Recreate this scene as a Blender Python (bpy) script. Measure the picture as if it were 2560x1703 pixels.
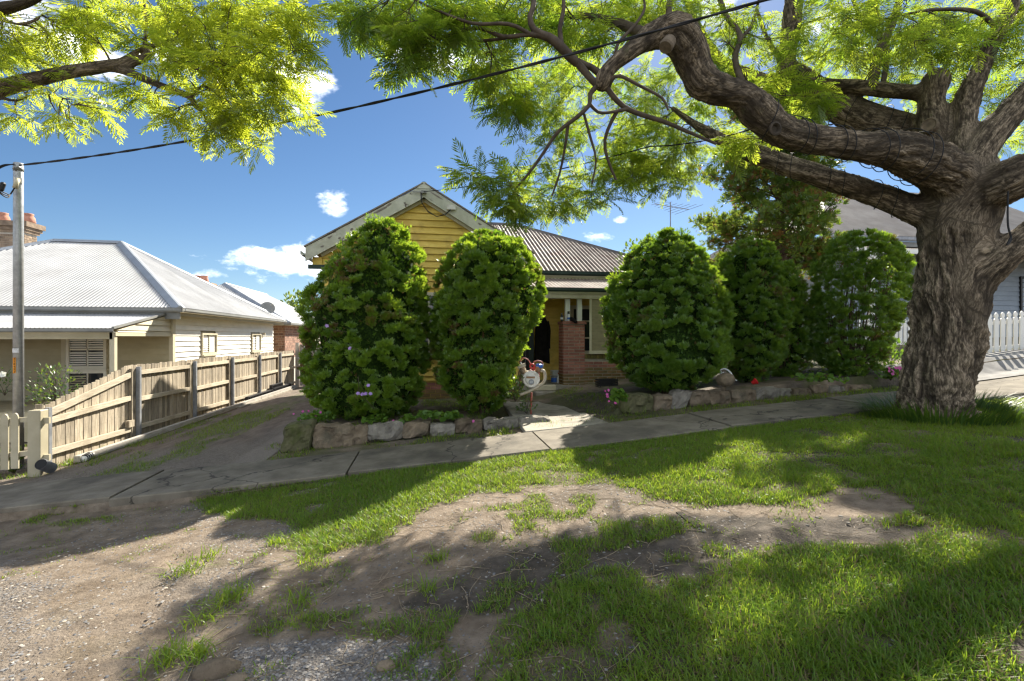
import bpy, math, random
import numpy as np
from mathutils import Vector, Matrix

for o in list(bpy.data.objects):
    bpy.data.objects.remove(o, do_unlink=True)
rng = np.random.default_rng(11)
random.seed(11)
S = bpy.context.scene
COL = S.collection
R = math.radians

# ------------------------------------------------------------------ camera
# world frame: +X runs up the street (right), +Y away into the plots, camera at z = 0 (eye height over the verge)
FPX, CX, HY = 1209.0, 1280.0, 845.0
TH = R(9.76)
CT, ST = math.cos(TH), math.sin(TH)
cam = bpy.data.cameras.new('camera')
cam.sensor_width = 36.0
cam.lens = 36.0 * FPX / 2560.0
cam.shift_y = -(851.5 - HY) / 2560.0
cam.clip_start = 0.05
cam.clip_end = 3000
camo = bpy.data.objects.new('camera', cam)
COL.objects.link(camo)
camo.location = (0, 0, 0)
camo.rotation_euler = (R(90), 0, -TH)
S.camera = camo

# ------------------------------------------------------------------ world, sun, exposure
SUN_AZ, SUN_EL = R(31.3), R(37.0)          # azimuth clockwise from +Y
w = bpy.data.worlds.new('World')
S.world = w
w.use_nodes = True
nt = w.node_tree
nt.nodes.clear()
def N(t, ty, **kw):
    n = t.nodes.new(ty)
    for k, v in kw.items():
        setattr(n, k, v)
    return n
def math_n(t, op, a, b=None, c=None, clamp=False):
    n = N(t, 'ShaderNodeMath', operation=op, use_clamp=clamp)
    for i, x in enumerate((a, b, c)):
        if x is None:
            continue
        if isinstance(x, (int, float)):
            n.inputs[i].default_value = x
        else:
            t.links.new(x, n.inputs[i])
    return n.outputs[0]
sky = N(nt, 'ShaderNodeTexSky', sky_type='NISHITA', sun_disc=False)
sky.sun_elevation = SUN_EL
sky.sun_rotation = SUN_AZ
sky.air_density = 0.9
sky.dust_density = 0.15
sky.ozone_density = 3.2
bg = N(nt, 'ShaderNodeBackground')
bg.inputs['Strength'].default_value = 0.066
out = N(nt, 'ShaderNodeOutputWorld')
tc = N(nt, 'ShaderNodeTexCoord')
sep = N(nt, 'ShaderNodeSeparateXYZ')
nt.links.new(tc.outputs['Generated'], sep.inputs[0])
az = math_n(nt, 'ARCTAN2', sep.outputs[0], sep.outputs[1])
el = math_n(nt, 'ARCSINE', sep.outputs[2])
mp = N(nt, 'ShaderNodeMapping')
mp.inputs['Scale'].default_value = (1, 1, 1.9)
nt.links.new(tc.outputs['Generated'], mp.inputs[0])
nz = N(nt, 'ShaderNodeTexNoise')
nz.inputs['Scale'].default_value = 11
nz.inputs['Detail'].default_value = 9
nz.inputs['Roughness'].default_value = 0.6
nt.links.new(mp.outputs[0], nz.inputs[0])
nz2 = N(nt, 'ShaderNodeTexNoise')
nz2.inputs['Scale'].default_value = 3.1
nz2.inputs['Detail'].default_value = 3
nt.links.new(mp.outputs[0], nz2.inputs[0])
def ang(px, py):
    X, Y, Z = (px - CX) / FPX, 1.0, (HY - py) / FPX
    u, v = CT * X + ST * Y, -ST * X + CT * Y
    return math.atan2(u, v), math.atan2(Z, math.hypot(u, v))
CLOUDS = [(690, 662, 125, 44, 1.0), (775, 632, 75, 50, .95), (825, 502, 40, 34, .62), (1010, 135, 60, 34, .85), (1150, 148, 78, 40, .9),
          (745, 205, 85, 70, .95), (230, 120, 190, 75, .9), (90, 20, 160, 70, .8), (420, 150, 120, 60, .9), (610, 260, 80, 60, .8),
          (1770, 20, 90, 60, .8), (520, 690, 60, 22, .7), (600, 655, 55, 20, .55), (1553, 546, 22, 14, .7), (2080, 60, 80, 40, .5), (1475, 600, 70, 18, .5), (500, 640, 40, 14, .5)]
tot = None
for (px, py, rx, ry, am) in CLOUDS:
    a0, e0 = ang(px, py)
    a1, _ = ang(px + rx, py)
    _, e1 = ang(px, py - ry)
    da = math_n(nt, 'MULTIPLY', math_n(nt, 'SUBTRACT', az, a0), 1 / abs(a1 - a0))
    de = math_n(nt, 'MULTIPLY', math_n(nt, 'SUBTRACT', el, e0), 1 / abs(e1 - e0))
    d2 = math_n(nt, 'ADD', math_n(nt, 'MULTIPLY', da, da), math_n(nt, 'MULTIPLY', de, de))
    m = math_n(nt, 'MULTIPLY', math_n(nt, 'SUBTRACT', 1.0, math_n(nt, 'MULTIPLY', d2, 0.5), clamp=True), am)
    tot = m if tot is None else math_n(nt, 'MAXIMUM', tot, m)
# added unseen cumulus beside and behind the camera, denser than in view, fills shadows
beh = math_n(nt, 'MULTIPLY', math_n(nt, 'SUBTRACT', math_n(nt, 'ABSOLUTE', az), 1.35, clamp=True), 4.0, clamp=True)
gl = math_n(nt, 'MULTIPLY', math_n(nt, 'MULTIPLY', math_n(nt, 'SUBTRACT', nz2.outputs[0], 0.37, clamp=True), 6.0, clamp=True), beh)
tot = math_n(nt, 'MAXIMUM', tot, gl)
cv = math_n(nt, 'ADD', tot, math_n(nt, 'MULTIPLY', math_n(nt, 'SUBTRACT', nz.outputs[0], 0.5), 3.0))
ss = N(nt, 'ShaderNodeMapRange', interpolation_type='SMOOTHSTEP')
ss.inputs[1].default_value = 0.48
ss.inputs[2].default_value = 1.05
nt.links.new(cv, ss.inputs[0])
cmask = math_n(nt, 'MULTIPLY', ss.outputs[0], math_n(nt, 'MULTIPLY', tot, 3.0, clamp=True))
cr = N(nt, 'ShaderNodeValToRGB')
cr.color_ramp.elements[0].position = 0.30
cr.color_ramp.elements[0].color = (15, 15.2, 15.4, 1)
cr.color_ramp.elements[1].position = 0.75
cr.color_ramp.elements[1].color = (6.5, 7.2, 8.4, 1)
mp3 = N(nt, 'ShaderNodeMapping')
mp3.inputs['Location'].default_value = (0.02, 0.01, 0.035)
mp3.inputs['Scale'].default_value = (1, 1, 1.9)
nt.links.new(tc.outputs['Generated'], mp3.inputs[0])
nz3 = N(nt, 'ShaderNodeTexNoise')
nz3.inputs['Scale'].default_value = 9
nz3.inputs['Detail'].default_value = 6
nt.links.new(mp3.outputs[0], nz3.inputs[0])
nt.links.new(nz3.outputs[0], cr.inputs[0])
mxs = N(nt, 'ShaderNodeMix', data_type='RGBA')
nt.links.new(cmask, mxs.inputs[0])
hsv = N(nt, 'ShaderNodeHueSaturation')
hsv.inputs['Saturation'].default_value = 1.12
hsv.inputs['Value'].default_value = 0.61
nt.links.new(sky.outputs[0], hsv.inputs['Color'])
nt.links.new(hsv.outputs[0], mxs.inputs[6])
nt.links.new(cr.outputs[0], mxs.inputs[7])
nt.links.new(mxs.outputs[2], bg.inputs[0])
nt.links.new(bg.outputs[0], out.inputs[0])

sl = bpy.data.lights.new('sun', 'SUN')
sl.energy = 4.7
sl.angle = R(0.5)
sl.color = (1.0, 0.93, 0.80)
so = bpy.data.objects.new('sun', sl)
COL.objects.link(so)
so.location = (20, 32, 24)
so.rotation_euler = (R(90) - SUN_EL, 0, math.pi - SUN_AZ)
S.view_settings.view_transform = 'Standard'
S.view_settings.look = 'None'
S.view_settings.gamma = 1.0
S.view_settings.use_curve_mapping = False
S.view_settings.exposure = 1.6
S.cycles.max_bounces = 7
S.cycles.diffuse_bounces = 3
S.cycles.transmission_bounces = 6
S.cycles.use_denoising = True
S.cycles.filter_width = 1.35
S.cycles.use_adaptive_sampling = False
w.cycles.sampling_method = 'MANUAL'
w.cycles.sample_map_resolution = 2048
S.cycles.sample_clamp_indirect = 2.5
S.cycles.caustics_reflective = False
S.cycles.caustics_refractive = False

# ------------------------------------------------------------------ measuring helpers
def P(px, py, Y):
    X, Z = (px - CX) / FPX * Y, (HY - py) / FPX * Y
    return Vector((CT * X + ST * Y, -ST * X + CT * Y, Z))
def US(px, v):
    r = (px - CX) / FPX
    return v * (ST + CT * r) / (CT - ST * r)
def VS(px, u):
    r = (px - CX) / FPX
    return u * (CT - ST * r) / (ST + CT * r)
def ZS(py, u, v):
    return (HY - py) / FPX * (ST * u + CT * v)
def proj(u, v, z):
    X, Y = CT * u - ST * v, ST * u + CT * v
    Y = np.where(Y < 0.05, 0.05, Y)
    return CX + FPX * X / Y, HY - FPX * z / Y

# value noise, vectorised
def _h(ix, iy, iz, s):
    n = (ix * 374761393 + iy * 668265263 + iz * 2147483647 + s * 1274126177) & 0xFFFFFFFF
    n = ((n ^ (n >> 13)) * 1274126177) & 0xFFFFFFFF
    n = ((n ^ (n >> 16)) * 2246822519) & 0xFFFFFFFF
    return ((n ^ (n >> 15)) & 0xFFFFFF) / float(0xFFFFFF)
def vnoise(p, s=0):
    p = np.asarray(p, float)
    if p.shape[-1] == 2:
        p = np.concatenate([p, np.zeros(p.shape[:-1] + (1,))], -1)
    f = np.floor(p)
    i = f.astype(np.int64) + 100000
    t = p - f
    t = t * t * (3 - 2 * t)
    x, y, z = i[..., 0], i[..., 1], i[..., 2]
    r = 0
    for dx in (0, 1):
        for dy in (0, 1):
            for dz in (0, 1):
                wgt = (t[..., 0] if dx else 1 - t[..., 0]) * (t[..., 1] if dy else 1 - t[..., 1]) * (t[..., 2] if dz else 1 - t[..., 2])
                r = r + wgt * _h(x + dx, y + dy, z + dz, s)
    return r
def fnoise(p, s=0, o=3):
    p = np.asarray(p, float)
    a, r, n = 1.0, 0, 0
    for k in range(o):
        r = r + a * vnoise(p * (2 ** k), s + k)
        n += a
        a *= 0.5
    return r / n

# ------------------------------------------------------------------ materials
def _mix(t, fac, a, b, bt='MIX'):
    n = N(t, 'ShaderNodeMix', data_type='RGBA', blend_type=bt)
    for i, x in ((0, fac), (6, a), (7, b)):
        if isinstance(x, (int, float)):
            n.inputs[i].default_value = x
        elif isinstance(x, (tuple, list)):
            n.inputs[i].default_value = (x[0], x[1], x[2], 1)
        else:
            t.links.new(x, n.inputs[i])
    return n.outputs[2]
def _noise(t, vec, scale, detail=5, rough=0.6):
    n = N(t, 'ShaderNodeTexNoise')
    n.inputs['Scale'].default_value = scale
    n.inputs['Detail'].default_value = detail
    n.inputs['Roughness'].default_value = rough
    t.links.new(vec, n.inputs[0])
    return n.outputs[0]
def _ramp(t, fac, p0, p1):
    n = N(t, 'ShaderNodeMapRange')
    n.inputs[1].default_value = p0
    n.inputs[2].default_value = p1
    t.links.new(fac, n.inputs[0])
    return n.outputs[0]
def _vec(t, stretch=(1, 1, 1), coord='Object', rnd=True):
    tcn = N(t, 'ShaderNodeTexCoord')
    m = N(t, 'ShaderNodeMapping')
    m.inputs['Scale'].default_value = stretch
    src = tcn.outputs[coord]
    if rnd:
        oi = N(t, 'ShaderNodeObjectInfo')
        k = N(t, 'ShaderNodeVectorMath', operation='SCALE')
        k.inputs[0].default_value = (13.1, 7.7, 5.3)
        t.links.new(oi.outputs['Random'], k.inputs['Scale'])
        ad = N(t, 'ShaderNodeVectorMath', operation='ADD')
        t.links.new(src, ad.inputs[0])
        t.links.new(k.outputs[0], ad.inputs[1])
        src = ad.outputs[0]
    t.links.new(src, m.inputs[0])
    return m.outputs[0]
def newmat(name):
    m = bpy.data.materials.new(name)
    m.use_nodes = True
    t = m.node_tree
    t.nodes.clear()
    o = N(t, 'ShaderNodeOutputMaterial')
    return m, t, o
def nmat(name, c1, c2, scale=6, rough=0.7, bump=0.2, bscale=40, stretch=(1, 1, 1), stain=None, stain_amt=0.5, stain_scale=1.2,
         stain_lo=0.5, rvar=0.0, metal=0.0, spec=0.3, lo=0.35, hi=0.65, stain2=None, s2=(3, .55, .6), bdist=0.01):
    m, t, o = newmat(name)
    b = N(t, 'ShaderNodeBsdfPrincipled')
    v = _vec(t, stretch)
    col = _mix(t, _ramp(t, _noise(t, v, scale), lo, hi), c1, c2)
    if stain:
        v2 = _vec(t, (1, 1, 1), rnd=False)
        col = _mix(t, math_n(t, 'MULTIPLY', _ramp(t, _noise(t, v2, stain_scale, 6, .65), stain_lo, stain_lo + .18), stain_amt, clamp=True), col, stain)
    if stain2:
        v3 = _vec(t, (1, 1, 1), rnd=False)
        col = _mix(t, _ramp(t, _noise(t, v3, s2[0], 8, .7), s2[1], s2[2]), col, stain2)
    if rvar:
        oi = N(t, 'ShaderNodeObjectInfo')
        k = math_n(t, 'ADD', math_n(t, 'MULTIPLY', oi.outputs['Random'], 2 * rvar), 1 - rvar)
        hs = N(t, 'ShaderNodeHueSaturation')
        t.links.new(k, hs.inputs['Value'])
        t.links.new(col, hs.inputs['Color'])
        col = hs.outputs[0]
    t.links.new(col, b.inputs['Base Color'])
    b.inputs['Roughness'].default_value = rough
    b.inputs['Metallic'].default_value = metal
    b.inputs['Specular IOR Level'].default_value = spec
    if bump:
        bn = N(t, 'ShaderNodeBump')
        bn.inputs['Strength'].default_value = bump
        bn.inputs['Distance'].default_value = bdist
        t.links.new(_noise(t, v, bscale, 6, .65), bn.inputs['Height'])
        t.links.new(bn.outputs[0], b.inputs['Normal'])
    t.links.new(b.outputs[0], o.inputs[0])
    return m
def leafmat(name, ca, cb, ta, tb, trans=0.5, gloss=0.04, dead=None):
    """ca..cb reflect, ta..tb transmit, mixed by the per-leaf attribute 'tint'"""
    m, t, o = newmat(name)
    at = N(t, 'ShaderNodeAttribute', attribute_name='tint')
    f = at.outputs['Fac']
    c = _mix(t, f, ca, cb)
    tr = _mix(t, f, ta, tb)
    if dead:
        ad = N(t, 'ShaderNodeAttribute', attribute_name='dead')
        c = _mix(t, ad.outputs['Fac'], c, dead)
        tr = _mix(t, ad.outputs['Fac'], tr, dead)
    d = N(t, 'ShaderNodeBsdfDiffuse')
    t.links.new(c, d.inputs[0])
    l = N(t, 'ShaderNodeBsdfTranslucent')
    t.links.new(tr, l.inputs[0])
    mx = N(t, 'ShaderNodeMixShader')
    mx.inputs[0].default_value = trans
    t.links.new(d.outputs[0], mx.inputs[1])
    t.links.new(l.outputs[0], mx.inputs[2])
    g = N(t, 'ShaderNodeBsdfGlossy')
    g.inputs['Roughness'].default_value = 0.35
    g.inputs['Color'].default_value = (.9, .9, .9, 1)
    mg = N(t, 'ShaderNodeMixShader')
    mg.inputs[0].default_value = gloss
    t.links.new(mx.outputs[0], mg.inputs[1])
    t.links.new(g.outputs[0], mg.inputs[2])
    t.links.new(mg.outputs[0], o.inputs[0])
    return m

M = {}
M['conc'] = nmat('concrete', (.125, .106, .08), (.215, .187, .145), 3, .9, .4, 90, stain=(.075, .066, .052), stain_amt=.8, stain_scale=1.4, rvar=.08)
M['concf'] = nmat('old_concrete', (.24, .21, .17), (.36, .33, .27), 4, .9, .4, 70, stain=(.12, .11, .08), stain_amt=.6, stain_scale=1.5)
M['galv'] = nmat('galvanised_steel', (.32, .33, .34), (.46, .47, .48), 14, .45, .1, 60, metal=.55, stain=(.25, .25, .24), stain_scale=3)
M['galvpost'] = nmat('grey_steel_post', (.22, .23, .25), (.33, .34, .36), 8, .5, .1, 60, metal=.4)
M['paling'] = nmat('weathered_paling', (.20, .165, .12), (.47, .40, .30), 9, .85, .5, 26, (7, 7, .5), stain=(.10, .085, .065), stain_amt=.85, stain_scale=2.3, rvar=.34)
M['rail'] = nmat('fence_rail_timber', (.40, .34, .25), (.58, .51, .39), 8, .85, .4, 24, (7, .5, 7), stain=(.2, .15, .09), stain_amt=.5, rvar=.1)
M['greytimber'] = nmat('silvered_timber', (.25, .22, .20), (.42, .38, .34), 8, .85, .4, 24, (7, 7, .5), stain=(.16, .2, .08), stain_amt=.3, rvar=.18)
M['sleeper'] = nmat('grey_sleeper', (.30, .275, .24), (.45, .42, .37), 5, .85, .4, 30, (6, .6, 6))
M['creampaint'] = nmat('cream_paint', (.50, .44, .31), (.57, .51, .37), 2, .5, .05, 30, stain=(.38, .34, .25), stain_amt=.3, rvar=.04)
M['creampale'] = nmat('pale_cream_board', (.66, .61, .50), (.74, .69, .58), 2, .55, .04, 30, rvar=.03)
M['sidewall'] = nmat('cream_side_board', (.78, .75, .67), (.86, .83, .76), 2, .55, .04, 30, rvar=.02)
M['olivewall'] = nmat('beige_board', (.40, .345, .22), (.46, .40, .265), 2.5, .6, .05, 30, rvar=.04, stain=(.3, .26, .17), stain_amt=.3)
M['whitepaint'] = nmat('white_paint', (.76, .75, .71), (.82, .81, .77), 3, .45, .04, 30, rvar=.03)
M['picketwhite'] = nmat('white_picket_paint', (.74, .72, .66), (.82, .80, .74), 3, .5, .04, 30, rvar=.03)
M['picketcream'] = nmat('cream_picket_paint', (.40, .355, .245), (.48, .43, .31), 3, .5, .06, 30, rvar=.05)
M['glass'] = nmat('window_glass', (.02, .025, .03), (.03, .035, .04), 2, .06, 0, spec=.6)
M['roofzinc'] = nmat('zinc_roof', (.32, .322, .325), (.40, .402, .405), 1.2, .5, .03, 30, metal=.1, stain=(.24, .24, .24), stain_amt=.4, spec=.3)
M['roofcap'] = nmat('zinc_roof_cap', (.30, .32, .34), (.38, .40, .42), 2, .45, .05, 20, metal=.3)
M['gutter'] = nmat('grey_gutter', (.20, .20, .19), (.27, .27, .25), 2, .4, .04, 20)
M['roofrust'] = nmat('rusty_iron_roof', (.17, .135, .105), (.30, .25, .20), 2.2, .7, .2, 40, stain=(.14, .08, .05), stain_amt=.8, stain_scale=2.2, rvar=.03)
M['roofrustcap'] = nmat('rusty_roof_cap', (.10, .085, .075), (.15, .13, .115), 3, .7, .1, 30)
M['roofgrey'] = nmat('dull_grey_roof', (.27, .235, .20), (.36, .32, .275), 1.4, .6, .05, 30, stain=(.24, .22, .2), stain_amt=.4)
M['yellow'] = nmat('yellow_board_paint', (.60, .41, .075), (.74, .54, .13), 3, .6, .12, 30, (.7, 3, 3), stain=(.34, .22, .06), stain_amt=.65, stain_scale=2.2, rvar=.09, stain2=(.42, .36, .25), s2=(6, .68, .70))
M['barge'] = nmat('peeling_bargeboard', (.42, .43, .34), (.55, .55, .45), 5, .7, .25, 30, stain=(.36, .35, .26), stain_amt=.6, stain_scale=3, stain2=(.13, .11, .09), s2=(3.3, .60, .63))
M['bargebare'] = nmat('bare_grey_wood', (.15, .13, .11), (.26, .23, .20), 8, .85, .4, 30, (1, 5, 5))
M['darkgreen'] = nmat('dark_green_paint', (.018, .035, .03), (.03, .05, .042), 4, .45, .05, 30)
M['creamtrim'] = nmat('cream_trim', (.55, .50, .36), (.66, .61, .46), 4, .55, .1, 30, stain=(.4, .36, .24), stain_amt=.5, rvar=.04)
M['brick'] = nmat('red_brick', (.28, .115, .085), (.40, .185, .135), 9, .85, .4, 60, rvar=.22, stain=(.2, .09, .07), stain_amt=.4, stain_scale=5)
M['mossbrick'] = nmat('mossy_brick', (.20, .13, .06), (.28, .15, .075), 7, .9, .4, 50, rvar=.2, stain=(.10, .11, .025), stain_amt=.8, stain_scale=4, stain_lo=.42)
M['mortar'] = nmat('mortar', (.46, .42, .36), (.56, .51, .44), 12, .95, .3, 80)
M['brownbrick'] = nmat('brown_brick', (.22, .12, .085), (.36, .22, .155), 7, .9, .3, 60, rvar=.3)
M['chimbrick'] = nmat('old_chimney_brick', (.22, .16, .115), (.36, .27, .19), 7, .9, .3, 60, rvar=.22, stain=(.09, .075, .06), stain_amt=.6, stain_scale=4)
M['terracotta'] = nmat('terracotta', (.40, .18, .12), (.52, .26, .18), 7, .85, .2, 50)
M['stone'] = nmat('garden_sandstone', (.12, .09, .06), (.23, .18, .125), 5, .92, .9, 22, stain=(.075, .07, .05), stain_amt=.75, stain_scale=4, rvar=.22, bdist=.02)
M['greystone'] = nmat('grey_garden_stone', (.155, .14, .118), (.28, .255, .215), 5, .92, .9, 22, stain=(.10, .085, .06), stain_amt=.7, stain_scale=4, rvar=.15, bdist=.02)
M['mossrock'] = nmat('mossy_rock', (.075, .075, .035), (.14, .13, .07), 8, .95, .8, 24, stain=(.06, .075, .015), stain_amt=.8, stain_scale=5, bdist=.025)
M['darkstone'] = nmat('black_paint_metal', (.012, .012, .013), (.022, .022, .024), 6, .5, .1, 30)
M['blackcloth'] = nmat('black_cloth', (.010, .009, .009), (.020, .018, .017), 8, .95, .3, 60, spec=.1)
M['blackrubber'] = nmat('black_cable', (.012, .012, .014), (.02, .02, .022), 8, .6, 0)
M['blackplastic'] = nmat('black_plastic', (.02, .02, .022), (.03, .03, .033), 8, .5, .05)
M['blackpipe'] = nmat('ribbed_drain_pipe', (.10, .10, .105), (.15, .15, .155), 8, .6, .05)
M['bluewall'] = nmat('blue_grey_board', (.30, .345, .40), (.35, .395, .45), 2, .6, .04, 30, rvar=.03)
M['rednumber'] = nmat('red_paint', (.40, .025, .02), (.5, .04, .03), 6, .45, .1, 40)
M['rustred'] = nmat('red_rusty_rod', (.26, .07, .05), (.38, .11, .075), 14, .7, .3, 60)
M['blue'] = nmat('blue_paint', (.02, .09, .36), (.04, .14, .5), 12, .4, .2, 60)
M['rust'] = nmat('rusty_steel', (.20, .11, .06), (.34, .22, .13), 12, .75, .35, 60, metal=.2)
M['alloy'] = nmat('dull_alloy', (.30, .26, .19), (.45, .40, .31), 12, .6, .3, 60, metal=.4)
M['enamel'] = nmat('chipped_white_enamel', (.58, .56, .50), (.70, .68, .62), 9, .5, .15, 40, stain=(.32, .25, .17), stain_amt=.6, stain_scale=9)
M['redhose'] = nmat('faded_red_hose', (.42, .12, .11), (.52, .2, .18), 9, .6, .1)
M['orange'] = nmat('orange_label', (.75, .28, .01), (.8, .32, .02), 4, .5, 0)
M['labelwhite'] = nmat('worn_white_label', (.5, .5, .5), (.72, .72, .72), 30, .6, 0)
M['blackink'] = nmat('black_ink', (.01, .01, .01), (.015, .015, .015), 4, .6, 0)
M['cutwood'] = nmat('sawn_wood', (.11, .085, .058), (.20, .155, .105), 14, .9, .3, 50)
M['drygrass'] = nmat('dry_twigs', (.20, .15, .10), (.34, .28, .20), 14, .95, .3)
M['deadbark'] = nmat('dark_twig', (.035, .03, .022), (.07, .055, .04), 9, .95, .4, 40)
M['conbark'] = nmat('conifer_bark', (.075, .05, .035), (.13, .09, .06), 9, .95, .5, 40, (3, 3, .6))
M['pebble'] = nmat('blue_grey_gravel', (.13, .125, .12), (.30, .285, .265), 2.2, .85, .2, 80)
M['redcloth'] = nmat('red_plastic', (.5, .015, .015), (.6, .03, .03), 5, .5, .05)
M['whiteplastic'] = nmat('white_plastic', (.7, .7, .68), (.8, .8, .78), 5, .4, 0)
M['blind'] = None
M['pink'] = leafmat('pink_petal', (.55, .05, .30), (.65, .12, .42), (.6, .06, .35), (.6, .1, .4), .35)
M['lilac'] = leafmat('lilac_petal', (.42, .24, .62), (.5, .32, .7), (.4, .2, .6), (.45, .25, .65), .35)
M['whitepetal'] = leafmat('white_petal', (.75, .74, .66), (.8, .8, .72), (.7, .7, .6), (.7, .7, .6), .3)
M['jacgreen'] = leafmat('jacaranda_leaf_green', (.065, .125, .02), (.115, .17, .028), (.31, .48, .035), (.55, .61, .05), .58, .035)
M['jac'] = leafmat('jacaranda_leaf', (.075, .13, .02), (.13, .18, .028), (.38, .54, .035), (.66, .71, .05), .60, .035)
M['hedge'] = leafmat('thuja_leaf', (.072, .155, .018), (.16, .27, .03), (.20, .38, .02), (.46, .60, .035), .44, .05, dead=(.20, .10, .045))
M['hedgedark'] = leafmat('thuja_leaf_deep', (.062, .145, .022), (.135, .24, .032), (.17, .34, .02), (.38, .52, .03), .42, .05, dead=(.16, .085, .04))
M['conifer'] = leafmat('conifer_leaf', (.06, .12, .022), (.12, .18, .035), (.16, .27, .025), (.38, .44, .05), .42, .04, dead=(.24, .10, .035))
M['grass'] = leafmat('grass_blade', (.085, .165, .02), (.17, .26, .034), (.22, .38, .022), (.50, .58, .045), .45, .015, dead=(.22, .17, .08))
M['longgrass'] = leafmat('long_grass_blade', (.028, .07, .014), (.06, .12, .02), (.09, .18, .015), (.18, .28, .02), .35, .06)
M['geranium'] = leafmat('round_leaf', (.07, .15, .025), (.12, .22, .035), (.14, .27, .02), (.28, .40, .03), .4, .02)
M['roseleaf'] = leafmat('rose_leaf', (.04, .09, .018), (.075, .13, .025), (.12, .22, .02), (.28, .36, .03), .4, .06)
M['litter'] = leafmat('fallen_leaf', (.07, .05, .03), (.30, .22, .13), (.2, .12, .05), (.3, .2, .1), .2, .03)

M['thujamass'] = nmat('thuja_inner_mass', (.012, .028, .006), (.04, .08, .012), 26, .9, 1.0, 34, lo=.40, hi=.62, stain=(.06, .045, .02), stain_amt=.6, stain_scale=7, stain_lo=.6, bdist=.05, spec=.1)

# hairline cracks and tar-dark wear in the path concrete
t = M['conc'].node_tree
b = next(n for n in t.nodes if n.type == 'BSDF_PRINCIPLED')
src = b.inputs['Base Color'].links[0].from_socket
v = _vec(t, rnd=False)
wv = N(t, 'ShaderNodeVectorMath', operation='ADD')
nn_ = N(t, 'ShaderNodeTexNoise'); nn_.inputs['Scale'].default_value = 3.0; nn_.inputs['Detail'].default_value = 5
t.links.new(v, nn_.inputs[0])
sc3 = N(t, 'ShaderNodeVectorMath', operation='SCALE'); sc3.inputs['Scale'].default_value = .55
t.links.new(nn_.outputs['Color'], sc3.inputs[0])
t.links.new(v, wv.inputs[0]); t.links.new(sc3.outputs[0], wv.inputs[1])
vo = N(t, 'ShaderNodeTexVoronoi', feature='DISTANCE_TO_EDGE'); vo.inputs['Scale'].default_value = .42
t.links.new(wv.outputs[0], vo.inputs[0])
cf = math_n(t, 'MULTIPLY', math_n(t, 'SUBTRACT', 1.0, _ramp(t, vo.outputs['Distance'], .002, .007), clamp=True), .8)
spk = math_n(t, 'MULTIPLY', _ramp(t, _noise(t, v, 130, 3, .6), .62, .70), .45)
c1 = _mix(t, spk, src, (.33, .30, .25))
c2 = _mix(t, math_n(t, 'MULTIPLY', _ramp(t, _noise(t, v, .55, 7, .7), .52, .66), .55), c1, (.075, .066, .052))
t.links.new(_mix(t, cf, c2, (.03, .026, .02)), b.inputs['Base Color'])

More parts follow.
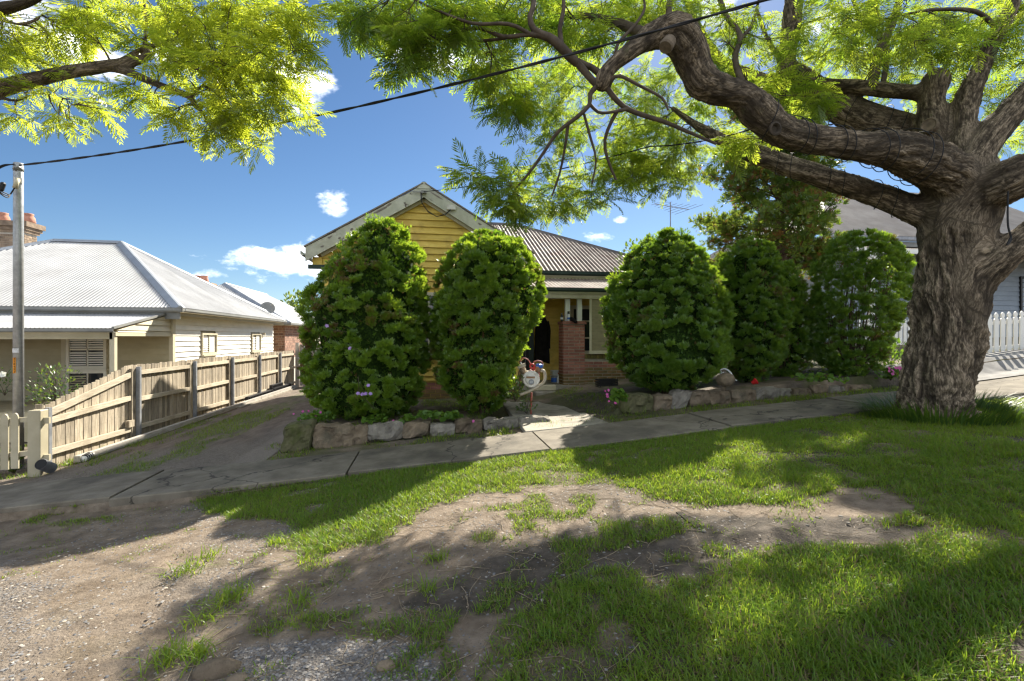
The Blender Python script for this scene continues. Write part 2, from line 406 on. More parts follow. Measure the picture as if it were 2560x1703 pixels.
# ------------------------------------------------------------------ mesh helpers
class MB:
    def __init__(s):
        s.v, s.f = [], []
    def add(s, vs, fs):
        n = len(s.v)
        s.v.extend([tuple(x) for x in vs])
        s.f.extend([tuple(i + n for i in f) for f in fs])
        return s
    def box(s, x0, x1, y0, y1, z0, z1):
        return s.add([(x0, y0, z0), (x1, y0, z0), (x1, y1, z0), (x0, y1, z0), (x0, y0, z1), (x1, y0, z1), (x1, y1, z1), (x0, y1, z1)],
                     [(0, 3, 2, 1), (4, 5, 6, 7), (0, 1, 5, 4), (1, 2, 6, 5), (2, 3, 7, 6), (3, 0, 4, 7)])
    def hexa(s, b, t):
        """b, t: four bottom and four top points, anticlockwise from above"""
        return s.add(list(b) + list(t), [(0, 3, 2, 1), (4, 5, 6, 7), (0, 1, 5, 4), (1, 2, 6, 5), (2, 3, 7, 6), (3, 0, 4, 7)])
    def prism(s, poly, ax, a, b):
        """polygon of 2-D points swept along axis ax from a to b"""
        n = len(poly)
        def mk(p, q):
            return {0: (q, p[0], p[1]), 1: (p[0], q, p[1]), 2: (p[0], p[1], q)}[ax]
        vs = [mk(p, a) for p in poly] + [mk(p, b) for p in poly]
        fs = [tuple(range(n))[::-1], tuple(range(n, 2 * n))] + [(i, (i + 1) % n, n + (i + 1) % n, n + i) for i in range(n)]
        return s.add(vs, fs)
    def bar(s, a, b, w, h, up=(0, 0, 1)):
        a, b, up = Vector(a), Vector(b), Vector(up)
        d = (b - a).normalized()
        sd = d.cross(up).normalized() * (w / 2)
        u2 = sd.cross(d).normalized() * (h / 2)
        return s.add([a - sd - u2, a + sd - u2, a + sd + u2, a - sd + u2, b - sd - u2, b + sd - u2, b + sd + u2, b - sd + u2],
                     [(0, 1, 2, 3)[::-1], (4, 5, 6, 7), (0, 1, 5, 4), (1, 2, 6, 5), (2, 3, 7, 6), (3, 0, 4, 7)])
    def tube(s, pts, r, n=10, cap=True):
        pts = [Vector(p) for p in pts]
        rs = [r] * len(pts) if isinstance(r, (int, float)) else list(r)
        V, F = tube_np(np.array([tuple(p) for p in pts]), np.array(rs), n)
        s.add(V.tolist(), F.tolist())
        if cap:
            k = len(s.v) - n * len(pts)
            s.f.append(tuple(range(k, k + n))[::-1])
            s.f.append(tuple(range(k + n * (len(pts) - 1), k + n * len(pts))))
        return s
    def lathe(s, prof, c=(0, 0, 0), axis=(0, 0, 1), n=20, sx=1.0):
        ax = Vector(axis).normalized()
        q = Vector((0, 0, 1)).rotation_difference(ax).to_matrix()
        c = Vector(c)
        k = len(s.v)
        for r, z in prof:
            for i in range(n):
                a = 2 * math.pi * i / n
                s.v.append(tuple(c + q @ Vector((r * math.cos(a) * sx, r * math.sin(a), z))))
        for j in range(len(prof) - 1):
            for i in range(n):
                s.f.append((k + j * n + i, k + j * n + (i + 1) % n, k + (j + 1) * n + (i + 1) % n, k + (j + 1) * n + i))
        s.f.append(tuple(range(k, k + n))[::-1])
        e = k + (len(prof) - 1) * n
        s.f.append(tuple(range(e, e + n)))
        return s

def tube_np(p, r, n=6):
    m = len(p)
    d = np.gradient(p, axis=0)
    d /= np.linalg.norm(d, axis=1)[:, None] + 1e-9
    a = np.array([0, 0, 1.0]) if abs(d[0][2]) < 0.9 else np.array([1.0, 0, 0])
    x = np.cross(d[0], a)
    x /= np.linalg.norm(x)
    X = np.zeros_like(p)
    for i in range(m):
        x = x - d[i] * np.dot(x, d[i])
        x /= np.linalg.norm(x) + 1e-9
        X[i] = x
    Y = np.cross(d, X)
    th = np.arange(n) * 2 * np.pi / n
    V = p[:, None, :] + r[:, None, None] * (np.cos(th)[None, :, None] * X[:, None, :] + np.sin(th)[None, :, None] * Y[:, None, :])
    i = np.arange(m - 1)[:, None] * n + np.arange(n)[None, :]
    j = np.arange(m - 1)[:, None] * n + (np.arange(n)[None, :] + 1) % n
    F = np.stack([i, j, j + n, i + n], -1).reshape(-1, 4)
    return V.reshape(-1, 3), F

def mesh_of(name, V, F, mat=None, smooth=False, attrs=None):
    """V (n,3), F list of uniform index arrays or one array"""
    me = bpy.data.meshes.new(name)
    Fs = F if isinstance(F, list) else [F]
    Fs = [np.asarray(f, np.int32) for f in Fs if len(f)]
    V = np.asarray(V, np.float32)
    me.vertices.add(len(V))
    me.vertices.foreach_set('co', V.ravel())
    tot = np.concatenate([np.full(len(f), f.shape[1], np.int32) for f in Fs])
    idx = np.concatenate([f.ravel() for f in Fs])
    me.loops.add(len(idx))
    me.loops.foreach_set('vertex_index', idx)
    me.polygons.add(len(tot))
    st = np.zeros(len(tot), np.int32)
    st[1:] = np.cumsum(tot)[:-1]
    me.polygons.foreach_set('loop_start', st)
    me.polygons.foreach_set('loop_total', tot)
    if smooth:
        me.polygons.foreach_set('use_smooth', np.ones(len(tot), bool))
    for k, a in (attrs or {}).items():
        a = np.asarray(a, np.float32)
        if a.ndim == 1:
            at = me.attributes.new(k, 'FLOAT', 'POINT')
            at.data.foreach_set('value', a)
        else:
            at = me.attributes.new(k, 'FLOAT_VECTOR', 'POINT')
            at.data.foreach_set('vector', a.ravel())
    me.update()
    me.validate()
    if mat:
        me.materials.append(mat)
    return me
def link(name, me, parent=None, loc=None):
    o = bpy.data.objects.new(name, me)
    COL.objects.link(o)
    if parent is not None:
        o.parent = parent
    if loc is not None:
        o.location = loc
    return o
def wloc(o):
    p = Vector((0, 0, 0))
    while o is not None:
        p += o.location
        o = o.parent
    return p
def tag(o, label=None, cat=None, group=None, kind=None):
    if label: o['label'] = label
    if cat: o['category'] = cat
    if group: o['group'] = group
    if kind: o['kind'] = kind
    return o
def thing(name, label, cat, loc, group=None):
    o = bpy.data.objects.new(name, None)
    o.empty_display_size = .2
    COL.objects.link(o)
    o.location = loc
    return tag(o, label, cat, group)
def part(name, mb, mat, parent=None, smooth=False, origin=None, label=None):
    """mesh in world coordinates -> object under parent (nothing is rotated)"""
    base = wloc(parent) if parent is not None else Vector((0, 0, 0))
    loc = Vector(origin) - base if origin is not None else Vector((0, 0, 0))
    me = bpy.data.meshes.new(name)
    k = base + loc
    me.from_pydata([(a - k.x, b - k.y, c - k.z) for a, b, c in mb.v], [], mb.f)
    if smooth:
        me.polygons.foreach_set('use_smooth', [True] * len(me.polygons))
    me.update()
    me.materials.append(mat)
    o = link(name, me, parent, loc)
    if label: o['label'] = label
    return o
def solo(name, mb, mat, label, cat, group=None, smooth=False, kind=None):
    v = np.array(mb.v)
    org = Vector(((v[:, 0].min() + v[:, 0].max()) / 2, (v[:, 1].min() + v[:, 1].max()) / 2, v[:, 2].min()))
    o = part(name, mb, mat, None, smooth, org)
    return tag(o, label, cat, group, kind)
def piece(name, me, parent, loc):
    """a piece sharing mesh data; loc in world coordinates"""
    return link(name, me, parent, Vector(loc) - wloc(parent))
def bevel(o, wd=.006, seg=1):
    m = o.modifiers.new('edge', 'BEVEL')
    m.width = wd
    m.segments = seg
    m.limit_method = 'ANGLE'
    return o
def boxmesh(name, sx, sy, sz, mat, ch=0.0, jit=0.0):
    """box centred on its base; ch chamfers the top edges"""
    mb = MB()
    hx, hy = sx / 2, sy / 2
    if ch:
        b = [(-hx, -hy, 0), (hx, -hy, 0), (hx, hy, 0), (-hx, hy, 0)]
        m = [(x, y, sz - ch) for x, y, _ in b]
        t = [(math.copysign(hx - ch, x), math.copysign(hy - ch, y), sz) for x, y, _ in b]
        mb.add(b + m + t, [(0, 3, 2, 1), (8, 9, 10, 11)] + [(i, (i + 1) % 4, 4 + (i + 1) % 4, 4 + i) for i in range(4)]
               + [(4 + i, 4 + (i + 1) % 4, 8 + (i + 1) % 4, 8 + i) for i in range(4)])
    else:
        mb.box(-hx, hx, -hy, hy, 0, sz)
    v = np.array(mb.v)
    if jit:
        v += rng.uniform(-jit, jit, v.shape)
    me = bpy.data.meshes.new(name)
    me.from_pydata(v.tolist(), [], mb.f)
    me.materials.append(mat)
    me.update()
    return me

# ------------------------------------------------------------------ the lie of the land
_t = np.array([-60, -20, -9, -5.5, -3.4, -1.2, 0, 1, 3.5, 5.4, 7.6, 9.9, 12, 20, 40, 90])
_z = np.array([-5.6, -3.0, -2.12, -1.86, -1.74, -1.59, -1.5, -1.42, -1.21, -1.07, -.93, -.72, -.5, .15, 1.5, 3.5])
_tt = np.linspace(-60, 90, 3001)
_zz = np.interp(_tt, _t, _z)
_k = np.hanning(41); _k /= _k.sum()
_zz = np.convolve(np.pad(_zz, 20, 'edge'), _k, 'valid')
def zs(u):
    return np.interp(np.asarray(u, float) - 1.06, _tt, _zz)
_yu = np.array([-2.3, -1, 1, 2.4, 3.5, 6, 9, 14, 30])
_yz = np.array([-1.50, -1.45, -1.41, -1.40, -1.20, -.93, -.70, -.25, .3])
V0, V1 = 6.16, 7.34
def sstep(x, a, b):
    t = np.clip((x - a) / (b - a), 0, 1)
    return t * t * (3 - 2 * t)
def ground_z(u, v):
    u = np.asarray(u, float); v = np.asarray(v, float)
    s = zs(u)
    # verge: sits level with the slabs on the right, worn a little below them by the driveway crossing
    low = -.035 - .085 * (1 - sstep(u, -3.2, -.2)) * sstep(v, 3.8, 5.6)
    verge = s + low + .035 * sstep(6.1 - v, 0, .8) * sstep(u, .5, 3)
    verge = verge + .05 * (fnoise(np.stack([u * .9, v * .9], -1), 5, 3) - .5) + .022 * (fnoise(np.stack([u * 5, v * 5], -1), 9, 3) - .5)
    path = s - .05
    drive = s - .045 - .011 * (v - V1) + .02 * (fnoise(np.stack([u * 2, v * 1.2], -1), 15, 3) - .5)
    yard = np.interp(u, _yu, _yz) + .03 * (fnoise(np.stack([u * 3, v * 3], -1), 25, 3) - .5)
    lowyard = s - .04
    ins = sstep(v, 8.12, 8.20) * sstep(u, -2.28, -2.20)
    gap = (1 - sstep(np.abs(u - 2.15), 1.0, 1.25)) * (1 - sstep(v, 9.0, 10.5))
    yardz = yard * (1 - gap) + (lowyard + .0) * gap
    far = np.where(ins > 0, lowyard * (1 - ins) + yardz * ins, np.where(u < -2.24, drive, lowyard))
    z = np.where(v < V0 - .03, verge, np.where(v < V1 + .03, path, far))
    # the land flattens out and falls away far from the street
    dist = np.hypot(u, v)
    k = sstep(dist, 45, 160)
    return z * (1 - k) + k * (-7.0)
# image-space sketch of where grass grows on the verge, turned into a ground function
def inpoly(px, py, poly):
    poly = np.array(poly, float)
    c = np.zeros(px.shape, bool)
    j = len(poly) - 1
    for i in range(len(poly)):
        xi, yi = poly[i]; xj, yj = poly[j]
        c ^= ((yi > py) != (yj > py)) & (px < (xj - xi) * (py - yi) / (yj - yi + 1e-9) + xi)
        j = i
    return c
K = 2560 / 2357.0
GRASS = [[(470, 1110), (700, 1062), (1000, 1010), (2400, 850), (2420, 1240), (2230, 1225), (2050, 1215), (2140, 1175), (2000, 1120), (1930, 1130), (1840, 1165), (1600, 1165), (1500, 1150), (1420, 1110), (1240, 1115), (1120, 1125), (1000, 1160), (880, 1215), (760, 1250), (700, 1225), (600, 1190), (520, 1200), (480, 1180)],
         [(660, 1265), (760, 1210), (860, 1180), (940, 1160), (930, 1200), (830, 1245), (740, 1265)],
         [(1120, 1580), (1170, 1490), (1250, 1410), (1300, 1330), (1420, 1340), (1500, 1390), (1620, 1340), (1720, 1290), (1880, 1260), (2060, 1260), (2230, 1225), (2400, 1200), (2400, 1600), (1300, 1700)],
         [(2000, 900), (2420, 840), (2420, 1280), (2200, 1230)]]
SPARSE = [[(600, 1420), (860, 1415), (850, 1460), (620, 1500)], [(380, 1320), (500, 1275), (520, 1300), (420, 1335)], [(590, 1250), (800, 1190), (900, 1230), (800, 1290), (600, 1290)], [(0, 1180), (280, 1160), (270, 1200), (60, 1215)],
          [(900, 1580), (880, 1440), (1050, 1420), (1280, 1330), (1240, 1230), (1420, 1200), (1560, 1190), (1560, 1230), (1700, 1280), (1400, 1430), (1150, 1600)],
          [(880, 1130), (1420, 1100), (1400, 1180), (1100, 1260), (900, 1230)]]
def grass_mask(u, v):
    return (_gm(u, v, 31) * .4 + _gm(u, v, 131) * .3 + _gm(u, v, 231) * .3)
def _gm(u, v, sd):
    u = np.asarray(u, float); v = np.asarray(v, float)
    q = np.stack([u, v], -1)
    du = .30 * (fnoise(q * 2.3, sd, 3) - .5) * 2
    dv = .22 * (fnoise(q * 2.3, sd + 6, 3) - .5) * 2
    uu, vv = u + du, v + dv
    px, py = proj(uu, vv, ground_z(u, v))
    px, py = px / K, py / K
    g = np.zeros(u.shape)
    for p in SPARSE:
        g = np.maximum(g, .30 * inpoly(px, py, p))
    for p in GRASS:
        g = np.maximum(g, 1.0 * inpoly(px, py, p))
    out_r = sstep(u, 3.0, 4.5) * (v < 6.1)
    infront = (CT * v + ST * u) < 1.9
    g = np.where(infront, np.maximum(out_r, sstep(u, -.2, .6)), g)
    n = fnoise(q * 5, 41, 3)
    bare = sstep(fnoise(q * 3.1, 47, 4), .60, .70)
    g = np.where(g > .9, (.62 + .6 * n) * (1 - .65 * bare), np.where(g > .1, .55 * sstep(n, .46, .62), .14 * sstep(n, .57, .70)))
    return np.clip(g, 0, 1) * (v < V0 + .02)
def grid_mesh(us, vs):
    U, V = np.meshgrid(us, vs, indexing='xy')
    a = np.arange(len(us) * len(vs)).reshape(len(vs), len(us))
    F = np.stack([a[:-1, :-1], a[:-1, 1:], a[1:, 1:], a[1:, :-1]], -1).reshape(-1, 4)
    return U.ravel(), V.ravel(), F
def spaced(*seg):
    r = []
    for a, b, st in seg:
        r += list(np.arange(a, b - 1e-6, st))
    r.append(seg[-1][1])
    return np.array(r)
gu = spaced((-900, -120, 130), (-120, -30, 15), (-30, -9, 1.5), (-9, -5.5, .25), (-5.5, -2.8, .07), (-2.8, -2.3, .07), (-2.3, -2.18, .02), (-2.18, 7, .065), (7, 14, .2), (14, 40, 1.5), (40, 120, 16), (120, 900, 130))
gv = spaced((-900, -100, 130), (-100, -20, 12), (-20, -1, 1.5), (-1, 1, .25), (1, 6.1, .055), (6.1, 6.2, .025), (6.2, 7.3, .2), (7.3, 7.42, .03), (7.42, 8.10, .06), (8.10, 8.22, .02), (8.22, 11, .12), (11, 26, .5), (26, 60, 4), (60, 120, 15), (120, 900, 130))
U, V, F = grid_mesh(gu, gv)
Z = ground_z(U, V)
# tyre tracks pressed into the damp dirt: two bars of chevron lugs on the crossing, one churned rut on the right
def track(U, V, a, b, wd, dep, pit):
    a, b = np.array(a), np.array(b)
    d = b - a; L = np.hypot(*d); d /= L
    s = (U - a[0]) * d[0] + (V - a[1]) * d[1]
    t = -(U - a[0]) * d[1] + (V - a[1]) * d[0]
    k = (s > 0) & (s < L)
    e = (1 - sstep(np.abs(t), wd * .8, wd)) * k * sstep(np.minimum(s, L - s), 0, .25)
    lug = .5 + .5 * np.sign(np.sin((s + np.abs(t) * .8) * 2 * np.pi / pit))
    rim = np.exp(-((np.abs(t) - wd * 1.15) / .05) ** 2) * k * sstep(np.minimum(s, L - s), 0, .25)
    return -dep * e * (.55 + .6 * lug) + dep * .7 * rim
def gp(x, y):
    """ground point under a picture position (2357-wide sketch units)"""
    lo, hi = .5, 60.
    for _ in range(40):
        m = (lo + hi) / 2
        p = P(x * K, y * K, m)
        if p.z > float(ground_z(p.x, p.y)): lo = m
        else: hi = m
    return P(x * K, y * K, lo)
t1, t2 = gp(330, 1460), gp(428, 1255)
Z = Z + track(U, V, t1.xy, t2.xy, .08, .022, .10)
t3, t4 = gp(1500, 1290), gp(2060, 1205)
Z = Z + track(U, V, t3.xy, t4.xy, .13, .016, .17)
GM = grass_mask(U, V)
pxx, pyy = proj(U, V, Z)
q2 = np.stack([U, V], -1)
grav = np.clip(1.6 * fnoise(q2 * 1.3, 51, 3) - .55, 0, 1) * (1 - sstep(U, -.6, .9))
grav = np.maximum(grav, inpoly(pxx / K + 60 * (fnoise(q2 * 3, 3, 2) - .5), pyy / K, [(560, 1490), (760, 1470), (1000, 1480), (1050, 1600), (500, 1600)]) * 1.0)
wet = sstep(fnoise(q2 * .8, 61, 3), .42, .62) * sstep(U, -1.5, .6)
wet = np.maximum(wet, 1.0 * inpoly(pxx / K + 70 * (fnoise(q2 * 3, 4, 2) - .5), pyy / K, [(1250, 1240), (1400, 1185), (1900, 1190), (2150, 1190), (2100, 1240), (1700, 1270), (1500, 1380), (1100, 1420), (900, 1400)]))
moss = ((V > V1) & (U > -2.7)) * sstep(fnoise(q2 * 2.2, 71, 3), .45, .6)
me = mesh_of('ground', np.stack([U, V, Z], -1), F, None, True, {'grassy': GM, 'gravelly': grav, 'wet': wet, 'mossy': moss})
m, t, o = newmat('verge_soil')
b = N(t, 'ShaderNodeBsdfPrincipled')
v = _vec(t, rnd=False)
def att(t, nm):
    a = N(t, 'ShaderNodeAttribute', attribute_name=nm)
    return a.outputs['Fac']
dirt = _mix(t, _ramp(t, _noise(t, v, 5, 8, .7), .35, .65), (.13, .098, .07), (.265, .21, .156))
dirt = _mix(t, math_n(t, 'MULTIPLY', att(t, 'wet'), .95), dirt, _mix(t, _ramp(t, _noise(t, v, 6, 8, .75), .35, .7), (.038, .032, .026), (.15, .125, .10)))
fl = N(t, 'ShaderNodeTexVoronoi')
fl.inputs['Scale'].default_value = 70
t.links.new(v, fl.inputs[0])
gcol = _mix(t, fl.outputs['Color'], (.10, .10, .10), (.32, .30, .28))
dirt = _mix(t, math_n(t, 'MULTIPLY', att(t, 'gravelly'), .65), dirt, gcol)
flk = _ramp(t, _noise(t, v, 60, 6, .7), .60, .68)
dirt = _mix(t, math_n(t, 'MULTIPLY', flk, .75), dirt, (.06, .05, .038))
soil = _mix(t, _noise(t, v, 22, 6, .7), (.045, .045, .018), (.10, .095, .035))
col = _mix(t, math_n(t, 'MULTIPLY', att(t, 'grassy'), .9), dirt, soil)
col = _mix(t, math_n(t, 'MULTIPLY', att(t, 'mossy'), .6), col, (.07, .085, .025))
t.links.new(col, b.inputs['Base Color'])
b.inputs['Roughness'].default_value = .92
b.inputs['Specular IOR Level'].default_value = .2
bn = N(t, 'ShaderNodeBump')
bn.inputs['Strength'].default_value = .85
bn.inputs['Distance'].default_value = .03
hh = math_n(t, 'ADD', _noise(t, v, 28, 9, .72), math_n(t, 'MULTIPLY', fl.outputs['Distance'], math_n(t, 'MULTIPLY', att(t, 'gravelly'), .8)))
t.links.new(hh, bn.inputs['Height'])
t.links.new(bn.outputs[0], b.inputs['Normal'])
t.links.new(b.outputs[0], o.inputs[0])
me.materials.append(m)
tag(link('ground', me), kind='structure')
GZ = lambda u, v: float(ground_z(np.array([u]), np.array([v]))[0])

# footpath: separate slabs with open joints
fp = bpy.data.objects.new('footpath', None)
COL.objects.link(fp)
fp.location = (0, 6.9, zs(0.0))
tag(fp, kind='structure')
js = [-19.0, -16.43, -13.86, -11.28, -8.7, -6.13, -3.56, -.99, 1.58, 4.19, 6.76, 9.33, 11.9, 14.5, 17.1]
for i in range(len(js) - 1):
    mb = MB()
    g = .013
    a, b_ = js[i] + g, js[i + 1] - g
    n = 7
    us_ = np.linspace(a, b_, n)
    dz = (.018, -.004, .006, .0, .012)[i % 5]
    sk = (.0, .02, -.02, .03, -.015)[i % 5]
    w0 = V0 + (.02 if i % 2 else -.015)
    vs, fs = [], []
    for k, uu in enumerate(us_):
        zt = zs(uu) + dz * (1 if k < n // 2 else .4)
        ed = sk * (k - n / 2) / n
        for (vv, zz) in ((w0 + ed, zt - .16), (w0 + ed, zt - .012), (w0 + .012 + ed, zt), (V1 - .012, zt + .004), (V1, zt - .008), (V1, zt - .16)):
            vs.append((uu, vv, zz))
    for k in range(n - 1):
        for q in range(5):
            fs.append((k * 6 + q, k * 6 + 6 + q, k * 6 + 7 + q, k * 6 + 1 + q))
    fs.append(tuple(range(6)))
    fs.append(tuple(range(6 * (n - 1), 6 * n))[::-1])
    mb.add(vs, fs)
    part('slab', mb, M['conc'], fp)

# driveway sheet
us_, vs_ = spaced((-5.45, -2.33, .1)), spaced((7.37, 12, .12), (12, 24.5, .4))
U, V, F = grid_mesh(us_, vs_)
edge = .03 * (fnoise(np.stack([U * 3, V * 3], -1), 3, 3) - .5)
Z = ground_z(U, V) + .012 + edge * .3
strip = sstep(fnoise(np.stack([U * 6, V * .5], -1), 12, 3), .5, .6)
gr = sstep(fnoise(np.stack([U * 3.2, V * .8], -1), 82, 3), .40, .54) * sstep(U, -4.9, -4.5) * (1 - sstep(U, -3.9, -3.5))
gv_ = 1 - sstep(V + 1.0 * fnoise(np.stack([U * 2, V * 2], -1), 8, 2), 9.3, 10.2)
gv_ = np.maximum(gv_, sstep(U, -3.3, -2.9) * sstep(fnoise(np.stack([U * 2, V], -1), 18, 2), .35, .55))
edge_conc = sstep(U, -2.85, -2.75) * (1 - gv_ * .6)
me = mesh_of('driveway', np.stack([U, V, Z], -1), F, None, True, {'mossy': gr, 'gravelly': np.clip(gv_, 0, 1), 'conc': edge_conc})
m, t, o = newmat('worn_driveway')
b = N(t, 'ShaderNodeBsdfPrincipled')
v = _vec(t, (2.2, .6, 1), rnd=False)
vv = _vec(t, rnd=False)
col = _mix(t, _ramp(t, _noise(t, v, 2.6, 8, .7), .35, .65), (.085, .063, .045), (.195, .152, .112))
fl = N(t, 'ShaderNodeTexVoronoi')
fl.inputs['Scale'].default_value = 55
t.links.new(vv, fl.inputs[0])
col = _mix(t, math_n(t, 'MULTIPLY', att(t, 'gravelly'), .6), col, _mix(t, fl.outputs['Color'], (.075, .062, .05), (.25, .215, .175)))
col = _mix(t, math_n(t, 'MULTIPLY', att(t, 'conc'), .7), col, (.30, .26, .22))
col = _mix(t, math_n(t, 'MULTIPLY', att(t, 'mossy'), math_n(t, 'MULTIPLY', _ramp(t, _noise(t, vv, 9, 8, .7), .42, .55), .85)), col, (.09, .115, .02))
t.links.new(col, b.inputs['Base Color'])
b.inputs['Roughness'].default_value = .92
bn = N(t, 'ShaderNodeBump')
bn.inputs['Strength'].default_value = .7
bn.inputs['Distance'].default_value = .02
t.links.new(math_n(t, 'ADD', _noise(t, vv, 24, 9, .7), math_n(t, 'MULTIPLY', fl.outputs['Distance'], .5)), bn.inputs['Height'])
t.links.new(bn.outputs[0], b.inputs['Normal'])
t.links.new(b.outputs[0], o.inputs[0])
me.materials.append(m)
tag(link('driveway', me), kind='structure')

# front path to the porch: broken concrete slabs
fpp = bpy.data.objects.new('front_path', None)
COL.objects.link(fpp)
fpp.location = (2.1, 9.2, GZ(2.1, 9.2))
tag(fpp, kind='structure')
for (x0, x1, y0, y1, za, zb, zc, zd) in ((1.48, 2.86, 7.37, 8.55, -1.452, -1.36, -1.375, -1.405), (1.50, 2.75, 8.58, 9.75, -1.41, -1.385, -1.39, -1.40), (1.55, 2.72, 9.78, 11.15, -1.405, -1.395, -1.405, -1.41)):
    mb = MB()
    mb.hexa([(x0, y0, za - .12), (x1, y0, zb - .12), (x1 - .03, y1, zc - .12), (x0 + .04, y1, zd - .12)],
            [(x0, y0, za), (x1, y0, zb), (x1 - .03, y1, zc), (x0 + .04, y1, zd)])
    bevel(part('slab', mb, M['concf'], fpp), .015, 2)
for i in range(4):
    mb = MB()
    c = gp(1290 + i * 14, 966 - i * 3)
    mb.hexa([(c.x - .16, c.y - .07, c.z - .02), (c.x + .12, c.y - .06, c.z - .02), (c.x + .15, c.y + .05, c.z - .02), (c.x - .12, c.y + .06, c.z - .02)],
            [(c.x - .14, c.y - .06, c.z + .035), (c.x + .12, c.y - .05, c.z + .045), (c.x + .13, c.y + .05, c.z + .03), (c.x - .11, c.y + .05, c.z + .04)])
    part('broken_slab', mb, M['concf'], fpp)
# right-hand driveway crossing beyond the big tree
U, V, F = grid_mesh(spaced((9.4, 19, .4)), spaced((7.38, 8.9, .3)))
me = mesh_of('side_driveway', np.stack([U, V, ground_z(U, V) + .05], -1), F, M['pebble'], True)
tag(link('side_driveway', me), kind='structure')

# ------------------------------------------------------------------ building helpers
def corrugate(cols_b, cols_t, pitch, amp, nrm, rows=1):
    """sheet between bottom and top point rows (equal length lists), waves along the rows, raised along nrm"""
    B, T = np.array(cols_b, float), np.array(cols_t, float)
    n = len(B)
    s = np.concatenate([[0], np.cumsum(np.linalg.norm(np.diff(B, axis=0), axis=1))])
    wv = amp * np.cos(2 * np.pi * s / pitch)
    off = wv[:, None] * np.array(nrm)[None, :]
    mb = MB()
    rws = [B * (1 - k / rows) + T * (k / rows) + off for k in range(rows + 1)]
    vs = np.concatenate(rws)
    fs = [(k * n + i, k * n + i + 1, (k + 1) * n + i + 1, (k + 1) * n + i) for k in range(rows) for i in range(n - 1)]
    return mb.add(vs.tolist(), fs)
def slope_sheet(s0, s1, bot, top, pitch=.10, amp=.019, per=7):
    """bot(s), top(s) -> 3-D points for s along the eave"""
    n = max(8, int(abs(s1 - s0) / pitch * per))
    ss_ = np.linspace(s0, s1, n)
    B = [bot(s) for s in ss_]
    T = [top(s) for s in ss_]
    i = n // 2
    e = Vector(B[-1]) - Vector(B[0])
    nr = e.cross(Vector(T[i]) - Vector(B[i])).normalized()
    if nr.z < 0: nr = -nr
    return corrugate(B, T, pitch, amp, tuple(nr))
def cap(a, b, w=.16, h=.025, lift=.03):
    mb = MB()
    a, b = Vector(a) + Vector((0, 0, lift)), Vector(b) + Vector((0, 0, lift))
    d = (b - a).normalized()
    sd = d.cross(Vector((0, 0, 1))).normalized()
    dn = Vector((0, 0, -1))
    prof = [(-w, -.075), (-w * .3, .0), (-.03, .03), (.03, .03), (w * .3, 0), (w, -.075)]
    vs = [p + sd * x + Vector((0, 0, z)) for p in (a, b) for x, z in prof]
    mb.add(vs, [(i, i + 1, 7 + i, 6 + i) for i in range(5)] + [tuple(range(6))[::-1], tuple(range(6, 12))])
    return mb
def boards(name, parent, mat, axis, c, a0, a1, z0, z1, pitch, out, clip=None, lap=.022, th=.016):
    """weatherboards on a wall. axis 'u': wall at y=c running a0..a1 in x; axis 'v': wall at x=c. out = +1/-1 face direction.
    clip(z) -> (a0, a1) or a list of spans"""
    z = z1
    while z > z0 + 1e-4:
        zb = max(z - pitch, z0)
        spans = clip(z, zb) if clip else [(a0, a1, a0, a1)]
        for (l, r, lb, rb) in spans:
            if r - l < .03 and rb - lb < .03:
                continue
            mb = MB()
            o1, o2 = c + out * th * .4, c + out * (th + lap)
            if axis == 'u':
                b = [(lb, c, zb), (rb, c, zb), (rb, o2, zb), (lb, o2, zb)]
                tt = [(l, c, z), (r, c, z), (r, o1, z), (l, o1, z)]
                if out < 0: b, tt = [b[3], b[2], b[1], b[0]], [tt[3], tt[2], tt[1], tt[0]]
            else:
                b = [(c, lb, zb), (c, rb, zb), (o2, rb, zb), (o2, lb, zb)]
                tt = [(c, l, z), (c, r, z), (o1, r, z), (o1, l, z)]
                if out > 0: b, tt = [b[3], b[2], b[1], b[0]], [tt[3], tt[2], tt[1], tt[0]]
            mb.hexa(b, tt)
            part(name, mb, mat, parent)
        z = zb
def holes(a0, a1, hs):
    """clip function leaving out openings hs = [(x0, x1, z0, z1)]"""
    def f(z, zb):
        cuts = sorted((x0, x1) for x0, x1, h0, h1 in hs if zb < h1 - .01 and z > h0 + .01)
        r, p = [], a0
        for x0, x1 in cuts:
            r.append((p, x0, p, x0)); p = x1
        r.append((p, a1, p, a1))
        return r
    return f
def brickwork(parent, mat, axis, c, a0, a1, z0, z1, out, bl=.23, bh=.076, j=.010, th=.012, limit=None, name='brick', start=0, top_mat=None, dep=.05):
    """single bricks proud of a mortar face; mesh data shared by length"""
    cache = {}
    row, n = 0, 0
    z = z0
    while z + bh <= z1 + 1e-3:
        x = a0 - (bl + j) / 2 * ((row + start) % 2)
        while x < a1 - .01:
            l, r = max(x, a0), min(x + bl, a1)
            if r - l > .03:
                key = round(r - l, 3), (top_mat and z < top_mat[1])
                if key not in cache:
                    mt = top_mat[0] if key[1] else mat
                    cache[key] = boxmesh(name, (r - l) if axis == 'u' else dep, dep if axis == 'u' else (r - l), bh, mt)
                cx = (l + r) / 2
                off = c + out * (th - dep / 2) + rng.uniform(-.002, .002)
                loc = (cx, off, z) if axis == 'u' else (off, cx, z)
                piece(name, cache[key], parent, loc)
                n += 1
            x += bl + j
        z += bh + j
        row += 1
    return n
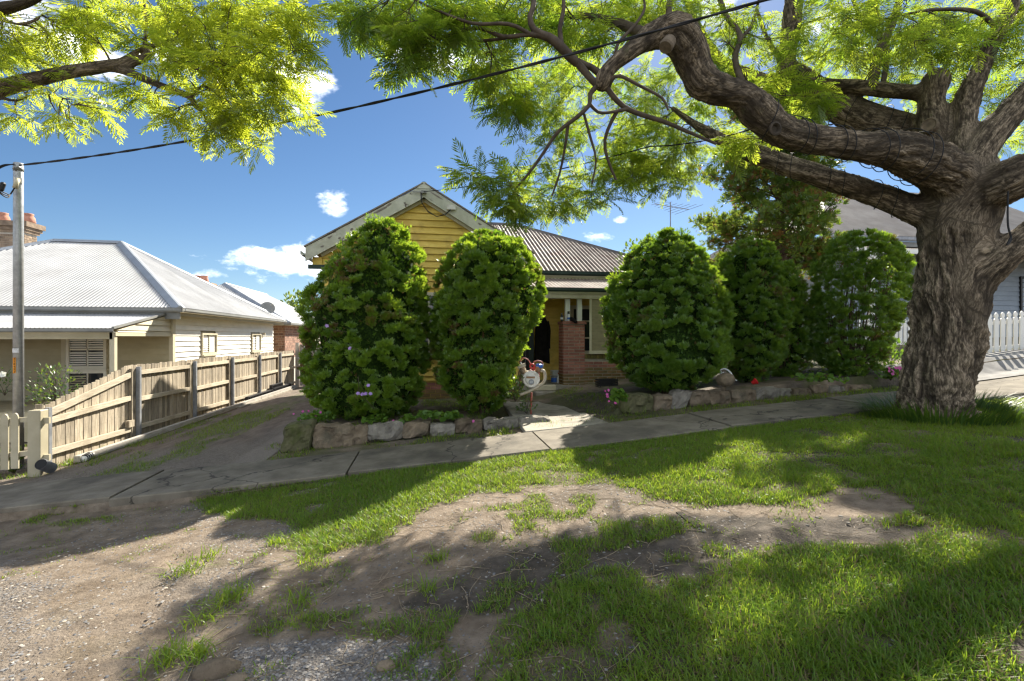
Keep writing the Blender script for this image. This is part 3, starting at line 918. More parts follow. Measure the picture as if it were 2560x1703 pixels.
def frame_window(parent, name, axis, c, a0, a1, z0, z1, out, fmat, sash=None, rails=(), muntins=(), fw=.05, glass=True, sill=True, depth=.06):
    """window > frame pieces joined, pane, sill. returns the window object"""
    mb = MB()
    d0, d1 = sorted((c - out * .04, c + out * depth))
    def bx(x0, x1, y0, y1):
        if axis == 'u': mb.box(x0, x1, d0, d1, y0, y1)
        else: mb.box(d0, d1, x0, x1, y0, y1)
    bx(a0, a0 + fw, z0, z1); bx(a1 - fw, a1, z0, z1)
    bx(a0 + fw, a1 - fw, z1 - fw, z1); bx(a0 + fw, a1 - fw, z0, z0 + fw)
    d0, d1 = sorted((c - out * .03, c + out * depth * .5))
    for zz in rails: bx(a0 + fw, a1 - fw, zz - .022, zz + .022)
    for aa in muntins: bx(aa - .014, aa + .014, z0 + fw, z1 - fw)
    wnd = part(name, mb, fmat, parent)
    if glass:
        g = MB()
        e0, e1 = sorted((c - out * .012, c - out * .002))
        if axis == 'u': g.box(a0 + fw, a1 - fw, e0, e1, z0 + fw, z1 - fw)
        else: g.box(e0, e1, a0 + fw, a1 - fw, z0 + fw, z1 - fw)
        part('pane', g, M['glass'], wnd)
    if sill:
        g = MB()
        d0, d1 = sorted((c, c + out * (depth + .06)))
        if axis == 'u': g.box(a0 - .04, a1 + .04, d0, d1, z0 - .045, z0 - .003)
        else: g.box(d0, d1, a0 - .04, a1 + .04, z0 - .045, z0 - .003)
        part('sill', g, fmat, wnd)
    return wnd
def louvres(parent, axis, c, a0, a1, z0, z1, out, mat, pitch=.06):
    n = int((z1 - z0) / pitch)
    sx = a1 - a0
    me = bpy.data.meshes.new('slat')
    h = pitch * .55
    if axis == 'u':
        b = [(-sx / 2, 0, 0), (sx / 2, 0, 0), (sx / 2, .008, 0), (-sx / 2, .008, 0)]
        tt = [(x, y - out * -.02, h) for x, y, _ in b]
    else:
        b = [(0, -sx / 2, 0), (.008, -sx / 2, 0), (.008, sx / 2, 0), (0, sx / 2, 0)]
        tt = [(x - out * .02, y, h) for x, y, _ in b]
    mb = MB().hexa(b, tt)
    me.from_pydata(mb.v, [], mb.f)
    me.materials.append(mat)
    for i in range(n):
        cc = (a0 + a1) / 2
        loc = (cc, c, z0 + (i + .2) * pitch) if axis == 'u' else (c, cc, z0 + (i + .2) * pitch)
        piece('slat', me, parent, loc)
def gutter_run(a, b, outv, mat, parent, name='gutter', h=.11, w=.11):
    a, b, ov = Vector(a), Vector(b), Vector(outv)
    mb = MB()
    prof = [(0, 0), (w * .8, 0), (w, h * .3), (w, h * .9), (w * 1.08, h), (w * .9, h), (w * .86, h * .35), (w * .75, .012), (0.01, .012)]
    vs = [p + ov * x + Vector((0, 0, z - h)) for p in (a, b) for x, z in prof]
    n = len(prof)
    mb.add(vs, [(i, i + 1, n + i + 1, n + i) for i in range(n - 1)] + [tuple(range(n)), tuple(range(n, 2 * n))[::-1]])
    return part(name, mb, mat, parent)

# ------------------------------------------------------------------ cream cottage on the left
LU, LV0, LV1 = -6.90, 14.57, 23.2
gl_ = -2.05
h = thing('cottage', 'cream weatherboard cottage with pale zinc hipped roof behind the paling fence', 'house', (-11, 18.5, gl_))
EU, EV0, EV1, EL = -6.52, 14.18, 23.62, -16.9
ze, zr, rR, rL = .80, 3.32, -10.55, -12.6
rv = (EV0 + EV1) / 2
mb = MB().box(-16.5, LU - .02, LV0 + .02, LV1 - .02, gl_ - .3, .72)
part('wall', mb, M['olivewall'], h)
hipz = lambda d, run: ze + (zr - ze) * min(1, d / run)
run_s, run_r, run_l = rv - EV0, EU - rR, rL - EL
def front_top(s):
    if s > rR: f = (EU - s) / run_r
    elif s < rL: f = (s - EL) / run_l
    else: f = 1
    return (s, EV0 + run_s * f, ze + (zr - ze) * f)
roof = part('roof', slope_sheet(EL, EU, lambda s: (s, EV0, ze), front_top), M['roofzinc'], h, True)
def right_top(s):
    f = (s - EV0) / run_s if s < rv else (EV1 - s) / (EV1 - rv)
    return (EU - run_r * f, s, ze + (zr - ze) * f)
part('roof', slope_sheet(EV0, EV1, lambda s: (EU, s, ze), right_top), M['roofzinc'], h, True)
def back_top(s):
    p = front_top(s)
    return (s, 2 * rv - p[1], p[2])
part('roof', slope_sheet(EL, EU, lambda s: (s, EV1, ze), back_top, per=3), M['roofzinc'], h, True)
part('roof', slope_sheet(EV0, EV1, lambda s: (EL, s, ze), lambda s: (EL + run_l * (1 - abs(s - rv) / run_s), s, ze + (zr - ze) * (1 - abs(s - rv) / run_s)), per=3), M['roofzinc'], h, True)
for a, b_ in (((rL, rv, zr), (rR, rv, zr)), ((rR, rv, zr), (EU, EV0, ze)), ((rR, rv, zr), (EU, EV1, ze)), ((rL, rv, zr), (EL, EV0, ze)), ((rL, rv, zr), (EL, EV1, ze))):
    part('ridge_cap', cap(a, b_), M['roofcap'], h)
gutter_run((EL, EV0 + .02, ze + .0), (EU + .09, EV0 + .02, ze + .0), (0, -1, 0), M['gutter'], h)
gutter_run((EU - .02, EV0 - .09, ze), (EU - .02, EV1 + .09, ze), (1, 0, 0), M['gutter'], h)
part('soffit', MB().box(EL + .05, EU - .03, EV0 + .03, EV1 - .05, ze - .13, ze - .07), M['olivewall'], h)
part('fascia', MB().box(EL, EU - .02, EV0 + .025, EV0 + .055, ze - .30, ze - .115), M['gutter'], h)
part('fascia', MB().box(EU - .05, EU - .022, EV0 + .06, EV1, ze - .20, ze - .115), M['olivewall'], h)
# side wall with two small windows
W1 = (VS(500, LU), VS(538, LU), ZS(886, LU, VS(519, LU)), ZS(833, LU, VS(519, LU)))
W2 = (VS(626, LU), VS(649, LU), ZS(879, LU, VS(637, LU)), ZS(834, LU, VS(637, LU)))
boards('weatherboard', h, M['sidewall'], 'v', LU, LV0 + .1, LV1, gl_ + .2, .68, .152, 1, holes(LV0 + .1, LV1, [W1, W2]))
for q in (W1, W2):
    wd = frame_window(h, 'window', 'v', LU + .015, q[0], q[1], q[2], q[3], 1, M['creampaint'], muntins=((q[0] + q[1]) / 2,), fw=.06)
    louvres(wd, 'v', LU + .024, q[0] + .07, (q[0] + q[1]) / 2 - .02, q[2] + .07, q[3] - .07, 1, M['whitepaint'], .065)
    part('shutter_leaf', MB().box(LU + .018, LU + .03, (q[0] + q[1]) / 2 + .03, q[1] - .07, q[2] + .07, q[3] - .07), M['whitepaint'], wd)
part('corner_post', MB().box(LU - .06, LU + .04, LV0 - .04, LV0 + .1, gl_, .66), M['creampaint'], h)
mb = MB()
vv_ = VS(655, LU)
mb.box(LU + .03, LU + .05, vv_ - .02, vv_ + .02, .0, .2).box(LU + .05, LU + .12, vv_ - .02, vv_ + .02, .17, .2).box(LU + .1, LU + .13, vv_ - .03, vv_ + .03, .1, .19)
part('outside_tap', mb, M['creampaint'], h)
# front wall under the veranda
fa, fb = US(167, LV0), US(270, LV0)
wz1, wz0 = ZS(831, -9, LV0), ZS(945, -9, LV0)
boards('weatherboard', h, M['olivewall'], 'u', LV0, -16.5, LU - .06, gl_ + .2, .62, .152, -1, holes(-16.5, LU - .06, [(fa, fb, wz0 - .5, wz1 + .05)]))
part('window_architrave', MB().box(US(156, LV0), fa, LV0 - .05, LV0 + .01, wz0 - .6, wz1 + .1), M['creampaint'], h)
mid = ZS(922, -9, LV0)
wd = frame_window(h, 'window', 'u', LV0 - .015, fa + .02, fb, mid, wz1, -1, M['creampale'], rails=((wz1 + mid) / 2 + .03,), muntins=((fa + fb) / 2 + .02,), fw=.07)
louvres(wd, 'u', LV0 - .055, fa + .1, (fa + fb) / 2, mid + .08, (wz1 + mid) / 2, -1, M['whitepaint'], .062)
louvres(wd, 'u', LV0 - .055, (fa + fb) / 2 + .04, fb - .08, mid + .08, (wz1 + mid) / 2, -1, M['whitepaint'], .062)
louvres(wd, 'u', LV0 - .055, fa + .1, (fa + fb) / 2, (wz1 + mid) / 2 + .06, wz1 - .08, -1, M['whitepaint'], .062)
louvres(wd, 'u', LV0 - .055, (fa + fb) / 2 + .04, fb - .08, (wz1 + mid) / 2 + .06, wz1 - .08, -1, M['whitepaint'], .062)
wd = frame_window(h, 'window', 'u', LV0 - .015, fa + .02, fb, mid - .75, mid - .05, -1, M['creampale'], muntins=((fa + fb) / 2 + .02,), fw=.07, sill=False)
louvres(wd, 'u', LV0 - .055, fa + .1, (fa + fb) / 2, mid - .66, mid - .13, -1, M['creampaint'], .062)
# veranda
VE = 12.2
vz0, vz1 = ZS(819, -7, VE), ZS(782, LU, LV0)
vr = part('veranda_roof', slope_sheet(-17, LU - .02, lambda s: (s, VE - .12, vz0 - .02), lambda s: (s, LV0 - .02, vz1), .085, .010), M['roofzinc'], h, True)
gutter_run((-17, VE - .1, vz0 - .02), (LU + .03, VE - .1, vz0 - .02), (0, -1, 0), M['gutter'], h, h=.09, w=.09)
part('barge_flashing', MB().bar((LU, VE - .14, vz0 - .01), (LU, LV0, vz1 + .01), .05, .05), M['gutter'], h)
part('veranda_beam', MB().box(-17, LU - .06, VE - .05, VE + .05, vz0 - .26, vz0 - .10), M['olivewall'], h)
bz = vz0 - .10
mb = MB()
def tri(z, zb):
    zt = lambda v: vz0 + (vz1 - vz0) * (v - VE) / (LV0 - VE) - .05
    vi = lambda zz: max(VE + .04, VE + (zz + .05 - vz0) / (vz1 - vz0) * (LV0 - VE))
    return [(vi(z), LV0 - .04, vi(zb), LV0 - .04)]
boards('infill_board', h, M['creampaint'], 'v', LU - .03, 0, 0, bz, vz1 - .06, .15, 1, tri)
part('end_beam', MB().box(LU - .07, LU + .0, VE - .04, LV0 - .045, bz - .09, bz - .004), M['creampaint'], h)
pu = US(284, VE)
for uu in (LU - .07, -10.2, -13.4):
    part('veranda_post', MB().box(uu - .05, uu + .05, VE - .05, VE + .05, gl_, vz0 - .10), M['creampaint'], h)
part('veranda_floor', MB().box(-16.5, LU, VE - .1, LV0, gl_ - .2, -1.62), M['olivewall'], h)
part('balustrade_rail', MB().box(-13.3, -9.35, VE - .03, VE + .03, -1.02, -.95), M['creampaint'], h)
bal = boxmesh('baluster', .075, .025, .62, M['creampale'])
for i in range(28):
    piece('baluster', bal, h, (-13.2 + i * .14, VE - .03, -1.64))
# main chimney
cy = 19.6
c0, c1 = US(-150, cy), US(62, cy)
zt = ZS(546, c1, cy)
zb0 = 2.4
ch = part('chimney', MB().box(c0, c1 - .02, cy, cy + .55, zb0, zt - .1), M['mortar'], h)
nb = brickwork(ch, M['chimbrick'], 'u', cy, c0, c1, zb0 + .2, zt - .50, -1)
brickwork(ch, M['chimbrick'], 'v', c1 - .02, cy - .012, cy + .55, zb0 + .2, zt - .5, 1)
for k, (g, za, zb) in enumerate(((.05, zt - .50, zt - .41), (.10, zt - .41, zt - .30), (.16, zt - .30, zt - .12))):
    part('corbel_course', MB().box(c0 - g, c1 + g, cy - g, cy + .55 + g, za + .002, zb), M['chimbrick'], ch)
for px in (-40, 6, 70):
    uu = US(px, cy + .27)
    part('chimney_pot', MB().lathe([(.20, 0), (.215, .06), (.19, .2), (.145, .27), (.16, .30), (.16, .34), (.12, .34), (.12, .1)], (uu, cy + .27, zt - .12), n=16), M['terracotta'], ch, True)
# small back chimney
cy = 24.2
c0, c1 = US(486, cy), US(527, cy)
zt = ZS(707, c1, cy)
ch = part('chimney', MB().box(c0, c1, cy, cy + .5, .5, zt - .12), M['chimbrick'], h)
part('corbel_course', MB().box(c0 - .05, c1 + .05, cy - .05, cy + .55, zt - .12, zt), M['chimbrick'], ch)
for px in (493, 511):
    part('chimney_pot', MB().lathe([(.17, 0), (.18, .05), (.15, .22), (.13, .26), (.15, .3), (.15, .33), (.1, .33)], (US(px, cy + .2), cy + .2, zt), n=14), M['terracotta'], ch, True)

# satellite dish on the cottage's rear corner
dp = P(669, 771, 21.6)
d = thing('satellite_dish', 'dark grey satellite dish on the rear roof corner of the cream cottage', 'satellite dish', dp - Vector((0, 0, .35)))
ax = Vector((.25, -.75, .35)).normalized()
mb = MB().lathe([(.02, -.06), (.12, -.05), (.22, -.02), (.30, .03), (.305, .032), (.30, .042), (.2, -.005), (.1, -.035), (.01, -.045)], dp, ax, 24)
part('reflector', mb, M['gutter'], d, True)
part('arm', MB().tube([dp - Vector((0, 0, .28)) + ax * .03, dp - Vector((0, 0, .2)) + ax * .35 + Vector((.2, 0, .02)), dp + ax * .5 + Vector((.15, 0, -.03))], .014, 6), M['gutter'], d)
part('feed_horn', MB().lathe([(.03, 0), (.045, .04), (.045, .09), (.02, .1)], dp + ax * .52 + Vector((.15, 0, -.04)), -ax, 10), M['gutter'], d)
part('mast', MB().tube([dp - ax * .06, dp - ax * .14 - Vector((0, 0, .12)), dp - ax * .14 - Vector((0, 0, .42))], .02, 8), M['galvpost'], d)

# brick house behind the cottage
bu, bv0, bv1 = US(712, 24.5), 24.5, 36.0
h = thing('brick_house', 'brown brick house with a bright metal roof behind the cream cottage', 'house', (bu - 5, 29, -2.2))
part('wall', MB().box(bu - 9, bu - .02, bv0 + .02, bv1, -2.4, .62), M['mortar'], h)
bz1 = .60
brickwork(h, M['brownbrick'], 'u', bv0 + .02, bu - 1.35, bu, -.95, bz1, -1, .29, .105, .014)
brickwork(h, M['brownbrick'], 'v', bu - .02, bv0, bv0 + 5.5, -.95, bz1, 1, .36, .105, .014)
be, bev = bu + .3, bv0 - .3
bze, bzr, brv, bru = .72, 3.0, 29.0, -11.1
brun = be - bru
part('roof', slope_sheet(bev, bv1, lambda s: (be, s, bze), lambda s: (be - brun * min(1, (s - bev) / (brv - bev)), s, bze + (bzr - bze) * min(1, (s - bev) / (brv - bev))), .12, .012, 4), M['roofzinc'], h, True)
part('roof', slope_sheet(2 * bru - be, be, lambda s: (s, bev, bze), lambda s: (s, bev + (brv - bev) * (1 - abs(s - bru) / brun), bze + (bzr - bze) * (1 - abs(s - bru) / brun)), .12, .012, 4), M['roofzinc'], h, True)
part('roof', slope_sheet(bev, bv1, lambda s: (2 * bru - be, s, bze), lambda s: (2 * bru - be + brun * min(1, (s - bev) / (brv - bev)), s, bze + (bzr - bze) * min(1, (s - bev) / (brv - bev))), .12, .012, 3), M['roofzinc'], h, True)
part('ridge_cap', cap((bru, brv, bzr), (bru, bv1, bzr)), M['roofcap'], h)
part('ridge_cap', cap((bru, brv, bzr), (be, bev, bze)), M['roofcap'], h)
gutter_run((be - .02, bev - .08, bze), (be - .02, bv1, bze), (1, 0, 0), M['gutter'], h)
gutter_run((bu - 9, bev + .02, bze), (be + .08, bev + .02, bze), (0, -1, 0), M['gutter'], h)
part('soffit', MB().box(bu - 9, be - .02, bev + .03, bv1, bze - .13, bze - .08), M['creampaint'], h)

# ------------------------------------------------------------------ yellow cottage
YG = -1.45
h = thing('yellow_cottage', 'yellow weatherboard cottage with peeling white bargeboards and rusty iron roof', 'house', (1.5, 15, YG))
GV = 11.45                                    # gable wall face
gc, ghw, pz, ez = -.11, 2.57, 3.52, 2.0       # centre, half width at barge ends, peak, end height (upper edge)
sl_ = (pz - ez) / ghw
roofz = lambda u: pz - sl_ * abs(u - gc)
wu0, wu1 = gc - 2.25, gc + 2.25
part('wall', MB().prism([(wu0, YG - .2), (wu1, YG - .2), (wu1, roofz(wu1) - .32), (gc, pz - .32), (wu0, roofz(wu0) - .32)], 1, GV + .012, 18.0), M['yellow'], h)
gw = (-.75, .72, -.35, 1.06)                  # front window, mostly behind the shrubs
def gable_clip(z, zb):
    def span(zz):
        hw = min(wu1 - gc, (pz - .30 - zz) / sl_)
        return gc - max(hw, 0), gc + max(hw, 0)
    l, r = span(z); lb, rb = span(zb)
    if zb < gw[3] - .01 and z > gw[2] + .01:
        return [(l, gw[0], lb, gw[0]), (gw[1], r, gw[1], rb)]
    return [(l, r, lb, rb)]
boards('weatherboard', h, M['yellow'], 'u', GV + .012, wu0, wu1, YG + .45, pz - .30, .158, -1, gable_clip)
wd = frame_window(h, 'window', 'u', GV, gw[0], gw[1], gw[2], gw[3], -1, M['creamtrim'], rails=((gw[2] + gw[3]) / 2,), muntins=(0,), fw=.08)
brickwork(h, M['brick'], 'u', GV + .012, wu0, wu1, YG - .1, YG + .44, -1, top_mat=(M['mossbrick'], YG + .2))
boards('weatherboard', h, M['yellow'], 'v', wu1, GV, 13.1, YG + .45, 1.5, .158, 1)
BV = GV - .19
for sgn in (-1, 1):
    e = gc + sgn * ghw
    mb = MB()
    w_ = .31
    top = [(gc, pz), (e, ez)]
    # the board follows the slope, cut plumb at the foot; its upper edge is chewed away
    n = 26
    vs, fs = [], []
    for i in range(n + 1):
        f = i / n
        u = gc + (e - gc) * f
        zt = pz + (ez - pz) * f - (.035 * max(0, fnoise(np.array([[f * 14 + sgn * 3, .3]]), 2, 2)[0] - .5) * 2)
        zb = pz + (ez - pz) * f - w_ * (1.0 if i else .93)
        vs += [(u, BV, zt), (u, BV, zb), (u, BV + .032, zb), (u, BV + .032, zt)]
    for i in range(n):
        a = i * 4
        for k in range(4):
            fs.append((a + k, a + (k + 1) % 4, a + 4 + (k + 1) % 4, a + 4 + k))
    fs += [(0, 1, 2, 3), (4 * n + 3, 4 * n + 2, 4 * n + 1, 4 * n)]
    bo = part('bargeboard', mb.add(vs, fs), M['barge'], h)
    # timber capping strip on the upper edge
    q = Vector((gc + sgn * .02, BV + .02, pz + .025)); q2_ = Vector((e + sgn * .03, BV + .02, ez + .012))
    part('barge_capping', MB().bar(q, q2_, .075, .03), M['bargebare'], h)
    part('barge_soffit', MB().hexa([(gc, BV + .034, pz - .20), (e, BV + .034, ez - .2), (e, GV, ez - .2), (gc, GV, pz - .2)][::(1 if sgn > 0 else -1)],
                                  [(gc, BV + .034, pz - .17), (e, BV + .034, ez - .17), (e, GV, ez - .17), (gc, GV, pz - .17)][::(1 if sgn > 0 else -1)]), M['creamtrim'], h)
    part('gable_cover_strip', MB().bar(Vector((gc, GV - .045, pz - .33)), Vector((e - sgn * .3, GV - .045, ez - .33 + .3 * sl_)), .05, .07), M['creamtrim'], h)
    rm = slope_sheet(BV + .04, 18.5, lambda s: (e, s, ez), lambda s: (gc, s, pz), .076, .009, 5)
    part('roof', rm, M['roofrust'], h, True)
    # bare patches where the paint has come away
    for (f, wv, o_) in ((.30, .10, .0), (.38, .2, -.02), (.62, .05, -.1), (.72, .04, -.16), (.80, .07, -.02), (.86, .05, -.14)) if sgn < 0 else ((.12, .22, -.03), (.27, .08, -.02), (.5, .06, -.05)):
        u = gc + (e - gc) * f; zc = pz + (ez - pz) * f - .05 + o_
        mbp = MB()
        ang_ = -math.atan(sl_) * sgn
        pts = []
        for k in range(9):
            aa = 2 * math.pi * k / 9
            rr = rng.uniform(.55, 1.1)
            x, y = math.cos(aa) * wv * rr, math.sin(aa) * .028 * rr
            pts.append((u + x * math.cos(ang_) - y * math.sin(ang_), zc + x * math.sin(ang_) + y * math.cos(ang_)))
        mbp.prism(pts, 1, BV - .003, BV - .0005)
        part('bare_patch', mbp, M['bargebare'], h)
part('peak_block', MB().prism([(gc - .16, pz - .10), (gc + .16, pz - .10), (gc + .05, pz + .045), (gc - .05, pz + .045)], 1, BV - .012, BV + .06), M['barge'], h)
part('ridge_cap', cap((gc, BV, pz), (gc, 17.5, pz), .14), M['roofrustcap'], h)
part('eaves_box', MB().box(gc - ghw + .12, wu0 - .002, GV - .05, GV + .12, ez - .40, ez - .19), M['yellow'], h)
gutter_run((gc - ghw - .02, BV + .1, ez - .06), (gc - ghw - .02, 18, ez - .06), (-1, 0, 0), M['darkgreen'], h)
part('gutter_return', MB().box(gc - ghw + .04, wu0 + .1, GV - .12, GV - .05, ez - .46, ez - .37), M['darkgreen'], h)
mb = MB().box(gc + .52, gc + .72, BV - .07, BV - .002, roofz(gc + .62) - .20, roofz(gc + .62) - .12).box(gc + .54, gc + .70, BV - .06, BV - .004, roofz(gc + .62) - .12, roofz(gc + .62) - .09)
part('junction_box', mb, M['enamel'], h)
part('wire_bracket', MB().box(gc - .06, gc + .06, BV - .07, BV - .002, pz - .22, pz - .16).tube([(gc - .25, BV - .05, pz - .2), (gc + .05, BV - .05, pz - .19)], .012, 6), M['gutter'], h)
loop = [(gc - .07, BV - .05, pz - .2), (gc - .06, BV - .05, pz - .42), (gc + .08, BV - .06, pz - .62), (gc + .28, BV - .06, pz - .74), (gc + .48, BV - .06, pz - .70), (gc + .62, BV - .05, pz - .56)]
loop2 = [(x + .02, y - .01, z - .04 * math.sin(i)) for i, (x, y, z) in enumerate(loop)]
part('house_cable', MB().tube(loop, .009, 5).tube(loop2, .008, 5), M['blackrubber'], h, True)
# main hipped roof and veranda on the right
MV, MR = 13.1, 17.5
mze, mzr, mru = ZS(683, 4, MV), 4.15, 3.16
meu = mru + (MR - MV)
def mt(s):
    f = 1 if s < mru else (meu - s) / (meu - mru)
    return (s, MV - .3 + (MR - MV + .3) * f, mze + (mzr - mze) * f)
def mb0(s):
    if s < wu1 + .3:   # runs into the gable roof: start above the valley
        z = roofz(s) + .0
        f = max(0, (z - mze) / (mzr - mze))
        return (s, MV - .3 + (MR - MV + .3) * f, mze + (mzr - mze) * f)
    return (s, MV - .3, mze)
part('roof', slope_sheet(.6, meu, mb0, mt, .125, .022, 8), M['roofrust'], h, True)
part('roof', slope_sheet(MV - .3, 2 * MR - MV + .3, lambda s: (meu, s, mze), lambda s: (meu - (meu - mru) * (1 - abs(s - MR) / (MR - MV + .3)), s, mze + (mzr - mze) * (1 - abs(s - MR) / (MR - MV + .3))), .085, .012, 4), M['roofrust'], h, True)
part('roof', slope_sheet(-2.4, meu, lambda s: (s, 2 * MR - MV + .3, mze), lambda s: (s, 2 * MR - mt(s)[1], mt(s)[2]), .085, .012, 3), M['roofrust'], h, True)
part('ridge_cap', cap((-1.5, MR, mzr), (mru, MR, mzr), .14), M['roofrustcap'], h)
part('ridge_cap', cap((mru, MR, mzr), (meu, MV - .3, mze), .14), M['roofrustcap'], h)
part('ridge_cap', cap((mru, MR, mzr), (meu, 2 * MR - MV + .3, mze), .14), M['roofrustcap'], h)
gutter_run((wu1 + .35, MV - .28, mze), (meu + .08, MV - .28, mze), (0, -1, 0), M['darkgreen'], h)
part('fascia', MB().box(wu1 + .02, meu - .05, MV - .27, MV - .24, mze - .26, mze - .11), M['creamtrim'], h)
part('wall', MB().box(wu1 - .3, meu - .4, MV + .02, 21.5, YG - .2, mze - .1), M['yellow'], h)
VF = 11.62
vzb, vzt = ZS(723, 4, VF), ZS(697, 4, MV - .25)
part('veranda_roof', slope_sheet(wu1 + .02, meu - .1, lambda s: (s, VF - .18, vzb), lambda s: (s, MV - .25, vzt), .10, .014, 6), M['roofrust'], h, True)
gutter_run((wu1 + .02, VF - .16, vzb), (meu, VF - .16, vzb), (0, -1, 0), M['darkgreen'], h, h=.09)
part('veranda_beam', MB().box(wu1 + .02, meu - .2, VF - .04, VF + .06, vzb - .245, vzb - .075), M['creamtrim'], h)
part('beam_moulding', MB().box(wu1 + .02, meu - .2, VF - .07, VF - .043, vzb - .13, vzb - .075), M['creamtrim'], h)
du0, du1 = 2.16, US(1328, MV)
wi0, wi1 = US(1424, MV) , US(1530, MV)
wzz0, wzz1 = ZS(886, 4, MV), ZS(764, 4, MV)
boards('weatherboard', h, M['yellow'], 'u', MV + .02, wu1, meu - .4, YG + .2, vzb + .1, .158, -1, holes(wu1, meu - .4, [(du0, du1 + .06, YG, .72), (wi0, wi1, wzz0, wzz1)]))
dr = part('door', MB().box(du0, du1, MV - .01, MV + .03, -1.2, .70), M['darkstone'], h)
fr = MB().box(du1 - .09, du1 + .06, MV - .07, MV + .015, -1.2, .72).box(du0, du1 - .09, MV - .07, MV + .015, .63, .72)
part('door_frame', fr, M['darkgreen'], dr)
gr = MB()
for k in range(5):
    x = du0 + .06 + k * .1
    gr.tube([(x, MV - .03, -1.15), (x, MV - .03, .6)], .007, 5)
for zc in (-.3, .1):
    gr.tube([(du0, MV - .03, zc), (du1 - .1, MV - .03, zc)], .007, 5)
for k in range(4):
    cxx, czz = du0 + .12 + (k % 2) * .22, -.1 + (k // 2) * .35
    gr.tube([(cxx + .07 * (1 - a / 16) * math.cos(a * .7), MV - .035, czz + .07 * (1 - a / 16) * math.sin(a * .7)) for a in range(14)], .006, 5)
part('security_grille', gr, M['galvpost'], dr)
# veranda window with a fly-stained frame
wd = frame_window(h, 'window', 'u', MV + .0, wi0, wi1, wzz0, wzz1, -1, M['creamtrim'], rails=(ZS(845, 4, MV), ZS(803, 4, MV)), muntins=(US(1447, MV),), fw=.10)
# pier
pu0, pu1 = US(1409, VF), US(1461.5, VF)
ptop = ZS(803, 3.5, VF)
pz0 = YG - .08
pier = part('veranda_pier', MB().box(pu0 + .004, pu1 - .004, VF + .004, VF + .44, pz0, ptop - .08), M['mortar'], h)
hh_ = (ptop - .08 - (pz0 + .1)) / 23
brickwork(pier, M['brick'], 'u', VF + .004, pu0, pu1, pz0 + .1, ptop - .08, -1, (pu1 - pu0 - .01) / 2, hh_ - .015, .015, top_mat=(M['mossbrick'], pz0 + .62), start=0)
brickwork(pier, M['brick'], 'v', pu0 + .004, VF, VF + .44, pz0 + .1, ptop - .08, -1, .21, hh_ - .015, .015, top_mat=(M['mossbrick'], pz0 + .62), start=1)
part('pier_cap', MB().box(pu0 - .03, pu1 + .04, VF - .03, VF + .47, ptop - .076, ptop), M['brick'], pier)
for a, b_ in ((1413, 1424.5), (1443, 1454.5)):
    part('veranda_post', MB().box(US(a, VF + .12), US(b_, VF + .12), VF + .10, VF + .19, ptop + .001, vzb - .245), M['whitepaint'], h)
# dado wall and blind
dz = ZS(886, 4, VF)
part('dado_wall', MB().box(pu1, meu - .3, VF + .06, VF + .25, YG - .1, dz - .115), M['mortar'], h)
brickwork(h, M['brick'], 'u', VF + .06, pu1 + .01, pu1 + 2.0, pz0 + .1, dz - .13, -1, .23, hh_ - .015, .015, top_mat=(M['mossbrick'], pz0 + .72))
sb = boxmesh('sill_brick', .068, .26, .11, M['mossbrick'])
for k in range(26):
    piece('sill_brick', sb, h, (pu1 + .05 + k * .078, VF + .15, dz - .112))
m, t, o = newmat('mesh_blind')
d1 = N(t, 'ShaderNodeBsdfDiffuse'); d1.inputs[0].default_value = (.42, .37, .24, 1)
t1_ = N(t, 'ShaderNodeBsdfTransparent'); t1_.inputs[0].default_value = (.9, .85, .7, 1)
mx = N(t, 'ShaderNodeMixShader')
nv = _noise(t, _vec(t, (1, 1, 4)), 7, 5)
t.links.new(_ramp(t, nv, -.6, 1.0), mx.inputs[0])
t.links.new(t1_.outputs[0], mx.inputs[1]); t.links.new(d1.outputs[0], mx.inputs[2]); t.links.new(mx.outputs[0], o.inputs[0])
M['blind'] = m
b0, b1 = US(1474, VF + .02), US(1560, VF + .02)
bl = part('roller_blind', MB().box(b0, b1, VF - .002, VF + .002, ZS(878, 4, VF), vzb - .25), M['blind'], h)
part('blind_bar', MB().box(b0 - .02, b1, VF - .014, VF + .014, ZS(885, 4, VF), ZS(877, 4, VF)), M['creamtrim'], bl)
part('blind_hem', MB().box(b0 - .01, b0 + .045, VF - .006, VF + .006, ZS(877, 4, VF), vzb - .25), M['creamtrim'], bl)
# porch floor and steps
part('porch_floor', MB().box(wu1, meu - .4, VF - .05, MV + .02, YG - .3, -1.17), M['concf'], h)
s0, s1 = US(1340, 11.2), US(1406, 11.2)
bevel(part('porch_step', MB().box(s0, s1, 11.22, 11.56, YG - .1, -1.29), M['concf'], h), .02, 2)
bevel(part('porch_step', MB().box(s0 + .05, s1 - .08, 11.5, 11.66, -1.285, -1.155), M['creampaint'], h), .01)

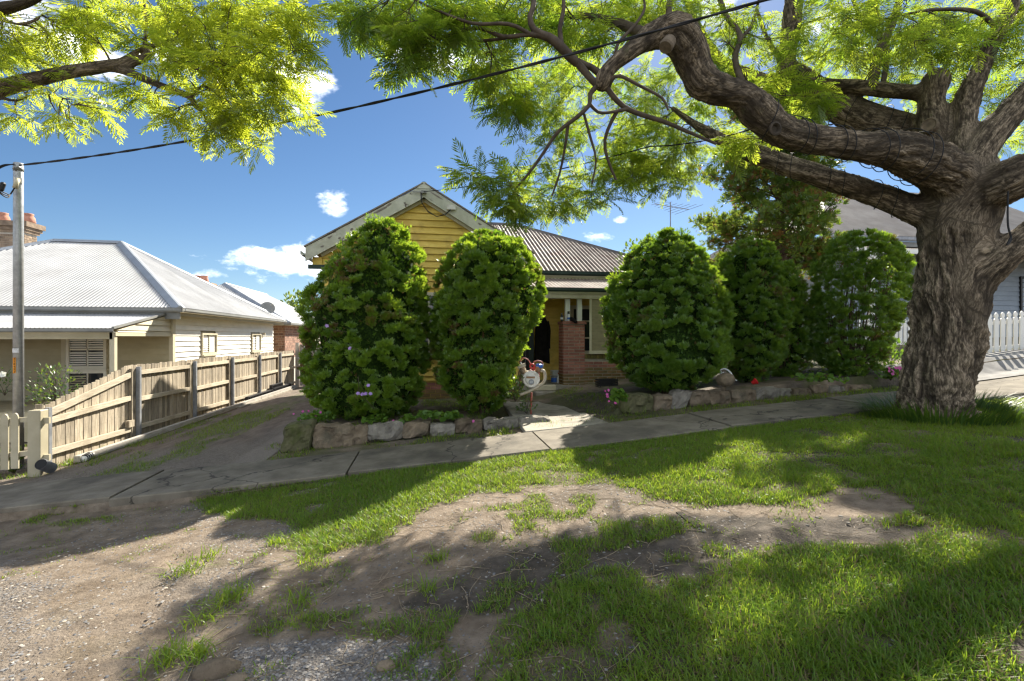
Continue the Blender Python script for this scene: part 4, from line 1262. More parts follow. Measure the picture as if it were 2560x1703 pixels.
# ------------------------------------------------------------------ grey house on the right
h = thing('blue_house', 'blue grey weatherboard house with dull metal hipped roof behind the big tree', 'house', (19, 19, -.2))
RV, RE = 15.4, 14.9
ru0, ru1 = 13.5, 27.0
rze = ZS(586, 14.4, RE)
part('wall', MB().box(ru0 + .5, ru1 - .5, RV + .02, 24, -.8, rze - .1), M['bluewall'], h)
boards('weatherboard', h, M['bluewall'], 'u', RV + .02, ru0 + .5, ru1 - .5, -.5, rze - .5, .19, -1)
rzr, rrv = rze + 3.2, 19.5
rr0 = ru0 + (rrv - RE)
part('roof', slope_sheet(ru0, ru1, lambda s: (s, RE, rze), lambda s: (s, RE + (rrv - RE) * min(1, (s - ru0) / (rr0 - ru0)), rze + (rzr - rze) * min(1, (s - ru0) / (rr0 - ru0))), .085, .012, 5), M['roofgrey'], h, True)
part('roof', slope_sheet(RE, 2 * rrv - RE, lambda s: (ru0, s, rze), lambda s: (ru0 + (rr0 - ru0) * (1 - abs(s - rrv) / (rrv - RE)), s, rze + (rzr - rze) * (1 - abs(s - rrv) / (rrv - RE))), .1, .012, 4), M['roofgrey'], h, True)
part('ridge_cap', cap((ru0, RE, rze), (rr0, rrv, rzr)), M['roofgrey'], h)
part('ridge_cap', cap((rr0, rrv, rzr), (ru1, rrv, rzr)), M['roofgrey'], h)
gutter_run((ru0 - .05, RE + .02, rze), (ru1, RE + .02, rze), (0, -1, 0), M['galvpost'], h, h=.16, w=.13)
part('fascia', MB().box(ru0, ru1, RE + .03, RE + .06, rze - .34, rze - .165), M['gutter'], h)
part('soffit', MB().box(ru0, ru1, RE + .06, RV, rze - .33, rze - .3), M['gutter'], h)
# lean-to veranda with a white edge and posts
lv = 13.6
lz = ZS(615, 13, lv)
part('veranda_roof', slope_sheet(ru0 + .2, ru1, lambda s: (s, lv, lz), lambda s: (s, RV, lz + .35), .085, .01, 4), M['roofgrey'], h, True)
part('veranda_beam', MB().box(ru0 + .2, ru1, lv - .03, lv + .05, lz - .17, lz - .02), M['whitepaint'], h)
for px in (2186, 2390, 2700):
    uu = US(px, lv)
    ps = part('veranda_post', MB().box(uu - .08, uu + .08, lv + .06, lv + .2, -.4, lz - .16), M['whitepaint'], h)
    part('capital', MB().box(uu - .16, uu + .16, lv + .02, lv + .25, lz - .38, lz - .24).box(uu - .12, uu + .12, lv + .04, lv + .23, lz - .24, lz - .17), M['whitepaint'], ps)
wd = frame_window(h, 'window', 'u', RV, US(2548, RV), US(2640, RV), ZS(795, 22, RV), ZS(690, 22, RV), -1, M['darkstone'], fw=.08)
def catm(pts, n=6):
    pts = [Vector(p) for p in pts]
    ext = [pts[0] * 2 - pts[1]] + pts + [pts[-1] * 2 - pts[-2]]
    r_ = []
    for i in range(1, len(ext) - 2):
        p0, p1, p2, p3 = ext[i - 1:i + 3]
        for k in range(n):
            t_ = k / n
            r_.append(.5 * ((2 * p1) + (p2 - p0) * t_ + (2 * p0 - 5 * p1 + 4 * p2 - p3) * t_ ** 2 + (3 * p1 - p0 - 3 * p2 + p3) * t_ ** 3))
    r_.append(pts[-1])
    return r_

# ------------------------------------------------------------------ paling fence along the driveway
FU = -5.80
fv0 = 8.51
f = thing('paling_fence', 'long weathered brown paling fence with grey steel posts along the driveway', 'fence', (FU, 15, -1.95))
def fence_top(v):
    s = v - fv0
    if s < 2.2: return -1.06 + (.52) * (s / 2.2)
    return -.54 + .012 * math.sin(s * 1.3)
pls = [boxmesh('paling', .014, .1, 1.0, M['paling'], jit=.002) for _ in range(4)]
for me_ in pls:     # dog-eared tops
    for vtx in me_.vertices:
        if vtx.co.z > .5 and abs(vtx.co.y) > .02:
            vtx.co.y *= .97
v = 8.40
k = 0
while v < 22.55:
    wd_ = rng.uniform(.088, .104)
    z0 = GZ(FU - .1, v) - .03
    zt = fence_top(v + .05) + rng.uniform(-.010, .013)
    o_ = piece('paling', pls[k % 4], f, (FU - .052 - (k % 2) * .006 + rng.uniform(-.002, .002), v + wd_ / 2, z0))
    o_.scale = (1, wd_ / .1, zt - z0)
    o_.rotation_euler = (rng.uniform(-.006, .006), 0, rng.uniform(-.02, .02))
    v += wd_ + rng.uniform(.004, .012)
    k += 1
posts = [8.51, 10.86, 13.24, 15.6, 17.95, 20.3, 22.6]
for i, pv in enumerate(posts):
    top = -1.07 if i == 0 else fence_top(pv) - .04
    zb = GZ(FU, pv) - .1
    pm = M['greytimber'] if i == 6 else M['galvpost']
    part('post', MB().box(FU + .012, FU + .085, pv - .03, pv + .03, zb, top + (.05 if i == 6 else 0)), pm, f)
    if i not in (0, 6):
        part('timber_post', MB().box(FU - .035, FU + .02, pv - .17, pv - .045, zb, top - .03), M['paling'], f)
def rail(v0, za, v1, zb, h_=.085, x=0):
    part('rail', MB().bar((FU - .012 + x, v0, za), (FU - .012 + x, v1, zb), .045, h_), M['rail'], f)
g0 = lambda v: GZ(FU, v)
for i in range(6):
    a, b_ = posts[i] + .032, posts[i + 1] - .032
    if i == 0:
        rail(a, -1.18, b_, -.70, .10)
        rail(a, -1.29, b_, -1.18, .09)
    else:
        rail(a, fence_top(a) - .16, b_, fence_top(b_) - .16)
        rail(a, fence_top(a) - .16 - .50 - .04 * min(i, 2), b_, fence_top(b_) - .16 - .52 - .03 * min(i, 2))
    rail(a, g0(a) + .24, b_, g0(b_) + .23, .09)
part('rail_block', MB().box(FU - .03, FU + .05, 10.55, 10.72, -1.75, -1.62), M['paling'], f)

# rear gate with a small sign
g = thing('side_gate', 'silvery grey paling side gate at the far end of the driveway', 'gate', (-5.1, 22.9, -2.1))
x = FU + .12
k = 0
while x < -3.6:
    wd_ = rng.uniform(.12, .15)
    zt = -.28 + rng.uniform(-.02, .02)
    part('plank', MB().box(x, x + wd_, 22.86, 22.885, -2.15 + rng.uniform(0, .03), zt), M['greytimber'], g)
    x += wd_ + .006
    k += 1
for zc in (-.55, -1.75):
    part('rail', MB().box(FU + .12, -3.6, 22.888, 22.93, zc - .05, zc + .05), M['greytimber'], g)
part('gate_post', MB().box(FU - .02, FU + .115, 22.72, 22.84, -2.2, -.22), M['greytimber'], g)
part('latch', MB().tube([(FU + .05, 22.70, -.90), (FU + .45, 22.84, -.85)], .018, 6), M['galv'], g)
sg = MB().box(-5.50, -5.18, 22.835, 22.85, -.75, -.38)
sgo = solo('gate_sign', sg, M['labelwhite'], 'small worn white warning sign fixed to the grey side gate', 'sign')
for (a, b_, c_, d_, mt_) in ((-5.46, -5.24, -.47, -.44, 'blackink'), (-5.46, -5.30, -.53, -.50, 'blackink'), (-5.27, -5.21, -.62, -.50, 'rednumber'), (-5.46, -5.32, -.70, -.56, 'blackink')):
    part('sign_mark', MB().box(a, b_, 22.829, 22.834, c_, d_), M[mt_], sgo)

# timber edging, pipe and crates at the foot of the fence
ea, eb = P(217, 1136, 7.72), P(719, 963, 20.4)
ea.x, eb.x = -5.52, -5.55
ea.z, eb.z = GZ(-5.5, ea.y) + .07, GZ(-5.5, eb.y) + .10
e = thing('timber_edging', 'long grey timber sleeper edging lying at the foot of the paling fence', 'edging', (ea + eb) / 2 - Vector((0, 0, .08)))
for f0, f1 in ((0, .34), (.343, .66), (.663, 1)):
    part('sleeper', MB().bar(ea.lerp(eb, f0), ea.lerp(eb, f1), .09, .10), M['sleeper'], e)
part('concrete_footing', MB().bar(ea.lerp(eb, .5) + Vector((.05, 0, -.1)), eb + Vector((.05, 0, -.11)), .12, .14), M['concf'], e)
for k, (f0, f1, up) in enumerate(((.60, .79, .10), (.80, .97, .12), (.785, .885, .26))):
    a, b_ = ea.lerp(eb, f0) + Vector((-.14, 0, up - .04)), ea.lerp(eb, f1) + Vector((-.14, 0, up - .04))
    c = thing('drain_grate_channel', ('long black slotted channel lying behind the timber edging, nearer one on the ground',
                                      'black slotted channel lying behind the timber edging, farther one on the ground',
                                      'short black plastic slotted channel stacked on top of another by the fence')[k], 'channel', (a + b_) / 2 - Vector((0, 0, .06)), 'black slotted channels by the fence')
    part('body', MB().bar(a, b_, .11, .02), M['blackplastic'], c).location = (0, 0, .055)
    part('back', MB().bar(a + Vector((-.05, 0, 0)), b_ + Vector((-.05, 0, 0)), .012, .13), M['blackplastic'], c)
    nseg = int((b_ - a).length / .14)
    rb = boxmesh('rib', .10, .03, .11, M['blackplastic'])
    for q in range(nseg + 1):
        piece('rib', rb, c, a.lerp(b_, q / nseg) + Vector((0, 0, -.055)))
    part('base', MB().bar(a - Vector((0, 0, .06)), b_ - Vector((0, 0, .06)), .11, .012), M['blackplastic'], c)
pc = P(199, 1142, 7.75)
pc.x, pc.z = -5.47, GZ(-5.47, pc.y) + .06
pp = thing('pipe_joiner', 'short white and dark ribbed pipe end lying at the start of the timber edging', 'pipe', pc - Vector((0, 0, .05)))
part('body', MB().tube([pc + Vector((-.05, .28, .01)), pc + Vector((.02, -.02, 0))], .05, 12), M['whiteplastic'], pp, True)
for q in range(4):
    part('band', MB().tube([pc + Vector((-.04 + q * .016, .22 - q * .065, .01)), pc + Vector((-.033 + q * .016, .19 - q * .065, .01))], .055, 12), M['blackplastic'], pp, True)
pc = P(110, 1163, 6.95)
pc.z = GZ(pc.x, pc.y) + .08
pp = thing('drain_pipe', 'grey corrugated drain pipe end poking out beside the cream gate post', 'pipe', pc - Vector((0, 0, .08)))
PA = P(102, 1160, 6.85)
axp = (P(134, 1173, 7.12) - PA).normalized()
prof = []
for q in range(25):
    prof += [(.076 if q % 2 else .069, q * .011)]
prof += [(.060, .264), (.062, .02)]
mb = MB()
A = PA
mb.lathe([(r, z) for r, z in prof], A, axp, 20)
mb.f = mb.f[:-2]
part('ribbed_wall', mb, M['blackpipe'], pp, False)
# mouth facing us: black plug put in for the shade inside
part('bore_shade', MB().lathe([(.064, .004), (.064, .2)], A, axp, 20), M['blackink'], pp)

# ------------------------------------------------------------------ cream picket fence at the left edge
pf = thing('picket_fence', 'cream picket fence with rounded tops at the left edge below the pole', 'fence', (-7.2, 8.05, -2.05))
def picket_mesh(name, wd_, ht, mat, kind, th=.02):
    h2 = wd_ / 2
    if kind == 'round':
        prof = [(-h2, 0), (h2, 0), (h2, ht - .09)] + [(h2 * math.cos(a), ht - .09 + .09 * math.sin(a)) for a in np.linspace(.3, math.pi - .3, 6)] + [(-h2, ht - .09)]
    else:   # windsor: waisted neck under a pointed round head
        prof = [(-h2, 0), (h2, 0), (h2, ht - .155), (h2 * .55, ht - .135), (h2 * .55, ht - .115), (h2 * .95, ht - .085), (h2 * .8, ht - .045), (h2 * .35, ht - .012), (0, ht),
                (-h2 * .35, ht - .012), (-h2 * .8, ht - .045), (-h2 * .95, ht - .085), (-h2 * .55, ht - .115), (-h2 * .55, ht - .135), (-h2, ht - .155)]
    mb = MB().prism(prof, 1, -th / 2, th / 2)
    me = bpy.data.meshes.new(name)
    me.from_pydata(mb.v, [], mb.f)
    me.materials.append(mat)
    return me
po = P(84, 1183, 6.95)
pv = po.y
pw = .082
pbz = GZ(po.x, pv) - .05
ptz = P(84, 1027, 6.95).z
bevel(part('gate_post', MB().box(po.x - pw, po.x + pw, pv, pv + .16, pbz, ptz), M['picketcream'], pf), .008)
pk = picket_mesh('picket', .095, .80, M['picketcream'], 'round')
for k in range(9):
    px = 36 - k * 25.5
    q = P(px, 1040, 7.02)
    u_ = US(px, pv + .03)
    piece('picket', pk, pf, (u_, pv + .04, ptz - .80 - .03 - k * .01))
for zz in (ptz - .13, ptz - .62):
    part('rail', MB().bar((po.x - .05, pv + .075, zz), (po.x - 2.1, pv + .075, zz - .10), .04, .07), M['picketcream'], pf)
part('rail_stub', MB().box(po.x + pw, po.x + pw + .07, pv + .06, pv + .10, ptz - .20, ptz - .11).box(po.x + pw, po.x + pw + .07, pv + .06, pv + .10, ptz - .74, ptz - .65), M['picketcream'], pf)
part('end_board', MB().box(US(87, pv + .4), US(105, pv + .4), pv + .40, pv + .43, pbz, ptz + .04), M['paling'], pf)

# ------------------------------------------------------------------ white picket fences on the right
wf = thing('white_picket_fence', 'white picket fence with shaped heads right of the big tree trunk', 'fence', (13.2, 9.2, -.5))
pk = picket_mesh('picket', .125, .96, M['picketwhite'], 'windsor', .022)
fv = 9.2
ua = US(2425, fv)
for k in range(14):
    uu = ua + k * .185
    piece('picket', pk, wf, (uu, fv, -.42 + .012 * k))
for zz in (.30, -.28):
    part('rail', MB().bar((ua - .1, fv + .035, zz - .01), (ua + 2.6, fv + .035, zz + .16), .05, .075), M['picketwhite'], wf)
part('plinth_board', MB().bar((ua - .1, fv, -.53), (ua + 2.6, fv, -.36), .05, .16), M['concf'], wf)
wf = thing('white_picket_fence', 'short stretch of white picket fence seen just left of the big trunk', 'fence', (17.0, 13.0, -.1))
fv = 13.0
ua = US(2150, fv)
pk2 = picket_mesh('picket', .115, 1.0, M['picketwhite'], 'windsor', .022)
for k in range(16):
    piece('picket', pk2, wf, (ua + k * .165, fv, -.40))
for zz in (.38, -.2):
    part('rail', MB().box(ua - .1, ua + 2.6, fv + .014, fv + .06, zz - .04, zz + .04), M['picketwhite'], wf)

# ------------------------------------------------------------------ steel pole with cables
pc = P(46, 1000, 7.55)
pzb = GZ(pc.x, pc.y) - .1
pzt = P(46, 408, 7.55).z
pole = thing('service_pole', 'round galvanised steel service pole standing behind the cream pickets', 'pole', (pc.x, pc.y, pzb))
part('shaft', MB().lathe([(.066, pzb), (.060, pzt - .01), (.057, pzt)], (pc.x, pc.y, 0), n=24), M['galv'], pole, True)
part('top_band', MB().lathe([(.061, pzt - .13), (.063, pzt - .13), (.063, pzt - .06), (.061, pzt - .06)], (pc.x, pc.y, 0), n=24), M['gutter'], pole, True)
cvec = -Vector((pc.x, pc.y, 0)).normalized()
rvec = Vector((-cvec.y, cvec.x, 0))      # to the right as seen from the street
def onpole(px, py, out=0.0, r=.064):
    """point on the pole's front skin"""
    off = (px - 46) / FPX * 7.55 * .70
    off = max(-r * .95, min(r * .95, off))
    d_ = math.sqrt(max(1e-6, r * r - off * off))
    z = (HY - py) / FPX * (7.55 - d_ * .7)
    return Vector((pc.x, pc.y, 0)) + rvec * off + cvec * (d_ + out) + Vector((0, 0, z))
rgt, fwd = rvec, cvec
def pole_patch(name, px0, px1, py0, py1, mat, lift=.002):
    mb = MB()
    n = 5
    vs, fs = [], []
    for i in range(n + 1):
        px = px0 + (px1 - px0) * i / n
        for py in (py0, py1):
            vs.append(onpole(px, py, lift, .0690))
    for i in range(n):
        fs.append((2 * i, 2 * i + 1, 2 * i + 3, 2 * i + 2))
    return part(name, mb.add(vs, fs), mat, pole)
pole_patch('worn_label', 28.5, 47, 871, 882, M['labelwhite'])
pole_patch('top_label', 34, 60, 444, 458, M['labelwhite'])
npl = pole_patch('number_plate', 32.3, 39.0, 894, 933, M['orange'])
for i, dch in enumerate('358453'):
    cu = bpy.data.curves.new('digit', 'FONT')
    cu.body = dch
    cu.size = .043
    cu.align_x = 'CENTER'
    cu.align_y = 'CENTER'
    cu.extrude = .0004
    cu.offset = .0009
    cu.materials.append(M['blackink'])
    q = onpole(35.6, 894 + 3.2 + i * 6.52, .004, .0690)
    to = bpy.data.objects.new('tmp', cu)
    COL.objects.link(to)
    bpy.context.view_layer.update()
    dme = bpy.data.meshes.new_from_object(to.evaluated_get(bpy.context.evaluated_depsgraph_get()))
    bpy.data.objects.remove(to, do_unlink=True)
    o_ = link('digit', dme, npl)
    nrm = (q - Vector((pc.x, pc.y, q.z))).normalized()
    o_.rotation_euler = (R(90), 0, math.atan2(nrm.x, -nrm.y))
    o_.location = q - wloc(npl)
q = onpole(44, 452, .0)
part('conduit_elbow', MB().tube([q - fwd * .03, q + fwd * .05, q + fwd * .075 - Vector((0, 0, .05)) - rgt * .01, q + fwd * .075 - Vector((0, 0, .14)) - rgt * .03], .03, 12), M['creampaint'], pole, True)
part('hook', MB().tube([onpole(52, 418, .02), onpole(36, 421, .06), onpole(30, 425, .04), onpole(41, 428, 0)], .01, 6), M['galv'], pole, True)
for k in range(3):
    a = q + fwd * .075 - Vector((0, 0, .13)) - rgt * .03
    pts = [a, a - rgt * .05 - Vector((0, 0, .12)), P(20 - k * 2, 494 - k * 5, 7.3), P(6 - k * 5, 488 - k * 7, 7.2), P(-14 - k * 4, 470 - k * 8, 7.2), P(-24, 440 - k * 4, 7.2), P(-12, 428 - k * 3, 7.3), P(10, 416 - k * 2, 7.4), onpole(36, 412 + k, .01)]
    mb = MB().tube(catm(pts, 6), .009, 6)
    part('cable', mb, M['blackrubber'], pole, True)
part('connector', MB().lathe([(.02, 0), (.035, .02), (.035, .12), (.02, .14)], P(1, 478, 7.2), (.2, .1, .9), 8), M['blackplastic'], pole)

def sagwire(name, pts2, rad, label, cat='cable'):
    mb = MB()
    for k in range(2):
        pp_ = []
        for i, p in enumerate(pts2):
            a = i * 1.1 + k * math.pi
            pp_.append(p + Vector((0, math.cos(a) * rad * .7, math.sin(a) * rad * .7)))
        mb.tube(pp_, rad, 5)
    return solo(name, mb, M['blackrubber'], label, cat, smooth=True)
A = onpole(50, 413, .01)
B = P(1900, 4, 4.6)
wp = []
for i in range(90):
    s = i / 60
    p = A + (B - A) * s
    p.z -= .20 * 4 * s * (1 - s) if s < 1 else -.0
    wp.append(p)
sagwire('overhead_cable', wp[:86], .0105, 'thick black overhead cable rising from the steel pole across the sky')
A = Vector((gc, BV - .07, pz - .19))
B = P(1626, 366, 7.5)
C = P(1905, 315, 6.02)
wp = []
for i in range(60):
    s = i / 30
    p = A + (B - A) * s if s < 1 else B + (C - B) * (s - 1)
    p.z -= .10 * 4 * s * (1 - s) if s < 1 else .06 * 4 * (s - 1) * (2 - s)
    wp.append(p)
sagwire('service_wire', wp, .007, 'thin black service wire running from the yellow gable up into the big tree')

# TV antenna standing behind the shrubs
ab = P(1676, 640, 18.5)
at_ = P(1676, 509, 18.5)
an = thing('tv_antenna', 'thin television antenna on a mast above the tall green shrub', 'antenna', (ab.x, ab.y, mze + .8))
part('mast', MB().tube([(ab.x, ab.y, mze + .2), at_ + Vector((0, 0, .05))], .02, 6), M['galvpost'], an)
bm = P(1636, 510, 18.5), P(1722, 524, 18.0)
part('boom', MB().tube(bm, .015, 5), M['galvpost'], an)
for k in range(8):
    c = bm[0].lerp(bm[1], k / 7)
    hl = .12 + .055 * k
    part('element', MB().tube([c + Vector((-hl * .9, .4 * hl, -.30 * hl)), c + Vector((hl * .9, -.4 * hl, .30 * hl))], .007, 4), M['galvpost'], an)
part('element', MB().tube([P(1640, 508, 18.5), P(1680, 505, 18.4)], .006, 4), M['galvpost'], an)

# ------------------------------------------------------------------ garden stone walls
SH = np.random.default_rng(4)
def stone(name, parent, px0, px1, py0, py1, v, mat, dep=.22, tilt=0.0, seed=0, taper=(0, 0)):
    px0, px1 = px0 - 2.5, px1 + 2.5
    v += SH.uniform(-.03, .04)
    u0, u1 = US(px0, v), US(px1, v)
    um = (u0 + u1) / 2
    z0, z1 = ZS(py1, um, v) - .10, ZS(py0, um, v) - SH.uniform(.01, .07)
    tilt += SH.uniform(-.12, .12)
    r_ = np.random.default_rng(seed + 100)
    nx = max(5, int((u1 - u0) / .045)); nz_ = max(4, int((z1 - z0) / .05)); ny = 4
    # box lattice, chipped by noise
    mb = MB()
    import itertools
    def shp(a, b_, c_):
        e = 8.0
        x, y, z = a * 2 - 1, b_ * 2 - 1, c_ * 2 - 1
        n_ = (abs(x) ** e + abs(y) ** e + abs(z) ** e) ** (1 / e)
        mxx = max(abs(x), abs(y), abs(z), 1e-6)
        k = mxx / max(n_, 1e-6)
        x, y, z = x * k, y * k, z * k
        p = np.array([[x * (u1 - u0) * 3 + seed * 7.3, y * 1.2, z * (z1 - z0) * 3]])
        d_ = (fnoise(p * 1.6, seed, 3)[0] - .5) * .15
        hx = (u1 - u0) / 2 - .004
        top = taper[0] * (1 - a) + taper[1] * a
        return (um + x * hx + d_ * .5 + tilt * z * (z1 - z0) / 2, v + dep / 2 + y * dep / 2 + d_ * .9, (z0 + z1) / 2 + z * (z1 - z0) / 2 + d_ * .45 - top * c_)
    ids = {}
    def vid(i, j, k):
        if (i, j, k) not in ids:
            ids[(i, j, k)] = len(mb.v)
            mb.v.append(shp(i / nx, j / ny, k / nz_))
        return ids[(i, j, k)]
    for i in range(nx):
        for k in range(nz_):
            mb.f.append((vid(i, 0, k), vid(i + 1, 0, k), vid(i + 1, 0, k + 1), vid(i, 0, k + 1)))
            mb.f.append((vid(i, ny, k), vid(i, ny, k + 1), vid(i + 1, ny, k + 1), vid(i + 1, ny, k)))
        for j in range(ny):
            mb.f.append((vid(i, j, 0), vid(i, j + 1, 0), vid(i + 1, j + 1, 0), vid(i + 1, j, 0)))
            mb.f.append((vid(i, j, nz_), vid(i + 1, j, nz_), vid(i + 1, j + 1, nz_), vid(i, j + 1, nz_)))
    for j in range(ny):
        for k in range(nz_):
            mb.f.append((vid(0, j, k), vid(0, j, k + 1), vid(0, j + 1, k + 1), vid(0, j + 1, k)))
            mb.f.append((vid(nx, j, k), vid(nx, j + 1, k), vid(nx, j + 1, k + 1), vid(nx, j, k + 1)))
    return part(name, mb, mat, parent, False)
sw = thing('stone_wall', 'low garden wall of rough stones under the two left shrubs', 'wall', (-.9, 8.0, -1.7))
stone('stone', sw, 705, 777, 1050, 1119, 7.86, M['mossrock'], .38, seed=1, taper=(.03, 0))
for i, (a, b_, y0, y1, mt_, tp) in enumerate(((781, 882, 1056, 1110, 'stone', (0, .01)), (884, 918, 1060, 1099, 'stone', (.02, .04)), (916, 1008, 1046, 1087, 'greystone', (.05, 0)), (1010, 1072, 1048, 1078, 'stone', (0, .02)),
                                              (1075, 1137, 1048, 1076, 'greystone', (0, .02)), (1139, 1206, 1042, 1068, 'stone', (.0, .03)), (1209, 1300, 1040, 1061, 'greystone', (.02, .0)), (1302, 1378, 1037, 1055, 'greystone', (.0, .02)))):
    stone('stone', sw, a, b_, y0, y1, 7.98, M[mt_], .24, seed=3 + i, taper=tp)
# return of the wall beside the driveway: a low concrete kerb curving back
kb = [(-2.24, 8.25), (-2.19, 9.2), (-2.16, 10.5), (-2.3, 12.5)]
mb = MB()
for (a, b_) in zip(kb[:-1], kb[1:]):
    mb.hexa([(a[0] - .07, a[1], -1.95), (a[0] + .08, a[1], -1.95), (b_[0] + .08, b_[1] - .01, -1.98), (b_[0] - .07, b_[1] - .01, -1.98)],
            [(a[0] - .05, a[1], -1.47), (a[0] + .08, a[1], -1.45), (b_[0] + .08, b_[1] - .01, -1.45), (b_[0] - .05, b_[1] - .01, -1.47)])
solo('garden_kerb', mb, M['concf'], 'low concrete kerb between the driveway and the leftmost shrub', 'kerb')
sw = thing('stone_wall', 'low garden wall of rough stones under the shrubs right of the front path', 'wall', (5.3, 8.1, -1.1))
zz5 = lambda x: 1400 + x * .3955
zy5 = lambda y: 430 + y * .3955
for i, (a, b_, y0, y1, mt_, tl) in enumerate(((400, 598, 1396, 1495, 'mossrock', 0), (604, 708, 1394, 1478, 'stone', .1), (712, 820, 1374, 1466, 'greystone', .35), (826, 950, 1370, 1446, 'stone', 0), (953, 1083, 1366, 1436, 'stone', -.2),
                                              (1087, 1247, 1364, 1426, 'stone', 0), (1250, 1390, 1354, 1410, 'greystone', 0), (1394, 1480, 1362, 1398, 'greystone', 0), (1483, 1590, 1350, 1392, 'stone', 0), (1605, 1708, 1340, 1376, 'stone', 0),
                                              (1712, 1800, 1334, 1370, 'greystone', 0), (1804, 1975, 1324, 1362, 'stone', 0))):
    stone('stone', sw, zz5(a), zz5(b_), zy5(y0), zy5(y1), 8.02, M[mt_], .26, tl, seed=20 + i)

# ------------------------------------------------------------------ letterbox welded from an old engine
LY = 8.9
def Z8(x, y, d_=0.0):
    return P(1250 + x / 4.75, 720 + y / 4.75, LY + d_)
lb = Z8(365, 1500)
lbz = GZ(lb.x, lb.y)
L = thing('letterbox', 'quirky letterbox made from an old motor with a red number nine on a red post', 'letterbox', (lb.x, lb.y, lbz))
cf = Vector((-ST, -CT, 0))        # towards the street
q = Z8(372, 1240)
part('post', MB().tube([(lb.x, lb.y, lbz - .15), q], .019, 8), M['rustred'], L, True)
c0_ = Z8(373, 1080)
ax_ = (cf + Vector((-.10, 0, .03))).normalized()
part('drum', MB().lathe([(.05, -.16), (.135, -.15), (.15, -.12), (.15, .06), (.158, .065), (.158, .085), (.148, .088)], c0_, ax_, 28), M['enamel'], L, True)
part('lid_ring', MB().lathe([(.142, .085), (.156, .087), (.152, .102), (.128, .108), (.118, .10)], c0_, ax_, 28), M['enamel'], L, True)
part('lid', MB().lathe([(.116, .09), (.112, .104), (.05, .109), (.001, .11)], c0_, ax_, 28), M['enamel'], L, True)
fr = c0_ + ax_ * .112
sd_ = ax_.cross(Vector((0, 0, 1))).normalized() * -1
up_ = sd_.cross(ax_) * -1
if up_.z < 0: up_ = -up_
if sd_.dot(Vector((CT, -ST, 0))) < 0: sd_ = -sd_
sc = .00155
def onlid(x, y, lift=0.0):
    return fr + sd_ * ((x - 385) * sc) + up_ * ((1075 - y) * sc) + ax_ * lift
part('mail_slot', MB().bar(onlid(330, 1053, .004), onlid(430, 1053, .004), .014, .032), M['rust'], L)
part('round_badge', MB().lathe([(.050, 0), (.050, .006), (.044, .009), (.04, .006), (.001, .006)], onlid(388, 1108, -.004), ax_, 20), M['galvpost'], L)
for k in range(3):
    part('badge_line', MB().bar(onlid(370, 1097 + k * 10, .004), onlid(406, 1097 + k * 10, .004), .003, .006), M['labelwhite'], L)
part('exhaust_pipe', MB().tube(catm([Z8(470, 985, .05), Z8(515, 985, .02), Z8(535, 1030, 0), Z8(533, 1090, -.02), Z8(500, 1140, -.05), Z8(420, 1190, -.1), Z8(330, 1235, -.13), Z8(235, 1268, -.16)]), .030, 12), M['alloy'], L, True)
part('exhaust_pipe', MB().tube(catm([Z8(255, 960, .1), Z8(232, 1010, .08), Z8(240, 1090, .06), Z8(232, 1160, .05), Z8(180, 1200, .04), Z8(105, 1222, .02)]), .028, 12), M['rust'], L, True)
part('manifold', MB().tube(catm([Z8(300, 1000, .1), Z8(272, 1030, .08), Z8(262, 1080, .07), Z8(280, 1140, .1)]), .035, 10), M['alloy'], L, True)
# cylinder with fins, left
a, b_ = Z8(285, 1010, .06), Z8(248, 915, .04)
cyl = part('cylinder_head', MB().tube([a, b_], .045, 12), M['rust'], L)
for k in range(6):
    p = a.lerp(b_, .12 + k * .15)
    d_ = (b_ - a).normalized()
    part('fin', MB().lathe([(.062, -.004), (.064, .004)], p, d_, 14), M['alloy'], cyl)
part('cylinder_cap', MB().bar(Z8(208, 940, .03), Z8(304, 908, .03), .09, .055), M['alloy'], L)
part('spark_plug', MB().tube([Z8(262, 918, .03), Z8(244, 880, .03)], .012, 8), M['whiteplastic'], L)
# carburettor, right, with a crushed blue can on top
a, b_ = Z8(445, 1000, .04), Z8(468, 915, .03)
part('carburettor', MB().lathe([(.055, 0), (.06, .03), (.048, .05), (.05, .1), (.058, .12), (.04, .14)], a, b_ - a, 16), M['rust'], L, True)
mb = MB().lathe([(.03, 0), (.062, .01), (.07, .03), (.06, .055), (.03, .068)], Z8(466, 945, .03), (.15, -.1, 1), 12)
mb.v = [(x + rng.uniform(-.008, .008), y + rng.uniform(-.008, .008), z + rng.uniform(-.008, .008)) for x, y, z in mb.v]
part('blue_cap', mb, M['blue'], L)
part('spark_plug', MB().tube([Z8(505, 940, .03), Z8(512, 900, .03)], .010, 8), M['whiteplastic'], L)
part('lead', MB().tube(catm([Z8(243, 885, .03), Z8(248, 845, .03), Z8(290, 833, .02), Z8(335, 855, .02), Z8(368, 905, .02)]), .010, 8), M['redhose'], L, True)
part('lead', MB().tube(catm([Z8(393, 910, .02), Z8(402, 880, .02), Z8(448, 864, .02), Z8(495, 878, .02), Z8(508, 905, .02)]), .010, 8), M['redhose'], L, True)
